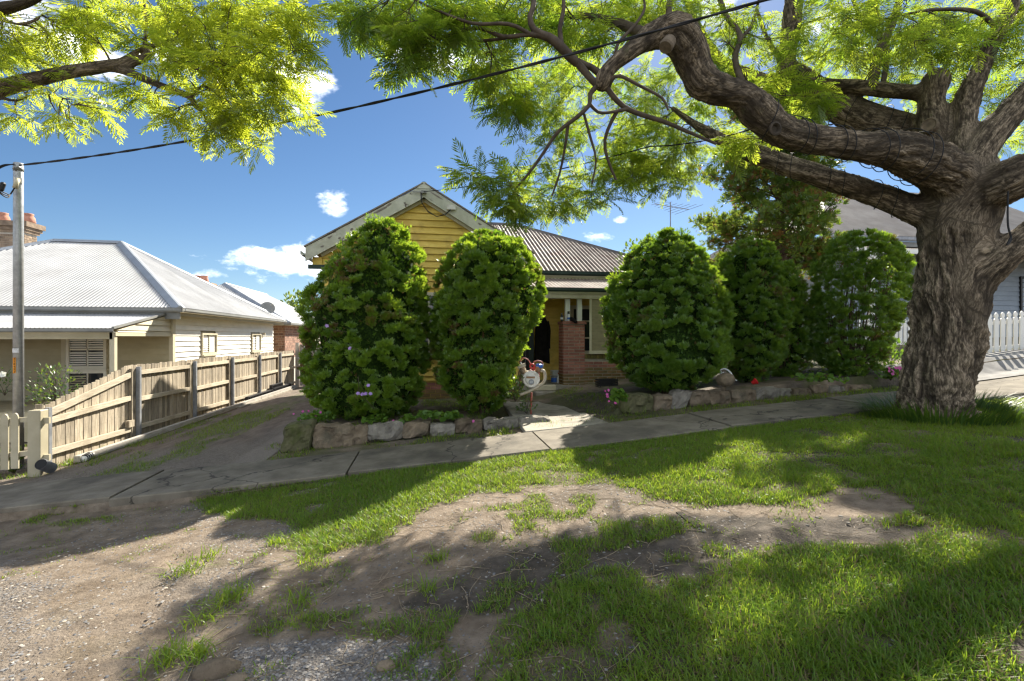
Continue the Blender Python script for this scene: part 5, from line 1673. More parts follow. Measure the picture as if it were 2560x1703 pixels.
# the red 9
ctr9 = (382, 928)
pts9 = [Z8(ctr9[0] + 27 * math.cos(a), ctr9[1] - 23 * math.sin(a), -.05) for a in np.linspace(0, 2 * math.pi, 20)]
tail = catm([Z8(409, 928, -.05), Z8(410, 952, -.05), Z8(400, 975, -.05), Z8(375, 985, -.05), Z8(352, 972, -.05)])
part('number_nine', MB().tube(pts9, .016, 8).tube(tail, .016, 8), M['rednumber'], L, True)
part('number_bracket', MB().tube([Z8(380, 985, -.02), Z8(378, 1010, 0)], .008, 6), M['rust'], L)
part('engine_block', MB().bar(Z8(300, 1005, .12), Z8(460, 1005, .12), .14, .06), M['alloy'], L)
mb = MB().tube(catm([Z8(150, 880, .1), Z8(190, 905, .05), Z8(225, 925, .04)]), .004, 5).tube(catm([Z8(440, 990, 0), Z8(470, 1020, -.02), Z8(468, 1060, -.02)]), .008, 6)
part('wire', mb, M['redhose'], L)

# ------------------------------------------------------------------ things on the porch
mb = MB()
rows, n = 22, 26
cu_, cv_ = US(1355, MV), MV - .14
vs, fs = [], []
for i in range(rows):
    f_ = i / (rows - 1)
    y = 335 + (858 - 335) * f_
    xl = np.interp(y, [335, 370, 450, 620, 800, 858], [440, 420, 418, 412, 405, 402])
    xr = np.interp(y, [335, 370, 470, 600, 700, 780, 858], [525, 548, 575, 576, 582, 588, 590])
    zc = ZS(720 + y / 4.75, 3, MV - .12)
    ul, ur = US(1250 + xl / 4.75, MV - .12), US(1250 + xr / 4.75, MV - .12)
    for k in range(n):
        a = 2 * math.pi * k / n
        w_ = 1 + .16 * math.sin(a * 6 + 1.5 * f_) * min(1, f_ * 3)
        uu = (ul + ur) / 2 + (ur - ul) / 2 * math.cos(a)
        hem = .10 * max(0, math.cos(a - .3)) * f_ ** 6
        vs.append((uu, cv_ + .08 * math.sin(a) * w_, zc - hem))
for i in range(rows - 1):
    for k in range(n):
        fs.append((i * n + k, i * n + (k + 1) % n, (i + 1) * n + (k + 1) % n, (i + 1) * n + k))
fs.append(tuple(range(n)))
coat = thing('coat', 'long black coat hanging on the yellow veranda wall beside the door', 'coat', (cu_, cv_, -1.05))
part('body', mb.add(vs, fs), M['blackcloth'], coat, True)
z_ = lambda y: ZS(720 + y / 4.75, 3, MV - .12)
xx = lambda x: US(1250 + x / 4.75, MV - .12)
part('sleeve', MB().tube(catm([(xx(555), cv_ - .03, z_(395)), (xx(574), cv_ - .05, z_(500)), (xx(568), cv_ - .06, z_(620)), (xx(570), cv_ - .05, z_(720))]), [.05] * 19, 8), M['blackcloth'], coat, True)
part('hood', MB().tube(catm([(xx(450), cv_, z_(345)), (xx(485), cv_ - .02, z_(322)), (xx(522), cv_, z_(345))]), .045, 8), M['blackcloth'], coat, True)
part('coat_board', MB().box(xx(412), xx(552), MV - .02, MV - .002, z_(372), z_(300)), M['yellow'], coat)
def item(name, prof, c, mat, label, cat, n=14, parts=()):
    o_ = thing(name, label, cat, c)
    part('body', MB().lathe(prof, c, n=n), mat, o_, True)
    for (pn, pr, pm) in parts:
        part(pn, MB().lathe(pr, c, n=n), pm, o_, True)
    return o_
bx = lambda px, v_: US(px, v_)
pt = ptop + .001
item('spray_can', [(.036, 0), (.037, .01), (.037, .16), (.03, .175)], Vector((US(1421.5, VF + .03), VF + .03, pt)), M['labelwhite'], 'white and blue spray can standing on the brick pier', 'can',
     parts=(('cap', [(.026, .176), (.03, .18), (.03, .24), (.02, .245)], M['blackplastic']), ('label_band', [(.0375, .045), (.038, .05), (.038, .085), (.0375, .09)], M['blue'])))
item('bottle', [(.034, 0), (.036, .01), (.036, .12), (.015, .155), (.014, .17)], Vector((US(1404.5, VF + .02), VF + .02, pt)), M['blackplastic'], 'small dark bottle on the left corner of the brick pier', 'bottle',
     parts=(('stopper', [(.016, .171), (.017, .19), (.012, .195)], M['galvpost']), ('label_band', [(.0365, .04), (.037, .045), (.037, .085), (.0365, .09)], M['labelwhite'])))
gl = thing('glove', 'black glove draped over the front edge of the brick pier', 'glove', (US(1435, VF), VF - .02, pt))
gx = lambda px: US(px, VF - .05)
gz = lambda py: ZS(py, 3.5, VF - .05)
part('palm', MB().tube(catm([(gx(1428), VF + .08, pt + .05), (gx(1431), VF + .0, pt + .05), (gx(1436), VF - .05, pt + .01), (gx(1439), VF - .055, gz(805))]), [.05, .055, .055, .052, .052, .05, .05, .048, .048, .045, .044, .043, .042, .042, .042, .04, .04, .04, .035], 8), M['blackcloth'], gl, True)
for k in range(4):
    part('finger', MB().tube([(gx(1435.5 + k * 2), VF - .055, gz(802)), (gx(1435.5 + k * 2.3), VF - .06, gz(807 + (k % 3)))], .012, 6), M['blackcloth'], gl, True)
part('thumb', MB().tube([(gx(1432), VF - .05, gz(799)), (gx(1430), VF - .055, gz(804))], .013, 6), M['blackcloth'], gl, True)
def crate(name, px0, px1, py0, py1, v, mat, label, slats=4, dep=.3):
    u0, u1 = US(px0, v), US(px1, v)
    z0, z1 = ZS(py1, (u0 + u1) / 2, v), ZS(py0, (u0 + u1) / 2, v)
    c = thing(name, label, 'crate', ((u0 + u1) / 2, v + dep / 2, z0))
    part('base', MB().box(u0, u1, v, v + dep, z0, z0 + .015), mat, c)
    for k in range(slats):
        za = z0 + .02 + (z1 - z0 - .02) * k / slats
        zb = za + (z1 - z0) / slats * .6
        mb = MB().box(u0, u1, v, v + .012, za, zb).box(u0, u1, v + dep - .012, v + dep, za, zb).box(u0, u0 + .012, v + .012, v + dep - .012, za, zb).box(u1 - .012, u1, v + .012, v + dep - .012, za, zb)
        part('slat', mb, mat, c)
    for uu in (u0 + .005, u1 - .025, (u0 + u1) / 2):
        part('upright', MB().box(uu, uu + .02, v - .006, v - .001, z0, z1), mat, c)
    return c
crate('milk_crate', 1499, 1545, 947, 973, 10.7, M['blackplastic'], 'dark plastic crate on the shaded ground right of the brick pier')
crate('storage_crate', 1382, 1402, 925, 945, 12.6, M['whiteplastic'], 'pale plastic tub with odds and ends on the porch floor', 3)
item('paint_tin', [(.085, 0), (.088, .01), (.088, .17), (.092, .18), (.08, .182)], Vector((US(1386, 12.2), 12.2, -1.168)), M['galvpost'], 'grey blue paint tin on the porch floor beside the pier', 'tin',
     parts=(('label_band', [(.0885, .03), (.089, .035), (.089, .13), (.0885, .135)], M['blue']),))
item('shoe_bottle', [(.05, 0), (.055, .02), (.05, .14), (.02, .19), (.02, .23)], Vector((US(1397, 12.1), 12.1, -1.168)), M['whiteplastic'], 'white plastic bottle on the porch floor against the pier', 'bottle',
     parts=(('cap', [(.022, .231), (.024, .26), (.018, .265)], M['rednumber']),))
# loose rocks and timber lying on the verge
def rock(px, py, wd_, ht, mat, label, seed, flat=1.0):
    c = gp(px, py)
    mb = MB()
    n, m_ = 12, 7
    for j in range(m_ + 1):
        ph = math.pi * j / m_
        for i in range(n):
            a = 2 * math.pi * i / n
            p = np.array([math.sin(ph) * math.cos(a), math.sin(ph) * math.sin(a) * flat, math.cos(ph)])
            k = .75 + .55 * fnoise((p * 1.4 + seed * 3.1)[None], seed, 3)[0]
            mb.v.append((c.x + p[0] * wd_ * k, c.y + p[1] * wd_ * k, c.z + p[2] * ht * k))
    for j in range(m_):
        for i in range(n):
            mb.f.append((j * n + i, (j + 1) * n + i, (j + 1) * n + (i + 1) % n, j * n + (i + 1) % n))
    return solo('rock', mb, mat, label, 'rock', smooth=True)
rock(500, 1545, .11, .05, M['stone'], 'larger buff rock half buried in the gravel at the bottom edge', 51, .6)
rock(545, 1568, .05, .03, M['stone'], 'small buff rock beside the larger rock at the bottom edge', 52, .8)
rock(890, 1535, .05, .03, M['stone'], 'flat buff rock between the gravel and the grass at the bottom', 53, .8)
a, b_ = gp(1563, 1180), gp(1608, 1214)
a.z -= .008; b_.z -= .008
solo('timber_offcut', MB().bar(a, b_, .055, .03), M['deadbark'], 'weathered timber offcut half buried in the dark dirt of the verge', 'timber')
pr = gp(1765, 860)
cpr = P(zz5(1050), zy5(1320), 8.5)
mbr = MB().lathe([(.05, -.1), (.14, -.06), (.17, .02), (.13, .09), (.06, .13), (.01, .14)], cpr, (.1, 0, 1), 12)
mbr.v = [(x + .03 * math.sin(9 * z + x * 7), y, z + .02 * math.sin(x * 11)) for x, y, z in mbr.v]
solo('rock', mbr, M['cutwood'], 'rounded pale rock under the shrubs right of the front path', 'rock', smooth=True)
cpr = P(zz5(1230), zy5(1325), 8.6)
rp = thing('red_plastic_pot', 'small bright red plastic pot lying under the shrubs on the right', 'pot', cpr - Vector((0, 0, .08)))
part('body', MB().lathe([(.032, 0), (.048, .07), (.054, .072), (.054, .084), (.046, .084), (.028, .01)], cpr - Vector((.05, 0, .03)), (.75, -.2, .45), 14), M['redcloth'], rp, True)
part('rim', MB().lathe([(.054, .066), (.059, .068), (.059, .085), (.054, .087)], cpr - Vector((.05, 0, .03)), (.75, -.2, .45), 14), M['redcloth'], rp, True)
cpr = P(zz5(1045), zy5(1285), 8.9)
cw = thing('garden_chair', 'broken white plastic chair lying in the shade under the right shrubs', 'chair', cpr - Vector((0, 0, .15)))
for k in range(5):
    part('slat', MB().bar(cpr + Vector((-.12 + k * .05, .02 * k, .08 - .012 * k)), cpr + Vector((.0 + k * .05, -.05, -.10)), .022, .012), M['whiteplastic'], cw)
part('frame', MB().tube(catm([cpr + Vector((-.16, 0, .06)), cpr + Vector((-.02, .02, .12)), cpr + Vector((.12, .03, .05)), cpr + Vector((.18, 0, -.1))]), .014, 6), M['whiteplastic'], cw, True)

# ------------------------------------------------------------------ foliage builders
def rotframe(d, up=None):
    """orthonormal frames (n,3,3) with rows x=d, y, z~up"""
    d = d / (np.linalg.norm(d, axis=1)[:, None] + 1e-9)
    if up is None:
        up = np.tile(np.array([0, 0, 1.0]), (len(d), 1))
    y = np.cross(up, d)
    ln = np.linalg.norm(y, axis=1)[:, None]
    y = np.where(ln < 1e-3, np.array([[0, 1.0, 0]]), y / (ln + 1e-9))
    z = np.cross(d, y)
    return np.stack([d, y, z], 1)
def scatter(tv, tf, pos, fr, scale, tint, extra=None):
    """copies of a template (tv, tf): vertices = pos + scale * tv @ frame. returns V, F, tint per vertex"""
    n, m_ = len(pos), len(tv)
    sc_ = scale if scale.ndim == 2 else scale[:, None]
    V = np.einsum('mk,nkj->nmj', tv, fr) * sc_[:, None, :] + pos[:, None, :]
    F = tf[None] + (np.arange(n) * m_)[:, None, None]
    return V.reshape(-1, 3), F.reshape(-1, tf.shape[1]), np.repeat(tint, m_)
def frond_template(pairs=11, droop=.35, seed=0, wdt=.021, L=1.0):
    r_ = np.random.default_rng(seed)
    vs, fs = [], []
    def axp(t): return np.array([t * L, 0, -droop * t * t * L])
    for i in range(pairs):
        t_ = .14 + .86 * i / (pairs - 1)
        base = axp(t_)
        ln = (.30 * math.sin(math.pi * min(1, .18 + .72 * t_)) + .05) * r_.uniform(.85, 1.1)
        for sg in (-1, 1):
            if r_.random() < .05: continue
            an = R(62 - 30 * t_) + r_.uniform(-.12, .12)
            dr = np.array([math.cos(an), sg * math.sin(an), -.25 + r_.uniform(-.15, .15)])
            dr /= np.linalg.norm(dr)
            sd = np.array([-math.sin(an), sg * math.cos(an), .15 * sg])
            k = len(vs)
            vs += [base, base + dr * ln * .55 + sd * wdt * 1.25, base + dr * ln - np.array([0, 0, ln * .12]), base + dr * ln * .55 - sd * wdt * 1.25]
            fs.append((k, k + 1, k + 2, k + 3))
    for i in range(2):       # rachis
        a, b_ = axp(i / 2), axp((i + 1) / 2)
        k = len(vs)
        vs += [a + [0, -.006, 0], a + [0, .006, 0], b_ + [0, .005, 0], b_ + [0, -.005, 0]]
        fs.append((k, k + 1, k + 2, k + 3))
    return np.array(vs, float), np.array(fs)
def cr_chain(pts, rad, step=.10):
    """catmull-rom through (points, radii) resampled"""
    p4 = [Vector((*p, r)) if False else np.array([p[0], p[1], p[2], r]) for p, r in zip(pts, rad)]
    ext = [2 * p4[0] - p4[1]] + p4 + [2 * p4[-1] - p4[-2]]
    o_ = []
    for i in range(1, len(ext) - 2):
        p0, p1, p2, p3 = ext[i - 1:i + 3]
        n = max(2, int(np.linalg.norm((p2 - p1)[:3]) / step))
        for k in range(n):
            t_ = k / n
            o_.append(.5 * (2 * p1 + (p2 - p0) * t_ + (2 * p0 - 5 * p1 + 4 * p2 - p3) * t_ ** 2 + (3 * p1 - p0 - 3 * p2 + p3) * t_ ** 3))
    o_.append(p4[-1])
    o_ = np.array(o_)
    return o_[:, :3], np.maximum(o_[:, 3], .004)
def px_limb(spec):
    """spec: (px, py, Y, diameter in px) -> points and radii"""
    rr = []
    for i, (a, b_, c, d_) in enumerate(spec):
        q0, q1 = spec[max(0, i - 1)], spec[min(len(spec) - 1, i + 1)]
        tx, ty = q1[0] - q0[0], q1[1] - q0[1]
        L = math.hypot(tx, ty) + 1e-6
        co = math.cos(math.atan((a - CX) / FPX))      # width seen off the lens axis is stretched
        rr.append(d_ / FPX * c / 2 * (abs(tx) / L * 1.0 + abs(ty) / L * co) / max(1, (abs(tx) + abs(ty)) / L * .85))
    return [np.array(P(a, b_, c)) for a, b_, c, d_ in spec], rr

from mathutils.kdtree import KDTree
def woody(name, limbs, parent, mat, voxel, amp=.13, burl=.13):
    """limbs: list of resampled (points, radii): fused by voxels, then the bark is cut into the skin as ridges"""
    V, F, n0 = [], [], 0
    S_, Rr, Al, Fx, Fy = [], [], [], [], []
    for li, (p, r) in enumerate(limbs):
        v, f = tube_np(p, r, 14)
        capb = len(v); 
        v = np.concatenate([v, p[:1], p[-1:]])
        i = np.arange(14)
        c1 = np.stack([(i + 1) % 14, i, np.full(14, capb), np.full(14, capb)], -1)
        e = (len(p) - 1) * 14
        c2 = np.stack([e + i, e + (i + 1) % 14, np.full(14, capb + 1), np.full(14, capb + 1)], -1)
        V.append(v); F.append(f + n0)
        F.append(np.concatenate([c1, c2]) + n0)
        n0 += len(v)
        d = np.gradient(p, axis=0); d /= np.linalg.norm(d, axis=1)[:, None] + 1e-9
        a = np.array([.31, .2, .93]) if abs(d[0][2]) < .9 else np.array([1., 0, 0])
        x = np.cross(d[0], a); x /= np.linalg.norm(x)
        al = np.concatenate([[0], np.cumsum(np.linalg.norm(np.diff(p, axis=0), axis=1))]) + li * 17.3
        for k in range(len(p)):
            x = x - d[k] * np.dot(x, d[k]); x /= np.linalg.norm(x) + 1e-9
            S_.append(p[k]); Rr.append(r[k]); Al.append(al[k]); Fx.append(x); Fy.append(np.cross(d[k], x))
    V = np.concatenate(V); F = np.concatenate(F)
    me = bpy.data.meshes.new('tmp')
    tris = [tuple(dict.fromkeys(f)) for f in F.tolist()]
    me.from_pydata(V.tolist(), [], tris)
    ob = bpy.data.objects.new('tmp', me)
    COL.objects.link(ob)
    md = ob.modifiers.new('r', 'REMESH')
    md.mode = 'VOXEL'; md.voxel_size = voxel
    sm = ob.modifiers.new('s', 'SMOOTH'); sm.iterations = 6; sm.factor = .5
    dg = bpy.context.evaluated_depsgraph_get()
    nm = bpy.data.meshes.new_from_object(ob.evaluated_get(dg))
    bpy.data.objects.remove(ob, do_unlink=True)
    n = len(nm.vertices)
    co = np.zeros(n * 3, np.float32); nm.vertices.foreach_get('co', co); co = co.reshape(-1, 3).astype(float)
    no = np.zeros(n * 3, np.float32); nm.vertex_normals.foreach_get('vector', no); no = no.reshape(-1, 3).astype(float)
    S_, Rr, Al, Fx, Fy = map(np.array, (S_, Rr, Al, Fx, Fy))
    kd = KDTree(len(S_))
    for i, q in enumerate(S_): kd.insert(q, i)
    kd.balance()
    idx = np.zeros(n, int)
    for i in range(n):
        best, bi = 1e9, 0
        for q, j, dd in kd.find_n(co[i], 4):
            s_ = dd / Rr[j]
            if s_ < best: best, bi = s_, j
        idx[i] = bi
    rel = co - S_[idx]
    th = np.arctan2((rel * Fy[idx]).sum(1), (rel * Fx[idx]).sum(1)) + .35 * Al[idx]
    r_ = Rr[idx]
    alo = Al[idx] + (rel * np.cross(Fx[idx], Fy[idx])).sum(1)
    warp = .06 * (fnoise(co * 3.0, 7, 2) - .5) * 2
    bk = np.stack([np.cos(th) * r_ + warp, np.sin(th) * r_ + warp, alo * .17], -1)
    rg = 1 - np.abs(2 * fnoise(bk * np.array([30, 30, 24.]), 3, 3) - 1) * 2.4
    rg = np.clip(rg, -.4, 1)
    rg2 = fnoise(bk * 60, 13, 2) - .5
    fl_ = 1 - np.abs(2 * fnoise(bk * np.array([5.5, 5.5, 5.0]) + 3.3, 17, 2) - 1) * 3.0
    fl_ = np.clip(fl_, 0, 1)
    bl = fnoise(co * 2.4, 21, 3) - .5
    big = sstep(r_, .03, .16)
    disp = (-rg * amp * .5 * (.25 + big) + rg2 * amp * .5) * np.minimum(r_, .45) - fl_ * .11 * np.minimum(r_, .6) * sstep(r_, .15, .4) + bl * burl * np.minimum(r_, .4) * 2
    # ease the relief where one limb hands over to the next
    lid = np.concatenate([np.full(len(p_), li_) for li_, (p_, r__) in enumerate(limbs)])[idx]
    ne = len(nm.edges); ed = np.zeros(ne * 2, np.int32); nm.edges.foreach_get('vertices', ed); ed = ed.reshape(-1, 2)
    fl2 = np.zeros(n)
    x_ = lid[ed[:, 0]] != lid[ed[:, 1]]
    fl2[ed[x_].ravel()] = 1
    deg = np.bincount(ed.ravel(), minlength=n).astype(float)
    def nb(a_): return (np.bincount(ed[:, 0], a_[ed[:, 1]], n) + np.bincount(ed[:, 1], a_[ed[:, 0]], n)) / np.maximum(deg, 1)
    for _ in range(4): fl2 = np.maximum(fl2, (nb(fl2) > .2) * fl2.max() * .999)
    for _ in range(4): fl2 = np.maximum(fl2 * .5 + nb(fl2) * .5, 0)
    fl2 = np.clip(fl2 * 1.3, 0, 1)
    sd_, sg_ = disp.copy(), np.maximum(rg, fl_ * 1.1 - .1)
    for _ in range(14): sd_, sg_ = nb(sd_), nb(sg_)
    disp = disp * (1 - fl2) + sd_ * fl2
    gro = np.maximum(rg, fl_ * 1.1 - .1) * (1 - fl2) + sg_ * fl2
    co2 = co + no * disp[:, None]
    nm.vertices.foreach_set('co', co2.astype(np.float32).ravel())
    at = nm.attributes.new('bark', 'FLOAT_VECTOR', 'POINT')
    at.data.foreach_set('vector', bk.astype(np.float32).ravel())
    at = nm.attributes.new('groove', 'FLOAT', 'POINT')
    at.data.foreach_set('value', gro.astype(np.float32))
    nm.polygons.foreach_set('use_smooth', np.ones(len(nm.polygons), bool))
    base = wloc(parent)
    nm.transform(Matrix.Translation(-base))
    nm.materials.clear()
    nm.materials.append(mat)
    nm.name = name
    nm.update()
    return link(name, nm, parent)
def barkmat(name, c_ridge, c_mid, c_groove, lichen):
    m, t, o = newmat(name)
    b = N(t, 'ShaderNodeBsdfPrincipled')
    a = N(t, 'ShaderNodeAttribute', attribute_name='bark')
    g = N(t, 'ShaderNodeAttribute', attribute_name='groove')
    n1 = _noise(t, a.outputs['Vector'], 62, 6, .7)
    n2 = _noise(t, a.outputs['Vector'], 24, 4, .6)
    col = _mix(t, _ramp(t, n1, .44, .60), c_mid, c_ridge)
    col = _mix(t, _ramp(t, g.outputs['Fac'], .3, 1.0), col, c_groove)
    v = _vec(t, rnd=False)
    col = _mix(t, math_n(t, 'MULTIPLY', _ramp(t, _noise(t, v, 5, 6, .7), .62, .70), .55), col, lichen)
    t.links.new(col, b.inputs['Base Color'])
    b.inputs['Roughness'].default_value = .93
    b.inputs['Specular IOR Level'].default_value = .2
    bn = N(t, 'ShaderNodeBump')
    bn.inputs['Strength'].default_value = .9
    bn.inputs['Distance'].default_value = .035
    t.links.new(math_n(t, 'ADD', n1, math_n(t, 'MULTIPLY', n2, .6)), bn.inputs['Height'])
    t.links.new(bn.outputs[0], b.inputs['Normal'])
    t.links.new(b.outputs[0], o.inputs[0])
    return m
M['bark'] = barkmat('jacaranda_bark', (.42, .335, .235), (.135, .104, .07), (.04, .031, .022), (.12, .12, .06))
M['twig'] = nmat('jacaranda_twig', (.055, .042, .03), (.11, .085, .062), 9, .9, .3, 40)

def grow(chains, targets, seg=.13, tip=.0035, lmax=3.6, wig=.16, thick=1.0):
    """every target is joined to the nearest wood already grown; returns twig tubes and tip frames"""
    r_ = np.random.default_rng(5)
    node = np.concatenate([c[0] for c in chains])
    rad = np.concatenate([c[1] for c in chains])
    cap_ = len(node) + len(targets) * 30
    Np = np.zeros((cap_, 3)); Nr = np.zeros(cap_); Np[:len(node)] = node; Nr[:len(node)] = rad
    n = len(node)
    d0 = np.array([np.min(np.linalg.norm(node - q, axis=1)) for q in targets])
    tubes, tips = [], []
    for i in np.argsort(d0):
        q = targets[i]
        dv = Np[:n] - q
        dist = np.linalg.norm(dv, axis=1)
        dist = dist + .35 * np.maximum(0, .5 - dist) + np.where(Nr[:n] < .006, .25, 0)
        j = int(np.argmin(dist))
        a = Np[j]
        L = np.linalg.norm(q - a)
        if L > lmax or L < .05: continue
        m_ = max(4, int(L / seg) + 2)
        t_ = np.linspace(0, 1, m_)
        line = a + (q - a) * t_[:, None]
        bow = r_.normal(0, 1, 3); bow[2] = abs(bow[2]) * .8
        line += bow * (wig * L * np.sin(np.pi * t_) * .6)[:, None]
        jit = r_.normal(0, .035 * min(1, L), (m_, 3)); jit[0] = jit[-1] = 0
        line += jit
        r0 = min(Nr[j] * .75, (.007 + .011 * L) * thick)
        r0 = max(r0, tip * 1.2)
        rr = r0 + (tip - r0) * t_ ** .8
        tubes.append((line, rr))
        k = m_ - 1
        if n + k < cap_:
            Np[n:n + k] = line[1:]; Nr[n:n + k] = rr[1:]; n += k
        tips.append(line)
    return tubes, tips
def tubes_mesh(tubes, sides=5):
    V, F, n0 = [], [], 0
    for p, r in tubes:
        v, f = tube_np(p, r, sides if r[0] > .009 else 4)
        V.append(v); F.append(f + n0); n0 += len(v)
    return np.concatenate(V), np.concatenate(F)
def fronds_on(tips, per, size, seed, side=.35):
    r_ = np.random.default_rng(seed)
    pos, dr = [], []
    for ln in tips:
        L = len(ln)
        tang = ln[-1] - ln[-2]
        tang /= np.linalg.norm(tang) + 1e-9
        for k in range(per):
            s_ = r_.random() ** 1.6 * min(.8, .45 * L / 6)
            fi = (1 - s_) * (L - 1)
            i = int(min(fi, L - 2))
            pos.append(ln[i] + (ln[i + 1] - ln[i]) * (fi - i))
            q = r_.normal(0, 1, 3)
            q -= tang * np.dot(q, tang) * .6
            q /= np.linalg.norm(q)
            d_ = tang * r_.uniform(.1, .6) + q * r_.uniform(.7, 1.1) + np.array([0, 0, -.12])
            d_[2] *= .5
            dr.append(d_ / np.linalg.norm(d_))
    pos, dr = np.array(pos), np.array(dr)
    n = len(pos)
    up = np.array([0, 0, 1.0]) + r_.normal(0, .3, (n, 3))
    fr = rotframe(dr, up)
    sc_ = r_.uniform(size[0], size[1], n)
    return pos, fr, sc_
TEMPL = [frond_template(11, .22, 1), frond_template(10, .1, 2), frond_template(12, .38, 3), frond_template(9, .28, 4)]
def crown(name, parent, tips, per, size, seed, mat, tintbias=0.0):
    pos, fr, sc_ = fronds_on(tips, per, size, seed)
    r_ = np.random.default_rng(seed)
    tnt = np.clip(r_.normal(.45 + tintbias, .25, len(pos)) + .3 * (fnoise(pos * .8, seed, 2) - .5), 0, 1)
    which = r_.integers(0, len(TEMPL), len(pos))
    V, F, T, n0 = [], [], [], 0
    base = np.array(wloc(parent))
    for k, (tv, tf) in enumerate(TEMPL):
        s_ = which == k
        v, f, tt = scatter(tv, tf, pos[s_] - base, fr[s_], sc_[s_], tnt[s_])
        V.append(v); F.append(f + n0); T.append(tt); n0 += len(v)
    V, F, T = np.concatenate(V), np.concatenate(F), np.concatenate(T)
    o_ = link(name, mesh_of(name, V, F, mat, False, {'tint': T}), parent)
    o_['kind'] = 'stuff'
    print('fronds', len(pos), 'tris', 2 * len(F))
    return o_
def blob_targets(blobs, seed, dens=.72, deep=False):
    r_ = np.random.default_rng(seed)
    o_ = []
    for (px, py, Y, rx, ry, rY, n) in blobs:
        k = 0
        n = n * dens
        if deep and 1330 < px < 2320 and py >= 170:
            Y, rY = Y + 2.0, rY * 1.5
            n *= .95
        while k < n:
            q = r_.uniform(-1, 1, 3)
            if q @ q > 1: continue
            o_.append(np.array(P(px + q[0] * rx, py + q[1] * ry, Y + q[2] * rY)))
            k += 1
    return o_

# ------------------------------------------------------------------ the big jacaranda
tb = P(2338, 1035, 6.65)
jz = GZ(tb.x, tb.y)
J = thing('jacaranda_tree', 'huge jacaranda street tree with thick rough trunk and long bent limbs beside the footpath', 'tree', (tb.x, tb.y, jz - .1))
Y0 = 6.65
LIMBS = [
    [(2330, 1080, Y0, 275), (2336, 1040, Y0, 222), (2342, 965, Y0, 178), (2362, 860, Y0, 176), (2376, 760, Y0, 184), (2384, 670, Y0, 188), (2390, 590, Y0, 190), (2400, 520, Y0, 212), (2402, 460, Y0, 215), (2396, 400, Y0, 160)],
    # long bent limb sweeping left
    [(2405, 480, 6.55, 118), (2360, 430, 6.45, 116), (2286, 393, 6.3, 104), (2225, 375, 6.2, 88), (2163, 368, 6.1, 72), (2090, 356, 6.0, 66), (2015, 344, 5.9, 66), (1955, 328, 5.8, 72), (1918, 300, 5.75, 74), (1885, 268, 5.7, 76), (1850, 238, 5.65, 64), (1800, 224, 5.6, 66),
     (1758, 205, 5.6, 78), (1738, 165, 5.6, 78), (1718, 115, 5.55, 82), (1690, 78, 5.5, 84), (1650, 82, 5.5, 66), (1608, 104, 5.45, 46), (1568, 134, 5.4, 37), (1535, 160, 5.4, 32), (1516, 182, 5.4, 34), (1506, 208, 5.4, 36), (1500, 226, 5.4, 22)],
    # second limb behind, turning into a vertical leader
    [(2395, 440, 7.0, 120), (2320, 360, 7.3, 96), (2235, 325, 7.5, 84), (2138, 290, 7.7, 74), (2064, 246, 7.9, 66), (2015, 212, 8.0, 64), (1978, 190, 8.0, 62), (1966, 150, 8.0, 52), (1978, 70, 8.0, 48), (1988, -30, 8.0, 44), (2000, -180, 8.0, 36), (2030, -330, 8.1, 24)],
    [(2015, 212, 8.0, 56), (1960, 216, 8.1, 48), (1890, 200, 8.3, 34), (1800, 150, 8.6, 26), (1740, 60, 8.8, 20), (1700, -60, 9, 12)],
    # straight low limb
    [(2400, 585, 6.75, 86), (2330, 545, 6.8, 68), (2240, 505, 6.9, 57), (2138, 468, 7.05, 52), (2040, 438, 7.2, 48), (1941, 404, 7.4, 43), (1885, 385, 7.5, 40), (1840, 366, 7.6, 34), (1790, 342, 7.75, 26), (1735, 310, 8.0, 18), (1680, 270, 8.3, 10)],
    # broken upright stub with a side branch
    [(2380, 440, 6.8, 110), (2348, 360, 6.9, 88), (2333, 300, 6.95, 78), (2328, 250, 7.0, 72), (2338, 205, 7.0, 66), (2348, 184, 7.0, 50)],
    [(2335, 240, 7.0, 44), (2290, 232, 7.1, 36), (2220, 226, 7.3, 34), (2140, 216, 7.5, 32), (2064, 210, 7.7, 28), (2000, 190, 7.9, 18), (1930, 120, 8.1, 12), (1890, 20, 8.4, 9)],
    [(2338, 215, 7.0, 26), (2330, 175, 6.95, 15), (2328, 135, 6.9, 7)],
    # upright limb
    [(2402, 430, 6.6, 84), (2408, 370, 6.6, 78), (2412, 310, 6.65, 60), (2416, 262, 6.7, 66), (2430, 218, 6.7, 58), (2455, 165, 6.75, 46), (2483, 100, 6.8, 38), (2515, 45, 6.85, 36), (2550, -40, 6.9, 32), (2590, -160, 7, 24)],
    # limbs to the right
    [(2400, 470, 6.5, 96), (2425, 410, 6.5, 86), (2470, 345, 6.5, 78), (2520, 290, 6.5, 70), (2570, 235, 6.5, 66), (2640, 160, 6.5, 54), (2760, 40, 6.6, 40), (2860, -120, 6.8, 26)],
    [(2400, 540, 6.55, 110), (2462, 482, 6.35, 106), (2530, 450, 6.1, 104), (2600, 425, 6.0, 96), (2720, 380, 5.9, 80), (2900, 300, 5.9, 56), (3050, 150, 6, 34)],
    [(2392, 770, 6.62, 100), (2446, 692, 6.45, 92), (2500, 645, 6.3, 80), (2550, 605, 6.25, 74), (2640, 540, 6.2, 66), (2800, 440, 6.2, 50), (2960, 300, 6.3, 30)],
]
chains = [cr_chain(*px_limb(s_), step=.06) for s_ in LIMBS]
woody('trunk', chains, J, M['bark'], .024)
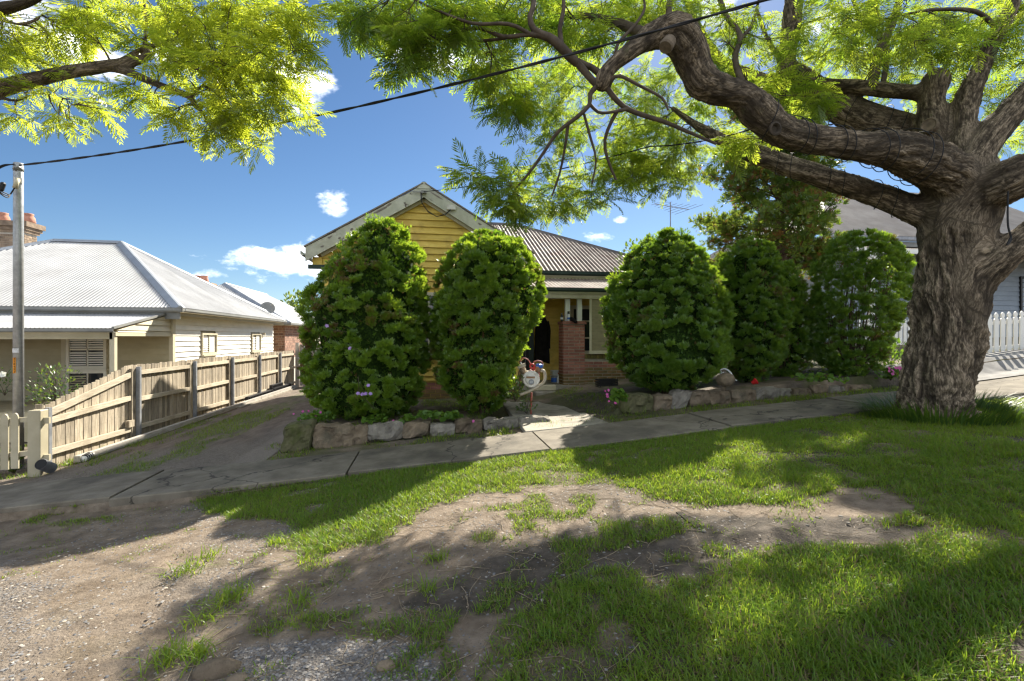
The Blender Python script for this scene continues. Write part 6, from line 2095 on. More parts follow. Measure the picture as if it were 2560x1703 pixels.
# sawn stub ends on the long limb and the dead knob at its tip
c = P(1702, 52, 5.42)
mbk = MB().lathe([(.115, -.12), (.13, -.03), (.125, .015), (.10, .022), (.001, .024)], c, (-.1, -.12, .98), 16)
part('sawn_stub', mbk, M['cutwood'], J)
c = P(1664, 118, 5.22)
part('sawn_stub', MB().lathe([(.07, -.12), (.078, -.02), (.07, .01), (.001, .014)], c, (-.55, -.25, -.8), 14), M['cutwood'], J)
c = P(2322, 312, 6.74)
part('sawn_stub', MB().lathe([(.10, -.1), (.105, -.02), (.085, .008), (.07, -.004), (.001, -.01)], c, (-.85, -.45, .05), 16), M['cutwood'], J)
c = P(1938, 322, 5.58)
part('knot_hole', MB().lathe([(.075, -.02), (.08, .01), (.06, .018), (.045, .0), (.03, -.05), (.001, -.06)], c, (.05, -1, -.1), 14), M['deadbark'], J)
# hand-laid secondary branches that the photo shows clearly
SEC = [
    [(1506, 190, 5.4, 18), (1478, 168, 5.4, 14), (1440, 155, 5.35, 20), (1405, 120, 5.3, 21), (1370, 92, 5.25, 19), (1320, 86, 5.2, 12), (1260, 92, 5.2, 10), (1200, 70, 5.25, 9), (1150, 78, 5.3, 8), (1095, 98, 5.3, 6), (1050, 72, 5.35, 5)],
    [(1445, 158, 5.35, 18), (1462, 180, 5.36, 16), (1490, 212, 5.4, 15)],
    [(1405, 120, 5.3, 15), (1400, 70, 5.3, 12), (1410, 20, 5.3, 10), (1405, -30, 5.4, 8)],
    [(1370, 92, 5.25, 17), (1335, 75, 5.2, 15), (1325, 40, 5.2, 14), (1335, 5, 5.25, 12), (1300, -40, 5.3, 9)],
    [(1325, 85, 5.2, 9), (1270, 60, 5.1, 8), (1180, 58, 5.05, 7), (1080, 20, 5, 5), (1000, -20, 5, 4)],
    [(1300, 88, 5.2, 8), (1230, 100, 5.3, 7), (1160, 102, 5.4, 5), (1090, 98, 5.45, 4)],
    [(1508, 205, 5.4, 14), (1528, 235, 5.42, 13), (1560, 268, 5.5, 12), (1605, 288, 5.6, 11), (1660, 305, 5.7, 10), (1720, 330, 5.8, 8), (1790, 360, 5.9, 6)],
    [(1520, 226, 5.42, 8), (1530, 200, 5.35, 8), (1550, 190, 5.3, 8), (1600, 215, 5.3, 7), (1655, 245, 5.3, 6), (1670, 275, 5.3, 5)],
    [(1492, 215, 5.4, 12), (1476, 235, 5.38, 11), (1474, 262, 5.36, 10), (1440, 295, 5.4, 9), (1395, 330, 5.5, 8), (1360, 380, 5.6, 7), (1325, 430, 5.7, 6), (1290, 470, 5.8, 5)],
    [(1476, 262, 5.36, 8), (1495, 280, 5.4, 7), (1520, 282, 5.4, 7), (1570, 272, 5.5, 9)],
    [(1545, 275, 5.45, 9), (1528, 305, 5.5, 8), (1512, 350, 5.6, 8), (1518, 395, 5.7, 7), (1540, 450, 5.8, 5)],
    [(1420, 312, 5.45, 8), (1412, 370, 5.6, 6), (1400, 430, 5.8, 5), (1380, 490, 5.9, 4)],
    [(1460, 285, 5.38, 6), (1475, 340, 5.5, 6), (1490, 400, 5.6, 5), (1480, 460, 5.7, 4)],
    [(1535, 160, 5.4, 8), (1545, 110, 5.35, 7), (1590, 60, 5.35, 7), (1612, 20, 5.4, 6), (1605, -20, 5.4, 5)],
    [(1680, 70, 5.6, 20), (1672, 20, 5.7, 15), (1690, -60, 5.9, 11)],
    [(1640, 90, 5.6, 30), (1590, 75, 5.8, 24), (1520, 50, 6.1, 20), (1430, 40, 6.5, 14), (1330, 60, 6.9, 10), (1230, 40, 7.2, 7)],
    [(1860, 220, 6.9, 16), (1838, 150, 7.1, 16), (1850, 90, 7.3, 13), (1815, 40, 7.4, 12), (1790, -30, 7.5, 10)],
    [(1850, 100, 7.3, 10), (1880, 60, 7.4, 8), (1900, -10, 7.6, 6)],
    [(2178, 222, 7.42, 26), (2195, 140, 7.5, 24), (2230, 60, 7.6, 20), (2260, -40, 7.7, 14)],
    [(2205, 226, 7.35, 14), (2215, 120, 7.5, 14), (2160, 60, 7.6, 10), (2120, -30, 7.8, 8)],
    [(2500, 80, 6.8, 14), (2440, 30, 6.7, 10), (2340, 24, 6.6, 8), (2270, 34, 6.5, 5)],
]
sec = [cr_chain(*px_limb(s_), step=.08) for s_ in SEC]
BL = [(1005, 40, 5.6, 110, 55, .6, 34), (890, 40, 5.4, 55, 45, .4, 22), (1000, 165, 5.3, 55, 35, .25, 9), (1075, 110, 5.4, 60, 50, .4, 18), (1010, 90, 5.4, 60, 30, .4, 12), (1170, 50, 5.8, 120, 70, .9, 48), (1230, 170, 6.2, 70, 60, .7, 34), (1290, 250, 6.4, 70, 60, .7, 34), (1345, 40, 6.4, 120, 70, 1.0, 40),
      (1400, 200, 6.4, 90, 80, .8, 44), (1400, 310, 6.2, 80, 60, .7, 30), (1480, 60, 6.6, 110, 80, 1.0, 40), (1580, 250, 6.6, 90, 80, .9, 40), (1590, 30, 6.6, 110, 70, 1.0, 34), (1640, 370, 6.8, 100, 70, .7, 48), (1700, 200, 7.6, 110, 110, 1.0, 40), (1740, 330, 7.0, 110, 70, .8, 30), (1780, 60, 7.6, 130, 90, 1.2, 44),
      (1850, 330, 7.2, 100, 60, .6, 10), (1890, 150, 7.8, 120, 100, 1.2, 30), (2060, 80, 7.8, 140, 100, 1.3, 48), (2100, 170, 8.3, 130, 90, .9, 32), (2230, 100, 7.8, 140, 110, 1.2, 46), (2240, 230, 8.4, 120, 80, .9, 24), (2370, 60, 7.4, 120, 90, 1.0, 40), (2400, 200, 8.0, 100, 110, 1.0, 28), (2510, 120, 7.4, 90, 130, 1.0, 36), (2510, 300, 8.2, 80, 80, 1.0, 16),
      (1590, 395, 6.9, 110, 55, .5, 44), (1680, 435, 6.8, 80, 45, .4, 30), (2030, 240, 4.8, 90, 45, .2, 14), (1850, 370, 4.6, 60, 35, .2, 12), (1930, 215, 4.9, 60, 30, .2, 8), (2330, 110, 6.2, 110, 70, .4, 22), (2150, 60, 6.4, 120, 60, .4, 20), (2600, 60, 7.2, 140, 160, 1.2, 34), (2000, 280, 8.6, 120, 60, .6, 16),
      (1185, 425, 5.75, 50, 22, .3, 7), (1260, 450, 5.8, 60, 40, .4, 13), (1265, 520, 5.9, 60, 28, .4, 15), (1340, 480, 5.9, 70, 50, .5, 22), (1400, 520, 6.0, 70, 30, .4, 15), (1450, 440, 6.0, 90, 50, .5, 22), (1500, 500, 6.1, 60, 32, .4, 13), (1570, 450, 6.2, 80, 50, .5, 20), (1540, 350, 6.0, 90, 50, .5, 15), (1350, 390, 5.8, 60, 40, .4, 7)]
# the crown goes on above and beside the view
BL += [(1100, -150, 6.2, 220, 120, 1.2, 30), (1500, -180, 6.8, 250, 130, 1.4, 34), (1900, -200, 7.6, 250, 150, 1.6, 34), (2300, -200, 7.2, 260, 160, 1.6, 34), (2700, -50, 6.8, 200, 250, 1.5, 12), (2900, 200, 6.4, 200, 200, 1.2, 6)]
tg = blob_targets(BL, 3, .86, True)
big_ = [c for c in chains[1:]]
twigs, tips = grow(big_ + sec, tg)
V, F = tubes_mesh([(p, r) for p, r in sec] + twigs, 5)
bo = link('branches', mesh_of('branches', V - np.array(wloc(J)), F, M['twig'], True), J)
bo['kind'] = 'stuff'
crown('foliage', J, tips, 5, (.24, .40), 9, M['jacgreen'])
# string-light cable wound round two limbs
mb = MB()
def wind(chain, i0, i1, turns, off=.014):
    p, r = chain
    d = np.gradient(p, axis=0); d /= np.linalg.norm(d, axis=1)[:, None]
    x = np.cross(d, [0, 0, 1.0]); x /= np.linalg.norm(x, axis=1)[:, None]
    y = np.cross(d, x)
    n = int(turns * 26)
    pts = []
    for k in range(n):
        f_ = i0 + (i1 - i0) * k / n
        # tight turns bunched at intervals rather than an even screw
        ph = 2 * math.pi * k / 26
        f_ += 1.3 * math.sin(ph * .5)
        i = int(np.clip(f_, 0, len(p) - 2)); w_ = f_ - i
        c = p[i] * (1 - w_) + p[i + 1] * w_
        pts.append(c + (x[i] * math.cos(ph) + y[i] * math.sin(ph)) * (r[i] * 1.05 + off))
    return pts
c1_, c2_ = chains[1], chains[4]
mb.tube(wind(c1_, 12, len(c1_[0]) * .56, 9, .005), .006, 5)
mb.tube(wind(c2_, 12, len(c2_[0]) * .62, 6, .005), .0055, 5)
mb.tube(wind(chains[2], 14, len(chains[2][0]) * .35, 4, .005), .0055, 5)
hang = P(2520, 560, 5.95)
mb.tube(catm([hang + Vector((0, 0, .4)), hang, hang + Vector((.05, 0, -.18)), hang + Vector((-.02, 0, -.26)), hang + Vector((.02, -.02, -.16))]), .011, 5)
solo('string_light_cable', mb, M['blackrubber'], 'black string light cable wound round the limbs of the big jacaranda', 'cable')
# long strappy grass round the foot of the trunk
def blades(n, pos, hgt, wid, lean, seed, segs=3):
    r_ = np.random.default_rng(seed)
    az_ = r_.uniform(0, 2 * np.pi, n)
    d = np.stack([np.cos(az_), np.sin(az_), np.zeros(n)], -1)
    s = np.stack([-d[:, 1], d[:, 0], np.zeros(n)], -1)
    V = np.zeros((n, 2 * segs + 2, 3))
    for k in range(segs + 1):
        t_ = k / segs
        c = pos + d * (lean * hgt * t_ ** 1.8)[:, None] + np.array([0, 0, 1.0]) * (hgt * (t_ - .32 * lean * t_ ** 2.2))[:, None]
        w_ = wid * (1 - t_ ** 1.6) + .0004
        V[:, 2 * k] = c - s * w_[:, None]
        V[:, 2 * k + 1] = c + s * w_[:, None]
    f = np.array([(2 * k, 2 * k + 1, 2 * k + 3, 2 * k + 2) for k in range(segs)])
    F = f[None] + (np.arange(n) * (2 * segs + 2))[:, None, None]
    return V.reshape(-1, 3), F.reshape(-1, 4)
def tuft(name, c, n, rad, h0, h1, label, seed, mat='longgrass', ring=0.0, cat='grass tuft', sq=1.0, wd_=.008):
    r_ = np.random.default_rng(seed)
    a = r_.uniform(0, 2 * np.pi, n)
    rr = rad * (ring + (1 - ring) * np.sqrt(r_.random(n)))
    pos = np.stack([c[0] + np.cos(a) * rr, c[1] + np.sin(a) * rr * sq, np.zeros(n)], -1)
    pos[:, 2] = ground_z(pos[:, 0], pos[:, 1]) - .01
    V, F = blades(n, pos, r_.uniform(h0, h1, n), r_.uniform(.6, 1.2, n) * wd_, r_.uniform(.25, 1.3, n), seed)
    org = np.array([c[0], c[1], GZ(c[0], c[1])])
    o_ = link(name, mesh_of(name, V - org, F, M[mat], False, {'tint': np.repeat(r_.uniform(0, 1, n), 8), 'dead': np.repeat((r_.random(n) < .05) * 1.0, 8)}), None, Vector(org))
    return tag(o_, label, cat)
tuft('grass_tuft', (tb.x, tb.y - .05), 1100, .86, .14, .40, 'long strappy dark grass growing round the foot of the big trunk', 5, ring=.52)

# ------------------------------------------------------------------ tree reaching in from the left
lt0 = Vector((-9.6, 3.6, 0)); 
ltz = GZ(-9.6, 3.6)
T2 = thing('leaning_tree', 'bright lime feathery tree branch reaching in from beyond the left edge', 'tree', (-9.6, 3.6, ltz))
def W(*rows): return [np.array(r_[:3]) for r_ in rows], [r_[3] for r_ in rows]
LL = [W((-9.6, 3.6, ltz - .2, .34), (-9.5, 3.65, ltz + 1.2, .27), (-9.3, 3.8, .6, .24), (-8.9, 4.1, 1.6, .19), (*P(-330, 330, 5.7), .15), (*P(-120, 262, 5.6), .115), (*P(0, 222, 5.5), .095), (*P(153, 184, 5.4), .075), (*P(240, 170, 5.35), .070), (*P(300, 160, 5.3), .062), (*P(350, 150, 5.3), .05), (*P(376, 136, 5.3), .042)),
      px_limb([(282, 166, 5.35, 28), (320, 180, 5.3, 22), (382, 206, 5.25, 18), (440, 228, 5.2, 17), (475, 242, 5.2, 16), (488, 262, 5.2, 13), (508, 283, 5.2, 10)]),
      px_limb([(300, 158, 5.3, 18), (345, 130, 5.35, 15), (395, 112, 5.4, 12), (440, 96, 5.4, 10), (446, 78, 5.4, 8)]),
      px_limb([(374, 140, 5.3, 18), (362, 112, 5.35, 14), (366, 70, 5.4, 13), (360, 0, 5.5, 11), (352, -80, 5.6, 9)]),
      px_limb([(475, 242, 5.2, 9), (505, 215, 5.15, 8), (540, 182, 5.1, 6), (560, 165, 5.1, 4)]),
      W((-9.3, 3.8, .9, .2), (-9.0, 4.2, 2.6, .15), (*P(-250, 120, 5.4), .11), (*P(-60, 52, 5.3), .085), (*P(0, 24, 5.3), .07), (*P(60, 8, 5.2), .055), (*P(130, -30, 5.2), .04), (*P(230, -120, 5.2), .025)),
      px_limb([(-40, 30, 5.3, 16), (0, 48, 5.2, 12), (50, 60, 5.2, 11), (85, 52, 5.2, 10), (105, 38, 5.2, 7)]),
      px_limb([(-200, 310, 5.7, 20), (-60, 262, 5.5, 14), (0, 246, 5.4, 11), (40, 252, 5.4, 9), (85, 235, 5.4, 7), (140, 240, 5.3, 5), (190, 262, 5.3, 4)])]
ch2 = [cr_chain(*l, step=.06) for l in LL]
woody('trunk', ch2, T2, M['bark'], .024, .10)
BL2 = [(60, 100, 5.4, 90, 50, .5, 26), (30, 150, 5.4, 60, 45, .5, 18), (150, 60, 5.4, 90, 50, .5, 22), (130, 150, 5.5, 70, 35, .4, 12), (230, 30, 5.5, 90, 50, .5, 24), (240, 90, 5.6, 60, 30, .4, 10), (320, 40, 5.5, 100, 60, .6, 28), (430, 40, 5.4, 100, 60, .7, 40), (540, 50, 5.3, 110, 70, .7, 52), (660, 40, 5.2, 110, 60, .6, 46), (745, 50, 5.1, 50, 60, .4, 22),
       (430, 130, 5.3, 80, 50, .5, 30), (540, 140, 5.2, 110, 60, .6, 50), (660, 130, 5.1, 100, 60, .6, 44), (750, 150, 5.0, 45, 40, .3, 14), (600, 210, 5.2, 110, 50, .5, 42), (700, 220, 5.1, 70, 45, .4, 24), (745, 270, 5.1, 30, 30, .2, 6), (560, 280, 5.2, 90, 40, .4, 28), (640, 290, 5.1, 80, 35, .4, 22), (560, 330, 5.1, 60, 25, .3, 12), (635, 360, 5.1, 30, 24, .2, 8), (510, 220, 5.2, 60, 40, .4, 12),
       (300, 225, 5.2, 25, 20, .2, 6), (350, 235, 5.2, 40, 25, .2, 9), (420, 290, 5.2, 35, 25, .2, 9), (40, 280, 5.4, 40, 18, .2, 6), (145, 300, 5.3, 40, 26, .2, 9), (90, 225, 5.4, 70, 18, .3, 10), (200, 250, 5.3, 50, 25, .2, 10), (255, 270, 5.3, 35, 18, .2, 6), (20, 60, 5.4, 40, 30, .4, 8),
       (300, -120, 5.6, 350, 100, 1.0, 40), (-150, 50, 5.6, 120, 150, 1.0, 26), (-250, 250, 5.8, 100, 100, .8, 12), (650, -100, 5.3, 150, 70, .7, 24)]
tg = blob_targets(BL2, 4, .48)
twigs, tips = grow(ch2[1:], tg, thick=1.45)
V, F = tubes_mesh(twigs, 6)
bo = link('branches', mesh_of('branches', V - np.array(wloc(T2)), F, M['twig'], True), T2)
bo['kind'] = 'stuff'
crown('foliage', T2, tips, 5, (.20, .34), 19, M['jac'], .25)

# ------------------------------------------------------------------ clipped thuja shrubs
def spray_template(seed, n=3):
    r_ = np.random.default_rng(seed)
    vs, fs = [], []
    for i in range(n):
        a = (i / (n - 1) - .5) * 1.0 + r_.uniform(-.12, .12)
        ln = (1 - .28 * abs(a)) * r_.uniform(.8, 1.1)
        d = np.array([math.cos(a), math.sin(a), r_.uniform(-.18, .18)])
        s = np.array([-math.sin(a), math.cos(a), r_.uniform(-.5, .5)])
        o0 = np.array([r_.uniform(0, .12), 0, 0])
        k = len(vs)
        vs += [o0, o0 + d * ln * .6 + s * .10, o0 + d * ln, o0 + d * ln * .6 - s * .10]
        fs.append((k, k + 1, k + 2, k + 3))
    return np.array(vs), np.array(fs)
SPR = [spray_template(s_) for s_ in range(5)]
def sprays(pos, dr, sc_, tint, dead, seed, out=None):
    r_ = np.random.default_rng(seed)
    fr = rotframe(dr, r_.normal(0, 1, pos.shape) * (.45 if out is not None else 1) + (out if out is not None else 0))
    wh = r_.integers(0, len(SPR), len(pos))
    V, F, T, D, n0 = [], [], [], [], 0
    for k, (tv, tf) in enumerate(SPR):
        s_ = wh == k
        v, f, tt = scatter(tv, tf, pos[s_], fr[s_], sc_[s_], tint[s_])
        V.append(v); F.append(f + n0); T.append(tt); D.append(np.repeat(dead[s_], len(tv))); n0 += len(v)
    return np.concatenate(V), np.concatenate(F), np.concatenate(T), np.concatenate(D)
def thuja(label, prof, Yc, seed, mat='hedge', puffs=420, per=17, psize=.16, see=0.0, depth=.95, group=None, sp=.074):
    """prof: (py, left px, right px) from top to foot"""
    r_ = np.random.default_rng(seed)
    prof = np.array(prof, float)
    zt = np.array([(HY - p) / FPX * Yc for p in prof[:, 0]])
    cxp = np.array([P((a + b_) / 2, 845, Yc) for _, a, b_ in prof])[:, :2]
    hw = np.array([(b_ - a) / 2 / FPX * Yc * math.cos(math.atan(((a + b_) / 2 - CX) / FPX)) for _, a, b_ in prof])
    zb, zp = zt[-1], zt[0]
    cb = cxp[-1]
    gz = GZ(cb[0], cb[1])
    root = thing('thuja_shrub', label, 'shrub', (cb[0], cb[1], gz), group)
    zz = zt[::-1]
    fx = lambda z: np.interp(z, zz, cxp[::-1, 0])
    fy = lambda z: np.interp(z, zz, cxp[::-1, 1])
    fr_ = lambda z: np.interp(z, zz, hw[::-1])
    # pick heights by surface, angle all round
    zc = np.linspace(zb, zp, 200)
    wgt = fr_(zc) + .05
    cdf = np.cumsum(wgt); cdf /= cdf[-1]
    n = puffs
    z = np.interp(r_.random(n), cdf, zc)
    a = r_.uniform(0, 2 * np.pi, n)
    q3 = np.stack([np.cos(a) * 1.2, np.sin(a) * 1.2, z * 1.1], -1)
    lump = 1 + .40 * (fnoise(q3 * 2.0, seed, 3) - .5)
    rr = np.maximum(fr_(z) * lump - .06, .02)
    c = np.stack([fx(z) + np.cos(a) * rr, fy(z) + np.sin(a) * rr * depth, z], -1)
    nrm = np.stack([np.cos(a), np.sin(a), .35 + .8 * sstep(z, zb + .5 * (zp - zb), zp)], -1)
    nrm /= np.linalg.norm(nrm, axis=1)[:, None]
    if see:
        keep = r_.random(n) > see * sstep(fnoise(c * 1.8, seed + 3, 2), .42, .6) * (1 - .6 * sstep(z, zb + .62 * (zp - zb), zb + .8 * (zp - zb)))
        c, nrm = c[keep], nrm[keep]
        n = len(c)
    ps = psize * r_.uniform(.65, 1.25, n) * np.where(r_.random(n) < .06, 1.7, 1)
    dd = r_.normal(0, 1, (n, per, 3))
    dd = dd / np.linalg.norm(dd, axis=2)[:, :, None]
    dd = dd * .8 + nrm[:, None, :] * .5 + np.array([0, 0, .95])
    dd /= np.linalg.norm(dd, axis=2)[:, :, None]
    pos = c[:, None, :] + dd * (ps[:, None, None] * r_.uniform(.15, .75, (n, per, 1)))
    pos, dd = pos.reshape(-1, 3), dd.reshape(-1, 3)
    outn = np.repeat(nrm, per, axis=0)
    tl = np.clip(r_.normal(.52, .18, n) + .5 * (fnoise(c * 1.3, seed + 9, 2) - .5), 0, 1)
    tint = np.clip(np.repeat(tl, per) + r_.normal(0, .13, n * per) + .25 * (np.tile(np.arange(per), n) % 3 == 0), 0, 1)
    dl = (fnoise(c * 2.6, seed + 17, 2) > .64) & (r_.random(n) < .5)
    dead = np.repeat(dl * r_.uniform(.4, 1, n), per) * (r_.random(n * per) < .6)
    sc_ = r_.uniform(.75, 1.25, n * per) * sp
    # deeper, sparser inner layer
    n2 = int(n * per * .16)
    z2 = np.interp(r_.random(n2), cdf, zc); a2 = r_.uniform(0, 2 * np.pi, n2)
    r2 = fr_(z2) * r_.uniform(.62, .9, n2)
    if see: r2 = fr_(z2) * r_.uniform(.3, .9, n2)
    p2 = np.stack([fx(z2) + np.cos(a2) * r2, fy(z2) + np.sin(a2) * r2 * depth, z2], -1)
    d2 = np.stack([np.cos(a2), np.sin(a2), np.full(n2, .9)], -1) + r_.normal(0, .4, (n2, 3))
    if see:
        k2 = r_.random(n2) > see * .8
        p2, d2 = p2[k2], d2[k2]; n2 = len(p2)
    outn = np.concatenate([outn, d2 / np.linalg.norm(d2, axis=1)[:, None]]); pos = np.concatenate([pos, p2]); dd = np.concatenate([dd, d2])
    tint = np.concatenate([tint, r_.uniform(0, .35, n2)]); dead = np.concatenate([dead, (r_.random(n2) < .12) * .9]); sc_ = np.concatenate([sc_, r_.uniform(.8, 1.2, n2) * sp])
    V, F, T, D = sprays(pos, dd, sc_, tint, dead, seed, outn)
    base = np.array(root.location)
    fo = link('foliage', mesh_of('foliage', V - base, F, M[mat], False, {'tint': T, 'dead': D}), root)
    fo['kind'] = 'stuff'
    # stems fanning up through the shrub
    mb = MB()
    ns = 34 if see else 20
    for k in range(ns):
        aa = r_.uniform(0, 2 * math.pi); zt_ = zb + (zp - zb) * r_.uniform(.45, .9)
        rt = fr_(zt_) * r_.uniform(.2, .85)
        p0 = np.array([cb[0] + math.cos(aa) * .06, cb[1] + math.sin(aa) * .06, gz - .05])
        p2_ = np.array([fx(zt_) + math.cos(aa) * rt, fy(zt_) + math.sin(aa) * rt * depth, zt_])
        p1 = p0 * .45 + p2_ * .55 + np.array([math.cos(aa) * .12, math.sin(aa) * .12, -.1])
        mb.tube(catm([p0, p0 * .7 + p1 * .3 + np.array([0, 0, .05]), p1, p2_], 4), [.03 - .026 * q / 12 for q in range(13)], 5, False)
    st = part('stems', mb, M['conbark'], root)
    mb = MB().tube([(cb[0], cb[1], gz - .1), (cb[0] + .02, cb[1], gz + .2), (cb[0], cb[1], gz + .55)], [.11, .085, .07], 8)
    part('trunk', mb, M['conbark'], root)
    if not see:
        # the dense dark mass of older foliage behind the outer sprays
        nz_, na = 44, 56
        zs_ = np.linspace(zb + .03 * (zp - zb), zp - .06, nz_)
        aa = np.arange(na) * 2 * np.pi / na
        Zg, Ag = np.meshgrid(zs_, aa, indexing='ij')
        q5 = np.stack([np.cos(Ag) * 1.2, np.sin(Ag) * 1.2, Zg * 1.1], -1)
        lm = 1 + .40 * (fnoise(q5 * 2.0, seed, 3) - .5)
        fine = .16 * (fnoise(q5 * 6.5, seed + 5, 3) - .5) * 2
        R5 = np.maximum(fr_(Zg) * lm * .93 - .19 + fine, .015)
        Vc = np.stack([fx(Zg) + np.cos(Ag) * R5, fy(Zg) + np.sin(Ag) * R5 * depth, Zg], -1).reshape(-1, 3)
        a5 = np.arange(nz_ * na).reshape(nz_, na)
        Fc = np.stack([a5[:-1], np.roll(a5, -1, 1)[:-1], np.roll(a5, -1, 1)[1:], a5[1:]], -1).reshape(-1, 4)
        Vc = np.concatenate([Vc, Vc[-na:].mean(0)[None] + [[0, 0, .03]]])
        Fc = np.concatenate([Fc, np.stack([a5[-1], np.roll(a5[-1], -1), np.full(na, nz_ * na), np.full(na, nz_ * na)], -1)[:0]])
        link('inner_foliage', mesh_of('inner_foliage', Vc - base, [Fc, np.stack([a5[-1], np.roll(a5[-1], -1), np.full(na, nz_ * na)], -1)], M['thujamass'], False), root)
    return root
GS = 'clipped thuja shrubs along the front of the yellow cottage'
thuja('biggest egg shaped bright green shrub at the left end beside the driveway', [(562, 945, 972), (580, 915, 1000), (605, 882, 1022), (640, 850, 1045), (700, 800, 1066), (770, 772, 1074), (850, 760, 1074), (920, 762, 1072), (980, 775, 1058), (1020, 800, 1035), (1050, 850, 990)], 8.95, 101, 'hedge', 780, 52, group=GS)
thuja('bright green top heavy shrub left of the engine letterbox', [(585, 1215, 1245), (605, 1165, 1285), (640, 1125, 1318), (690, 1100, 1345), (740, 1092, 1358), (800, 1088, 1340), (850, 1088, 1312), (920, 1092, 1294), (970, 1100, 1285), (1005, 1140, 1262), (1040, 1180, 1226)], 9.05, 102, 'hedge', 700, 52, group=GS)
thuja('large egg shaped green shrub directly right of the front path', [(585, 1655, 1685), (610, 1615, 1720), (650, 1575, 1765), (700, 1542, 1795), (760, 1518, 1815), (830, 1506, 1822), (890, 1512, 1815), (930, 1535, 1795), (960, 1570, 1765), (978, 1610, 1730)], 9.45, 103, 'hedgedark', 740, 52, group=GS)
thuja('darker green shrub second to the right of the front path', [(607, 1870, 1900), (630, 1820, 1930), (680, 1790, 1950), (760, 1785, 1968), (830, 1790, 1972), (890, 1800, 1965), (930, 1815, 1940), (968, 1850, 1905)], 9.9, 104, 'hedgedark', 480, 48, group=GS)
thuja('rounded dark shrub tucked behind the second shrub right of the path', [(664, 1955, 1975), (690, 1935, 1998), (750, 1915, 2020), (820, 1905, 2034), (880, 1905, 2030), (930, 1920, 2005), (960, 1945, 1975)], 10.4, 105, 'hedgedark', 340, 44, group=GS)
thuja('rounded shrub with bare stems showing through it just left of the big trunk', [(592, 2100, 2190), (615, 2070, 2235), (660, 2035, 2268), (720, 2018, 2278), (790, 2015, 2262), (850, 2020, 2235), (900, 2035, 2215), (940, 2070, 2190), (958, 2100, 2160)], 9.9, 106, 'hedgedark', 760, 44, .14, see=.24, group=GS)

# ------------------------------------------------------------------ conifer behind the shrubs
cp = P(1950, 700, 14.5)
cgz = GZ(cp.x, cp.y)
Cn = thing('cypress_tree', 'ragged dark cypress tree with browning tips standing behind the right shrubs', 'tree', (cp.x, cp.y, cgz))
r_ = np.random.default_rng(77)
ztop = (HY - 250) / FPX * 14.5
part('trunk', MB().tube([(cp.x, cp.y, cgz - .1), (cp.x + .05, cp.y, 1.5), (cp.x - .02, cp.y, 4), (cp.x + .05, cp.y, ztop)], [.22, .18, .12, .03], 10), M['conbark'], Cn, True)
bt, pos, dd, tn, de = [], [], [], [], []
for k in range(140):
    z0 = 1.6 + (ztop - 1.6) * (k / 140) ** .9 + r_.uniform(-.15, .15)
    f_ = (z0 - 1.2) / (ztop - 1.2)
    a = r_.uniform(0, 2 * np.pi)
    ln = (3.2 * (1 - .55 * f_)) * r_.uniform(.55, 1.1) * (.78 - .22 * math.cos(a + .3))
    p0 = np.array([cp.x, cp.y, z0])
    p1 = p0 + np.array([math.cos(a) * ln * .55, math.sin(a) * ln * .55, .12 * ln + r_.uniform(-.1, .15)])
    p2 = p0 + np.array([math.cos(a) * ln, math.sin(a) * ln, .28 * ln + r_.uniform(-.3, .2)])
    c_ = np.array([tuple(x) for x in catm([p0, p1, p2], 6)])
    bt.append((c_, np.linspace(.035 * (1.2 - f_), .008, len(c_))))
    nb_ = int(9 + ln * 7)
    for q in range(nb_):
        s_ = r_.uniform(.30, 1.0) ** .7
        i = s_ * (len(c_) - 1); ii = int(min(i, len(c_) - 2))
        ctr = c_[ii] + (c_[ii + 1] - c_[ii]) * (i - ii) + r_.normal(0, .14, 3) * np.array([1, 1, .7])
        brown = r_.random() < .16
        tt = r_.uniform(.05, .75)
        for w_ in range(12):
            d_ = r_.normal(0, .7, 3) + np.array([math.cos(a) * .6, math.sin(a) * .6, .75])
            d_ /= np.linalg.norm(d_)
            pos.append(ctr + d_ * r_.uniform(.03, .15)); dd.append(d_); tn.append(np.clip(tt + r_.normal(0, .12), 0, 1)); de.append(.85 * (r_.random() < (.6 if brown else .05)))
V, F = tubes_mesh(bt, 5)
link('branches', mesh_of('branches', V - np.array(Cn.location), F, M['conbark'], True), Cn)
pos, dd, tn, de = map(np.array, (pos, dd, tn, de))
V, F, T, D = sprays(pos, dd, r_.uniform(.13, .18, len(pos)), tn, de, 78)
fo = link('foliage', mesh_of('foliage', V - np.array(Cn.location), F, M['conifer'], False, {'tint': T, 'dead': D}), Cn)
fo['kind'] = 'stuff'
print('conifer sprays', len(pos))

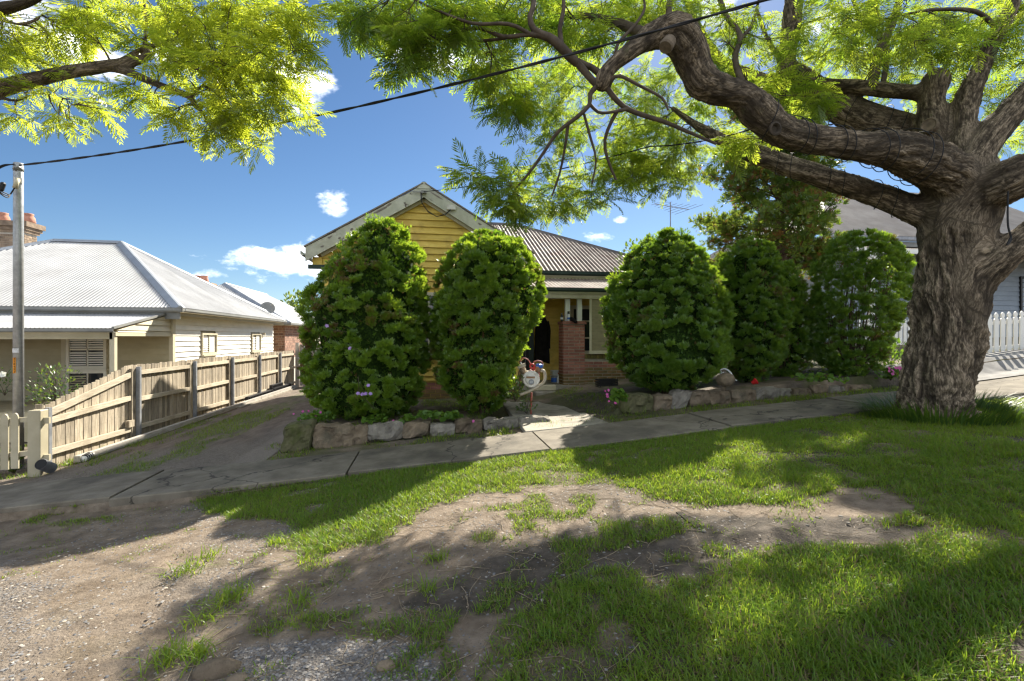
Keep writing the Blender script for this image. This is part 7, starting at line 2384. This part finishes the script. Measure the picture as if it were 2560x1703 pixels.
# ------------------------------------------------------------------ broad-leaved shrubs, flowers
def leaf_template(seed, ln=1.0, wd_=.5, n=6):
    a = [(0, 0), (.3, wd_ * .45), (.62, wd_ * .42), (1, 0), (.62, -wd_ * .42), (.3, -wd_ * .45)]
    vs = np.array([(x, y, .10 * abs(y) * 2 - .12 * x * x) for x, y in a], float)
    return vs, np.array([(0, 1, 2, 3), (0, 3, 4, 5)])
LEAF = leaf_template(0)
def disc_template():
    vs = [(0, 0, -.03)]
    for k in range(8):
        a = 2 * math.pi * k / 8
        r0 = 1.0 if k else .75
        vs.append((math.cos(a) * r0, math.sin(a) * r0, .06 * math.cos(3 * a)))
    fs = [(0, 1 + k, 1 + (k + 1) % 8, 1 + (k + 2) % 8) for k in range(0, 8, 2)]
    return np.array(vs), np.array(fs)
DISC = disc_template()
def leafy(name, label, cat, c, rad, hgt, n, mat, tmpl, size, seed, stems=8, group=None, upward=.5, flowers=None, kind=None):
    """bushy plant: stems, leaves (one part, nobody could count them), flowers as parts"""
    r_ = np.random.default_rng(seed)
    c = np.array(c, float)
    root = thing(name, label, cat, c, group)
    q = r_.normal(0, 1, (n, 3)); q /= np.linalg.norm(q, axis=1)[:, None]
    q *= r_.random((n, 1)) ** .45
    q[:, 2] = np.abs(q[:, 2])
    pos = c + q * np.array([rad, rad, hgt])
    d = q + r_.normal(0, .5, (n, 3)) + np.array([0, 0, upward])
    fr = rotframe(d / np.linalg.norm(d, axis=1)[:, None], r_.normal(0, .35, (n, 3)) + np.array([0, -.3, 1]))
    if tmpl is DISC:
        nn = np.stack([r_.normal(0, .45, n), r_.normal(-.35, .4, n), np.ones(n)], -1)
        nn /= np.linalg.norm(nn, axis=1)[:, None]
        f0 = rotframe(r_.normal(0, 1, (n, 3)), nn)
        fr = f0
    V, F, T = scatter(tmpl[0], tmpl[1], pos - c, fr, r_.uniform(size[0], size[1], n), r_.random(n))
    lo = link('leaves', mesh_of('leaves', V, F, M[mat], False, {'tint': T, 'dead': np.zeros(len(T))}), root)
    lo['kind'] = 'stuff'
    mb = MB()
    for k in range(stems):
        e = pos[r_.integers(0, n)]
        mb.tube(catm([c + np.array([0, 0, -.03]), c * .6 + e * .4 + np.array([0, 0, .06 * hgt]), e], 4), [.006, .006, .005, .005, .004, .004, .003, .003, .002], 4, False)
    part('stems', mb, M['twig'], root)
    if flowers:
        mt_, nf, fs_, fpts = flowers
        for k in range(nf):
            p = Vector(fpts[k]) if fpts else Vector(c + np.array([r_.uniform(-rad, rad), r_.uniform(-rad, 0), hgt * r_.uniform(.7, 1.25)]))
            flower(p, fs_ * r_.uniform(.8, 1.2), mt_, root, r_)
    return root
def flower(p, s_, mt_, root, r_):
    mb = MB()
    ax0 = Vector((r_.uniform(-.5, .5), -1, r_.uniform(.2, 1))).normalized()
    x = ax0.cross(Vector((0, 0, 1))).normalized(); y = ax0.cross(x)
    for q in range(5):
        a = 2 * math.pi * q / 5 + r_.uniform(-.1, .1)
        d = x * math.cos(a) + y * math.sin(a)
        t2 = x * -math.sin(a) + y * math.cos(a)
        mb.add([p, p + d * s_ * .6 + t2 * s_ * .42 + ax0 * s_ * .2, p + d * s_ + ax0 * s_ * .15, p + d * s_ * .6 - t2 * s_ * .42 + ax0 * s_ * .2], [(0, 1, 2, 3)])
    o_ = part('flower', mb, M[mt_], root)
    at = o_.data.attributes.new('tint', 'FLOAT', 'POINT')
    at.data.foreach_set('value', np.full(len(o_.data.vertices), r_.random(), np.float32))
z4 = lambda x, y, Y: P(700 + x * .3394, 780 + y * .3394, Y)
leafy('geranium', 'trailing round leaved plant with pink flowers over the mossy corner rock', 'plant', z4(270, 790, 8.05), .30, .14, 190, 'geranium', DISC, (.020, .040), 201, 10,
      flowers=('pink', 7, .022, [z4(262, 765, 7.95), z4(168, 733, 8.0), z4(155, 795, 7.85), z4(128, 905, 7.75), z4(100, 752, 8.0), z4(210, 730, 8.0), z4(300, 740, 8.0)]))
leafy('geranium', 'round leaved plant spilling over the middle stones of the left wall', 'plant', z4(700, 800, 8.08), .24, .10, 60, 'geranium', DISC, (.030, .055), 202, 6)
leafy('geranium', 'round leaved plant with pink flowers low on the front of the left stone wall', 'plant', z4(940, 800, 8.02), .16, .10, 34, 'geranium', DISC, (.028, .05), 203, 5,
      flowers=('pink', 4, .022, [z4(928, 840, 7.9), z4(968, 833, 7.9), z4(975, 860, 7.88), z4(835, 800, 7.95)]))
leafy('geranium', 'lit clump of large round leaves on top of the left wall between two shrubs', 'plant', z4(1090, 775, 8.2), .20, .12, 60, 'geranium', DISC, (.035, .06), 204, 6)
leafy('geranium', 'lit round leaves hanging over the wall below the top heavy shrub', 'plant', z4(1240, 780, 8.1), .26, .12, 80, 'geranium', DISC, (.03, .055), 205, 6, flowers=('pink', 1, .024, [z4(1425, 805, 7.9)]))
leafy('geranium', 'pale round leaved plant with pink flowers at the corner of the right stone wall', 'plant', P(zz5(370), zy5(1440), 8.2), .16, .20, 60, 'geranium', DISC, (.035, .06), 206, 6,
      flowers=('pink', 6, .026, [P(zz5(305), zy5(1380), 8.2), P(zz5(300), zy5(1420), 8.1), P(zz5(350), zy5(1462), 7.9), P(zz5(285), zy5(1385), 8.2), P(zz5(310), zy5(1450), 8.1), P(zz5(298), zy5(1405), 8.1)]))
leafy('flowering_plant', 'sunlit plant with bright pink flowers at the foot of the shrub nearest the trunk', 'plant', P(zz5(2090), zy5(1310), 9.2), .25, .28, 130, 'geranium', DISC, (.025, .045), 207, 8,
      flowers=('pink', 8, .035, [P(zz5(2080 + 22 * (k % 4)), zy5(1240 + 18 * (k % 3)), 9.0) for k in range(8)]))
leafy('garden_weed', 'low leafy weeds in the bed under the shrub nearest the trunk', 'plant', P(zz5(1640), zy5(1315), 8.5), .5, .12, 120, 'geranium', DISC, (.025, .05), 208, 6)
leafy('sprouting_weed', 'bright leafy sprouts at the foot of the top heavy shrub beside the letterbox', 'plant', P(1288, 1000, 8.85), .26, .52, 240, 'roseleaf', LEAF, (.05, .09), 209, 14)
leafy('letterbox_weed', 'small weedy grass clump round the foot of the red letterbox post', 'plant', P(1318, 1032, 8.95), .20, .26, 60, 'roseleaf', LEAF, (.05, .08), 210, 8)
leafy('rose_bush', 'straggly green rose bush between the cream cottage and the paling fence', 'bush', P(140, 1010, 9.6), .55, .85, 420, 'roseleaf', LEAF, (.05, .085), 211, 22, flowers=None)
leafy('rose_bush', 'small rose with a single white bloom at the left edge', 'bush', P(12, 985, 9.6), .25, .55, 90, 'roseleaf', LEAF, (.05, .08), 212, 8,
      flowers=('whitepetal', 3, .055, [P(7, 936, 9.4), P(9, 938, 9.38), P(7, 939, 9.36)]))
leafy('verge_weed', 'spiky green weed growing in front of the cream pickets', 'plant', gp(32, 1090), .16, .42, 60, 'roseleaf', LEAF, (.06, .12), 213, 8)
leafy('leafy_shrub', 'loose leafy shrub poking up beside the roof behind the large right shrub', 'shrub', P(1590, 700, 13.0), .55, 1.1, 420, 'roseleaf', LEAF, (.09, .15), 214, 16)
leafy('leafy_shrub', 'sunlit yellow green shrub between the shrub nearest the trunk and the big trunk', 'shrub', P(2225, 930, 10.6), .45, .75, 420, 'geranium', LEAF, (.06, .11), 215, 14)
leafy('dark_shrub', 'low dark shrubbery filling the bed behind the right shrubs', 'shrub', P(1990, 950, 11.6), 1.2, 1.0, 900, 'roseleaf', LEAF, (.08, .14), 216, 20)
leafy('distant_tree', 'small dark tree top far behind the brick house roof', 'tree', P(742, 775, 48), 1.6, 1.9, 320, 'conifer', LEAF, (.25, .5), 217, 14)
# trailing lilac vine through the biggest shrub
vn = thing('flowering_vine', 'thin vine with lilac flowers threaded through the biggest left shrub', 'vine', P(900, 1030, 8.0))
r_ = np.random.default_rng(9)
mb = MB()
for pts in ([(820, 818), (835, 826), (850, 828), (865, 830)], [(850, 875), (870, 868), (890, 872), (900, 880)], [(895, 940), (900, 985), (915, 1000), (935, 1022)], [(900, 960), (918, 985), (925, 975)]):
    mb.tube(catm([P(a, b_, 7.72) for a, b_ in pts]), .004, 4)
part('stems', mb, M['twig'], vn)
for (a, b_) in ((817, 815), (875, 871), (921, 964), (926, 985), (914, 985), (906, 986), (895, 984)):
    flower(P(a, b_, 7.62), .035, 'lilac', vn, r_)
n = 70
pp_ = np.array([tuple(P(*q, 7.7)) for q in [(820 + 50 * r_.random(), 815 + 18 * r_.random()) if k < 20 else (850 + 55 * r_.random(), 862 + 22 * r_.random()) if k < 45 else (895 + 40 * r_.random(), 945 + 70 * r_.random()) for k in range(n)]])
V, F, T = scatter(LEAF[0], LEAF[1], pp_ - np.array(vn.location), rotframe(r_.normal(0, 1, (n, 3)) + np.array([0, -.6, 0])), r_.uniform(.03, .055, n), r_.random(n))
lo = link('leaves', mesh_of('leaves', V, F, M['geranium'], False, {'tint': T, 'dead': T * 0}), vn)
lo['kind'] = 'stuff'
# dead prunings heaped in front of the pickets
r_ = np.random.default_rng(31)
mb = MB()
hp = gp(8, 1075)
for k in range(90):
    a = r_.uniform(0, 2 * math.pi); e = r_.uniform(.1, .28)
    p = Vector((hp.x + r_.uniform(-.35, .25), hp.y + r_.uniform(-.1, .15), hp.z + r_.uniform(0, .16)))
    mb.tube(catm([p, p + Vector((math.cos(a) * e * .5, math.sin(a) * e * .3, .08)), p + Vector((math.cos(a) * e, math.sin(a) * e * .5, r_.uniform(-.05, .1)))], 3), .004, 4, False)
solo('twig_heap', mb, M['drygrass'], 'heap of dry twigs in front of the cream pickets', 'twigs', kind='stuff')

# ------------------------------------------------------------------ lawn, weeds, gravel, litter
r_ = np.random.default_rng(55)
def scatter_ground(n, ub, vb, near=None):
    u = r_.uniform(*ub, n); v = r_.uniform(*vb, n)
    return u, v
def inview(u, v, z, mar=120):
    px, py = proj(u, v, z)
    Y = ST * u + CT * v
    return (px > -mar) & (px < 2560 + mar) & (py < 1703 + mar) & (Y > .8)
def grass_layer(name, label, n, ub, vb, h0, h1, wd_, segs, thresh, lean=(.3, 1.3), mask=None):
    u, v = scatter_ground(n, ub, vb)
    z = ground_z(u, v)
    g = grass_mask(u, v) if mask is None else mask(u, v)
    Y = ST * u + CT * v
    keep = (r_.random(n) < g * thresh) & inview(u, v, z) 
    u, v, z, g = u[keep], v[keep], z[keep], g[keep]
    m_ = len(u)
    hgt = r_.uniform(h0, h1, m_) * (.55 + .6 * g) * (.7 + .7 * fnoise(np.stack([u * 1.7, v * 1.7], -1), 91, 2))
    pos = np.stack([u, v, z - .004], -1)
    V, F = blades(m_, pos, hgt, r_.uniform(.6, 1.3, m_) * wd_, r_.uniform(*lean, m_), 66, segs)
    nv = 2 * segs + 2
    tint = np.clip(r_.normal(.42, .25, m_) + .5 * (fnoise(np.stack([u * 1.1, v * 1.1], -1), 92, 2) - .5), 0, 1)
    dead = (r_.random(m_) < .13) * 1.0
    o_ = link(name, mesh_of(name, V, F, M['grass'], False, {'tint': np.repeat(tint, nv), 'dead': np.repeat(dead, nv)}))
    tag(o_, kind='stuff')
    print(name, m_)
    return o_
grass_layer('grass', '', 260000, (-1.5, 6.0), (1.0, 4.2), .03, .07, .0028, 2, .95)
grass_layer('grass', '', 250000, (-4.5, 9.0), (4.2, 6.2), .025, .06, .0038, 1, .95)
# edges: ragged grass along the slabs, the stones and the fence foot
def edge_mask(u, v):
    q = np.stack([u, v], -1)
    n_ = fnoise(q * 2.6, 44, 3)
    bed = ((v > 7.36) & (v < 7.98) & (u > -2.3)) * sstep(n_, .36, .56) * .9
    yard = ((v > 8.25) & (v < 11.2) & (u > -2.6) & (u < 1.3)) * sstep(n_, .42, .6) * .8
    yard2 = ((v > 8.2) & (v < 11.3) & (u > 2.9) & (u < 3.6)) * sstep(n_, .40, .6) * .6
    fence = ((u > FU) & (u < FU + .78 - .02 * (v - 8)) & (v > 8.3)) * sstep(n_, .36, .52)
    strip = ((v > 7.5) & (u > -4.9) & (u < -3.6)) * sstep(fnoise(np.stack([u * 3.2, v * .8], -1), 82, 3), .44, .56) * .8
    left = ((u < FU + .3) & (v > 7.7)) * sstep(n_, .4, .6) * .7
    right = ((v > 7.7) & (v < 8.9) & (u > 9)) * .15
    return np.clip(bed + yard + yard2 + fence + strip + left + right, 0, 1)
grass_layer('weedy_grass', '', 170000, (-9, 9), (7.36, 14), .035, .10, .0045, 1, .75, mask=edge_mask)
tufts = [(1000, 1290), (430, 1318), (470, 1288), (520, 1388), (540, 1372), (690, 1385), (460, 1430), (380, 1520), (420, 1510), (455, 1520), (640, 1250), (700, 1290), (820, 1215), (990, 1360)]
tp = np.array([tuple(gp(*q)) for q in tufts])
ii = r_.integers(0, len(tp), 900)
uu = tp[ii, 0] + r_.normal(0, .05, 900); vv = tp[ii, 1] + r_.normal(0, .05, 900)
V, F = blades(900, np.stack([uu, vv, ground_z(uu, vv) - .005], -1), r_.uniform(.05, .13, 900), r_.uniform(.002, .004, 900), r_.uniform(.4, 1.5, 900), 67, 3)
tag(link('grass', mesh_of('grass', V, F, M['grass'], False, {'tint': np.repeat(r_.uniform(.3, 1, 900), 8), 'dead': np.zeros(7200)})), kind='stuff')
# clover and broadleaf weeds through the lawn
n = 60000
u, v = scatter_ground(n, (-1.2, 5.5), (1.0, 5.6))
z = ground_z(u, v)
g = grass_mask(u, v)
cl = sstep(fnoise(np.stack([u * 1.6, v * 1.6], -1), 33, 3), .42, .6)
k = (r_.random(n) < np.clip(g * 1.1, 0, 1) * (.15 + .7 * cl) * .8) & inview(u, v, z)
u, v, z = u[k], v[k], z[k]
n = len(u)
pos = np.stack([u, v, z + r_.uniform(.008, .04, n)], -1)
nn = np.stack([r_.normal(0, .35, n), r_.normal(0, .35, n), np.ones(n)], -1)
nn /= np.linalg.norm(nn, axis=1)[:, None]
V, F, T = scatter(LEAF[0], LEAF[1], pos, rotframe(r_.normal(0, 1, (n, 3)) * np.array([1, 1, .3]), nn), r_.uniform(.010, .024, n), r_.random(n))
tag(link('clover', mesh_of('clover', V, F, M['geranium'], False, {'tint': T * .8, 'dead': T * 0})), kind='stuff')
print('clover', n)
# gravel chips
def chips(name, n, ub, vb, prob, size, mat, flat=.45):
    u, v = scatter_ground(n, ub, vb)
    z = ground_z(u, v)
    k = (r_.random(n) < prob(u, v)) & inview(u, v, z, 40)
    u, v, z = u[k], v[k], z[k]
    m_ = len(u)
    tv = np.array([(1, 0, 0), (.2, .8, .1), (-.9, .3, 0), (-.5, -.8, .05), (.5, -.7, 0), (.1, .05, .8), (-.2, .1, -.6)])
    tf = np.array([(0, 1, 5), (1, 2, 5), (2, 3, 5), (3, 4, 5), (4, 0, 5)])
    a = r_.uniform(0, 2 * np.pi, m_)
    fr = rotframe(np.stack([np.cos(a), np.sin(a), r_.normal(0, .25, m_)], -1), np.array([0, 0, 1.0]) + r_.normal(0, .25, (m_, 3)))
    s_ = r_.uniform(size[0], size[1], m_) * r_.uniform(.6, 1.2, m_)
    sc_ = np.stack([s_, s_, s_ * flat], -1)
    V = np.einsum('mk,nkj->nmj', tv, fr) * s_[:, None, None]
    V[:, :, 2] *= flat
    V += np.stack([u, v, z + s_ * .1], -1)[:, None, :]
    F = tf[None] + (np.arange(m_) * len(tv))[:, None, None]
    o_ = link(name, mesh_of(name, V.reshape(-1, 3), F.reshape(-1, 3), mat, False, {'tint': np.repeat(r_.random(m_), len(tv))}))
    tag(o_, kind='stuff')
    print(name, m_)
m, t, o = newmat('gravel_chip')
b = N(t, 'ShaderNodeBsdfPrincipled')
at = N(t, 'ShaderNodeAttribute', attribute_name='tint')
rp_ = N(t, 'ShaderNodeValToRGB')
for ps, c in ((0, (.07, .072, .08)), (.45, (.15, .148, .15)), (.75, (.24, .225, .21)), (.93, (.33, .30, .26)), (1.0, (.45, .36, .26))):
    e = rp_.color_ramp.elements.new(ps) if ps not in (0, 1.0) else rp_.color_ramp.elements[0 if ps == 0 else -1]
    e.color = (*c, 1)
t.links.new(at.outputs['Fac'], rp_.inputs[0])
t.links.new(rp_.outputs[0], b.inputs['Base Color'])
b.inputs['Roughness'].default_value = .8
t.links.new(b.outputs[0], o.inputs[0])
chipmat = m
def grav_p(u, v):
    q = np.stack([u, v], -1)
    px, py = proj(u, v, ground_z(u, v))
    patch = inpoly(px / K + 60 * (fnoise(q * 3, 3, 2) - .5), py / K, [(560, 1490), (760, 1470), (1000, 1480), (1050, 1600), (500, 1600)])
    lft = sstep(1.6 * fnoise(q * 1.3, 51, 3) - .55, 0, .5) * (1 - sstep(u, -.6, .9)) * .5
    return np.maximum(patch * .95, lft * .5 + .10) * (1 - .9 * (grass_mask(u, v) > .5))
chips('gravel', 90000, (-3.5, 2.4), (1.3, 6.0), grav_p, (.004, .013), chipmat)
chips('gravel', 26000, (-5.4, -2.8), (7.4, 10.4), lambda u, v: .3 * (1 - sstep(v, 9.2, 10.4)) + .05, (.007, .017), chipmat)
# dry leaves, bark flakes and twigs on the soil
n = 42000
u, v = scatter_ground(n, (-5, 7), (1.2, 6.1))
u2, v2 = r_.uniform(-2.6, 9, 5000), r_.uniform(7.36, 8.0, 5000)
u3, v3 = r_.uniform(.9, 3.6, 2500), r_.uniform(8.1, 9.6, 2500)
u, v = np.concatenate([u, u2, u3]), np.concatenate([v, v2, v3])
z = ground_z(u, v)
k = inview(u, v, z, 40) & (r_.random(len(u)) < .6)
u, v, z = u[k], v[k], z[k]
n = len(u)
nn = np.stack([r_.normal(0, .25, n), r_.normal(0, .25, n), np.ones(n)], -1)
V, F, T = scatter(LEAF[0] * np.array([1, .55, 1]), LEAF[1], np.stack([u, v, z + .006], -1), rotframe(r_.normal(0, 1, (n, 3)) * np.array([1, 1, .1]), nn), r_.uniform(.006, .022, n), r_.random(n))
tag(link('leaf_litter', mesh_of('leaf_litter', V, F, M['litter'], False, {'tint': T})), kind='stuff')
tw = []
for k in range(900):
    uu, vv = r_.uniform(-1.5, 5), r_.uniform(1.8, 5.2)
    if grass_mask(np.array([uu]), np.array([vv]))[0] > .6: continue
    a = r_.uniform(0, 2 * math.pi); L_ = r_.uniform(.05, .28)
    s_ = np.linspace(0, 1, 5)
    x = uu + math.cos(a) * L_ * s_ + .02 * np.sin(s_ * 4 + k); y = vv + math.sin(a) * L_ * s_ + .02 * np.cos(s_ * 3 + k)
    tw.append((np.stack([x, y, ground_z(x, y) + .006], -1), np.linspace(.003, .0012, 5)))
V, F = tubes_mesh(tw, 4)
tag(link('fallen_twigs', mesh_of('fallen_twigs', V, F, M['drygrass'], True)), kind='stuff')
# pale pebbles that catch the eye on the dark dirt
mbp = MB()
for k in range(9):
    q = gp(*[(1880, 1192), (1935, 1190), (1872, 1202), (1858, 1210), (1990, 1188), (1952, 1205), (1990, 1270), (2020, 1290), (1620, 1224)][k])
    s_ = r_.uniform(.010, .020)
    mbp.lathe([(.3 * s_, -.2 * s_), (s_, .2 * s_), (.8 * s_, .5 * s_), (.1 * s_, .7 * s_)], q, n=7)
tag(part('pebbles', mbp, M['greystone']), kind='stuff')
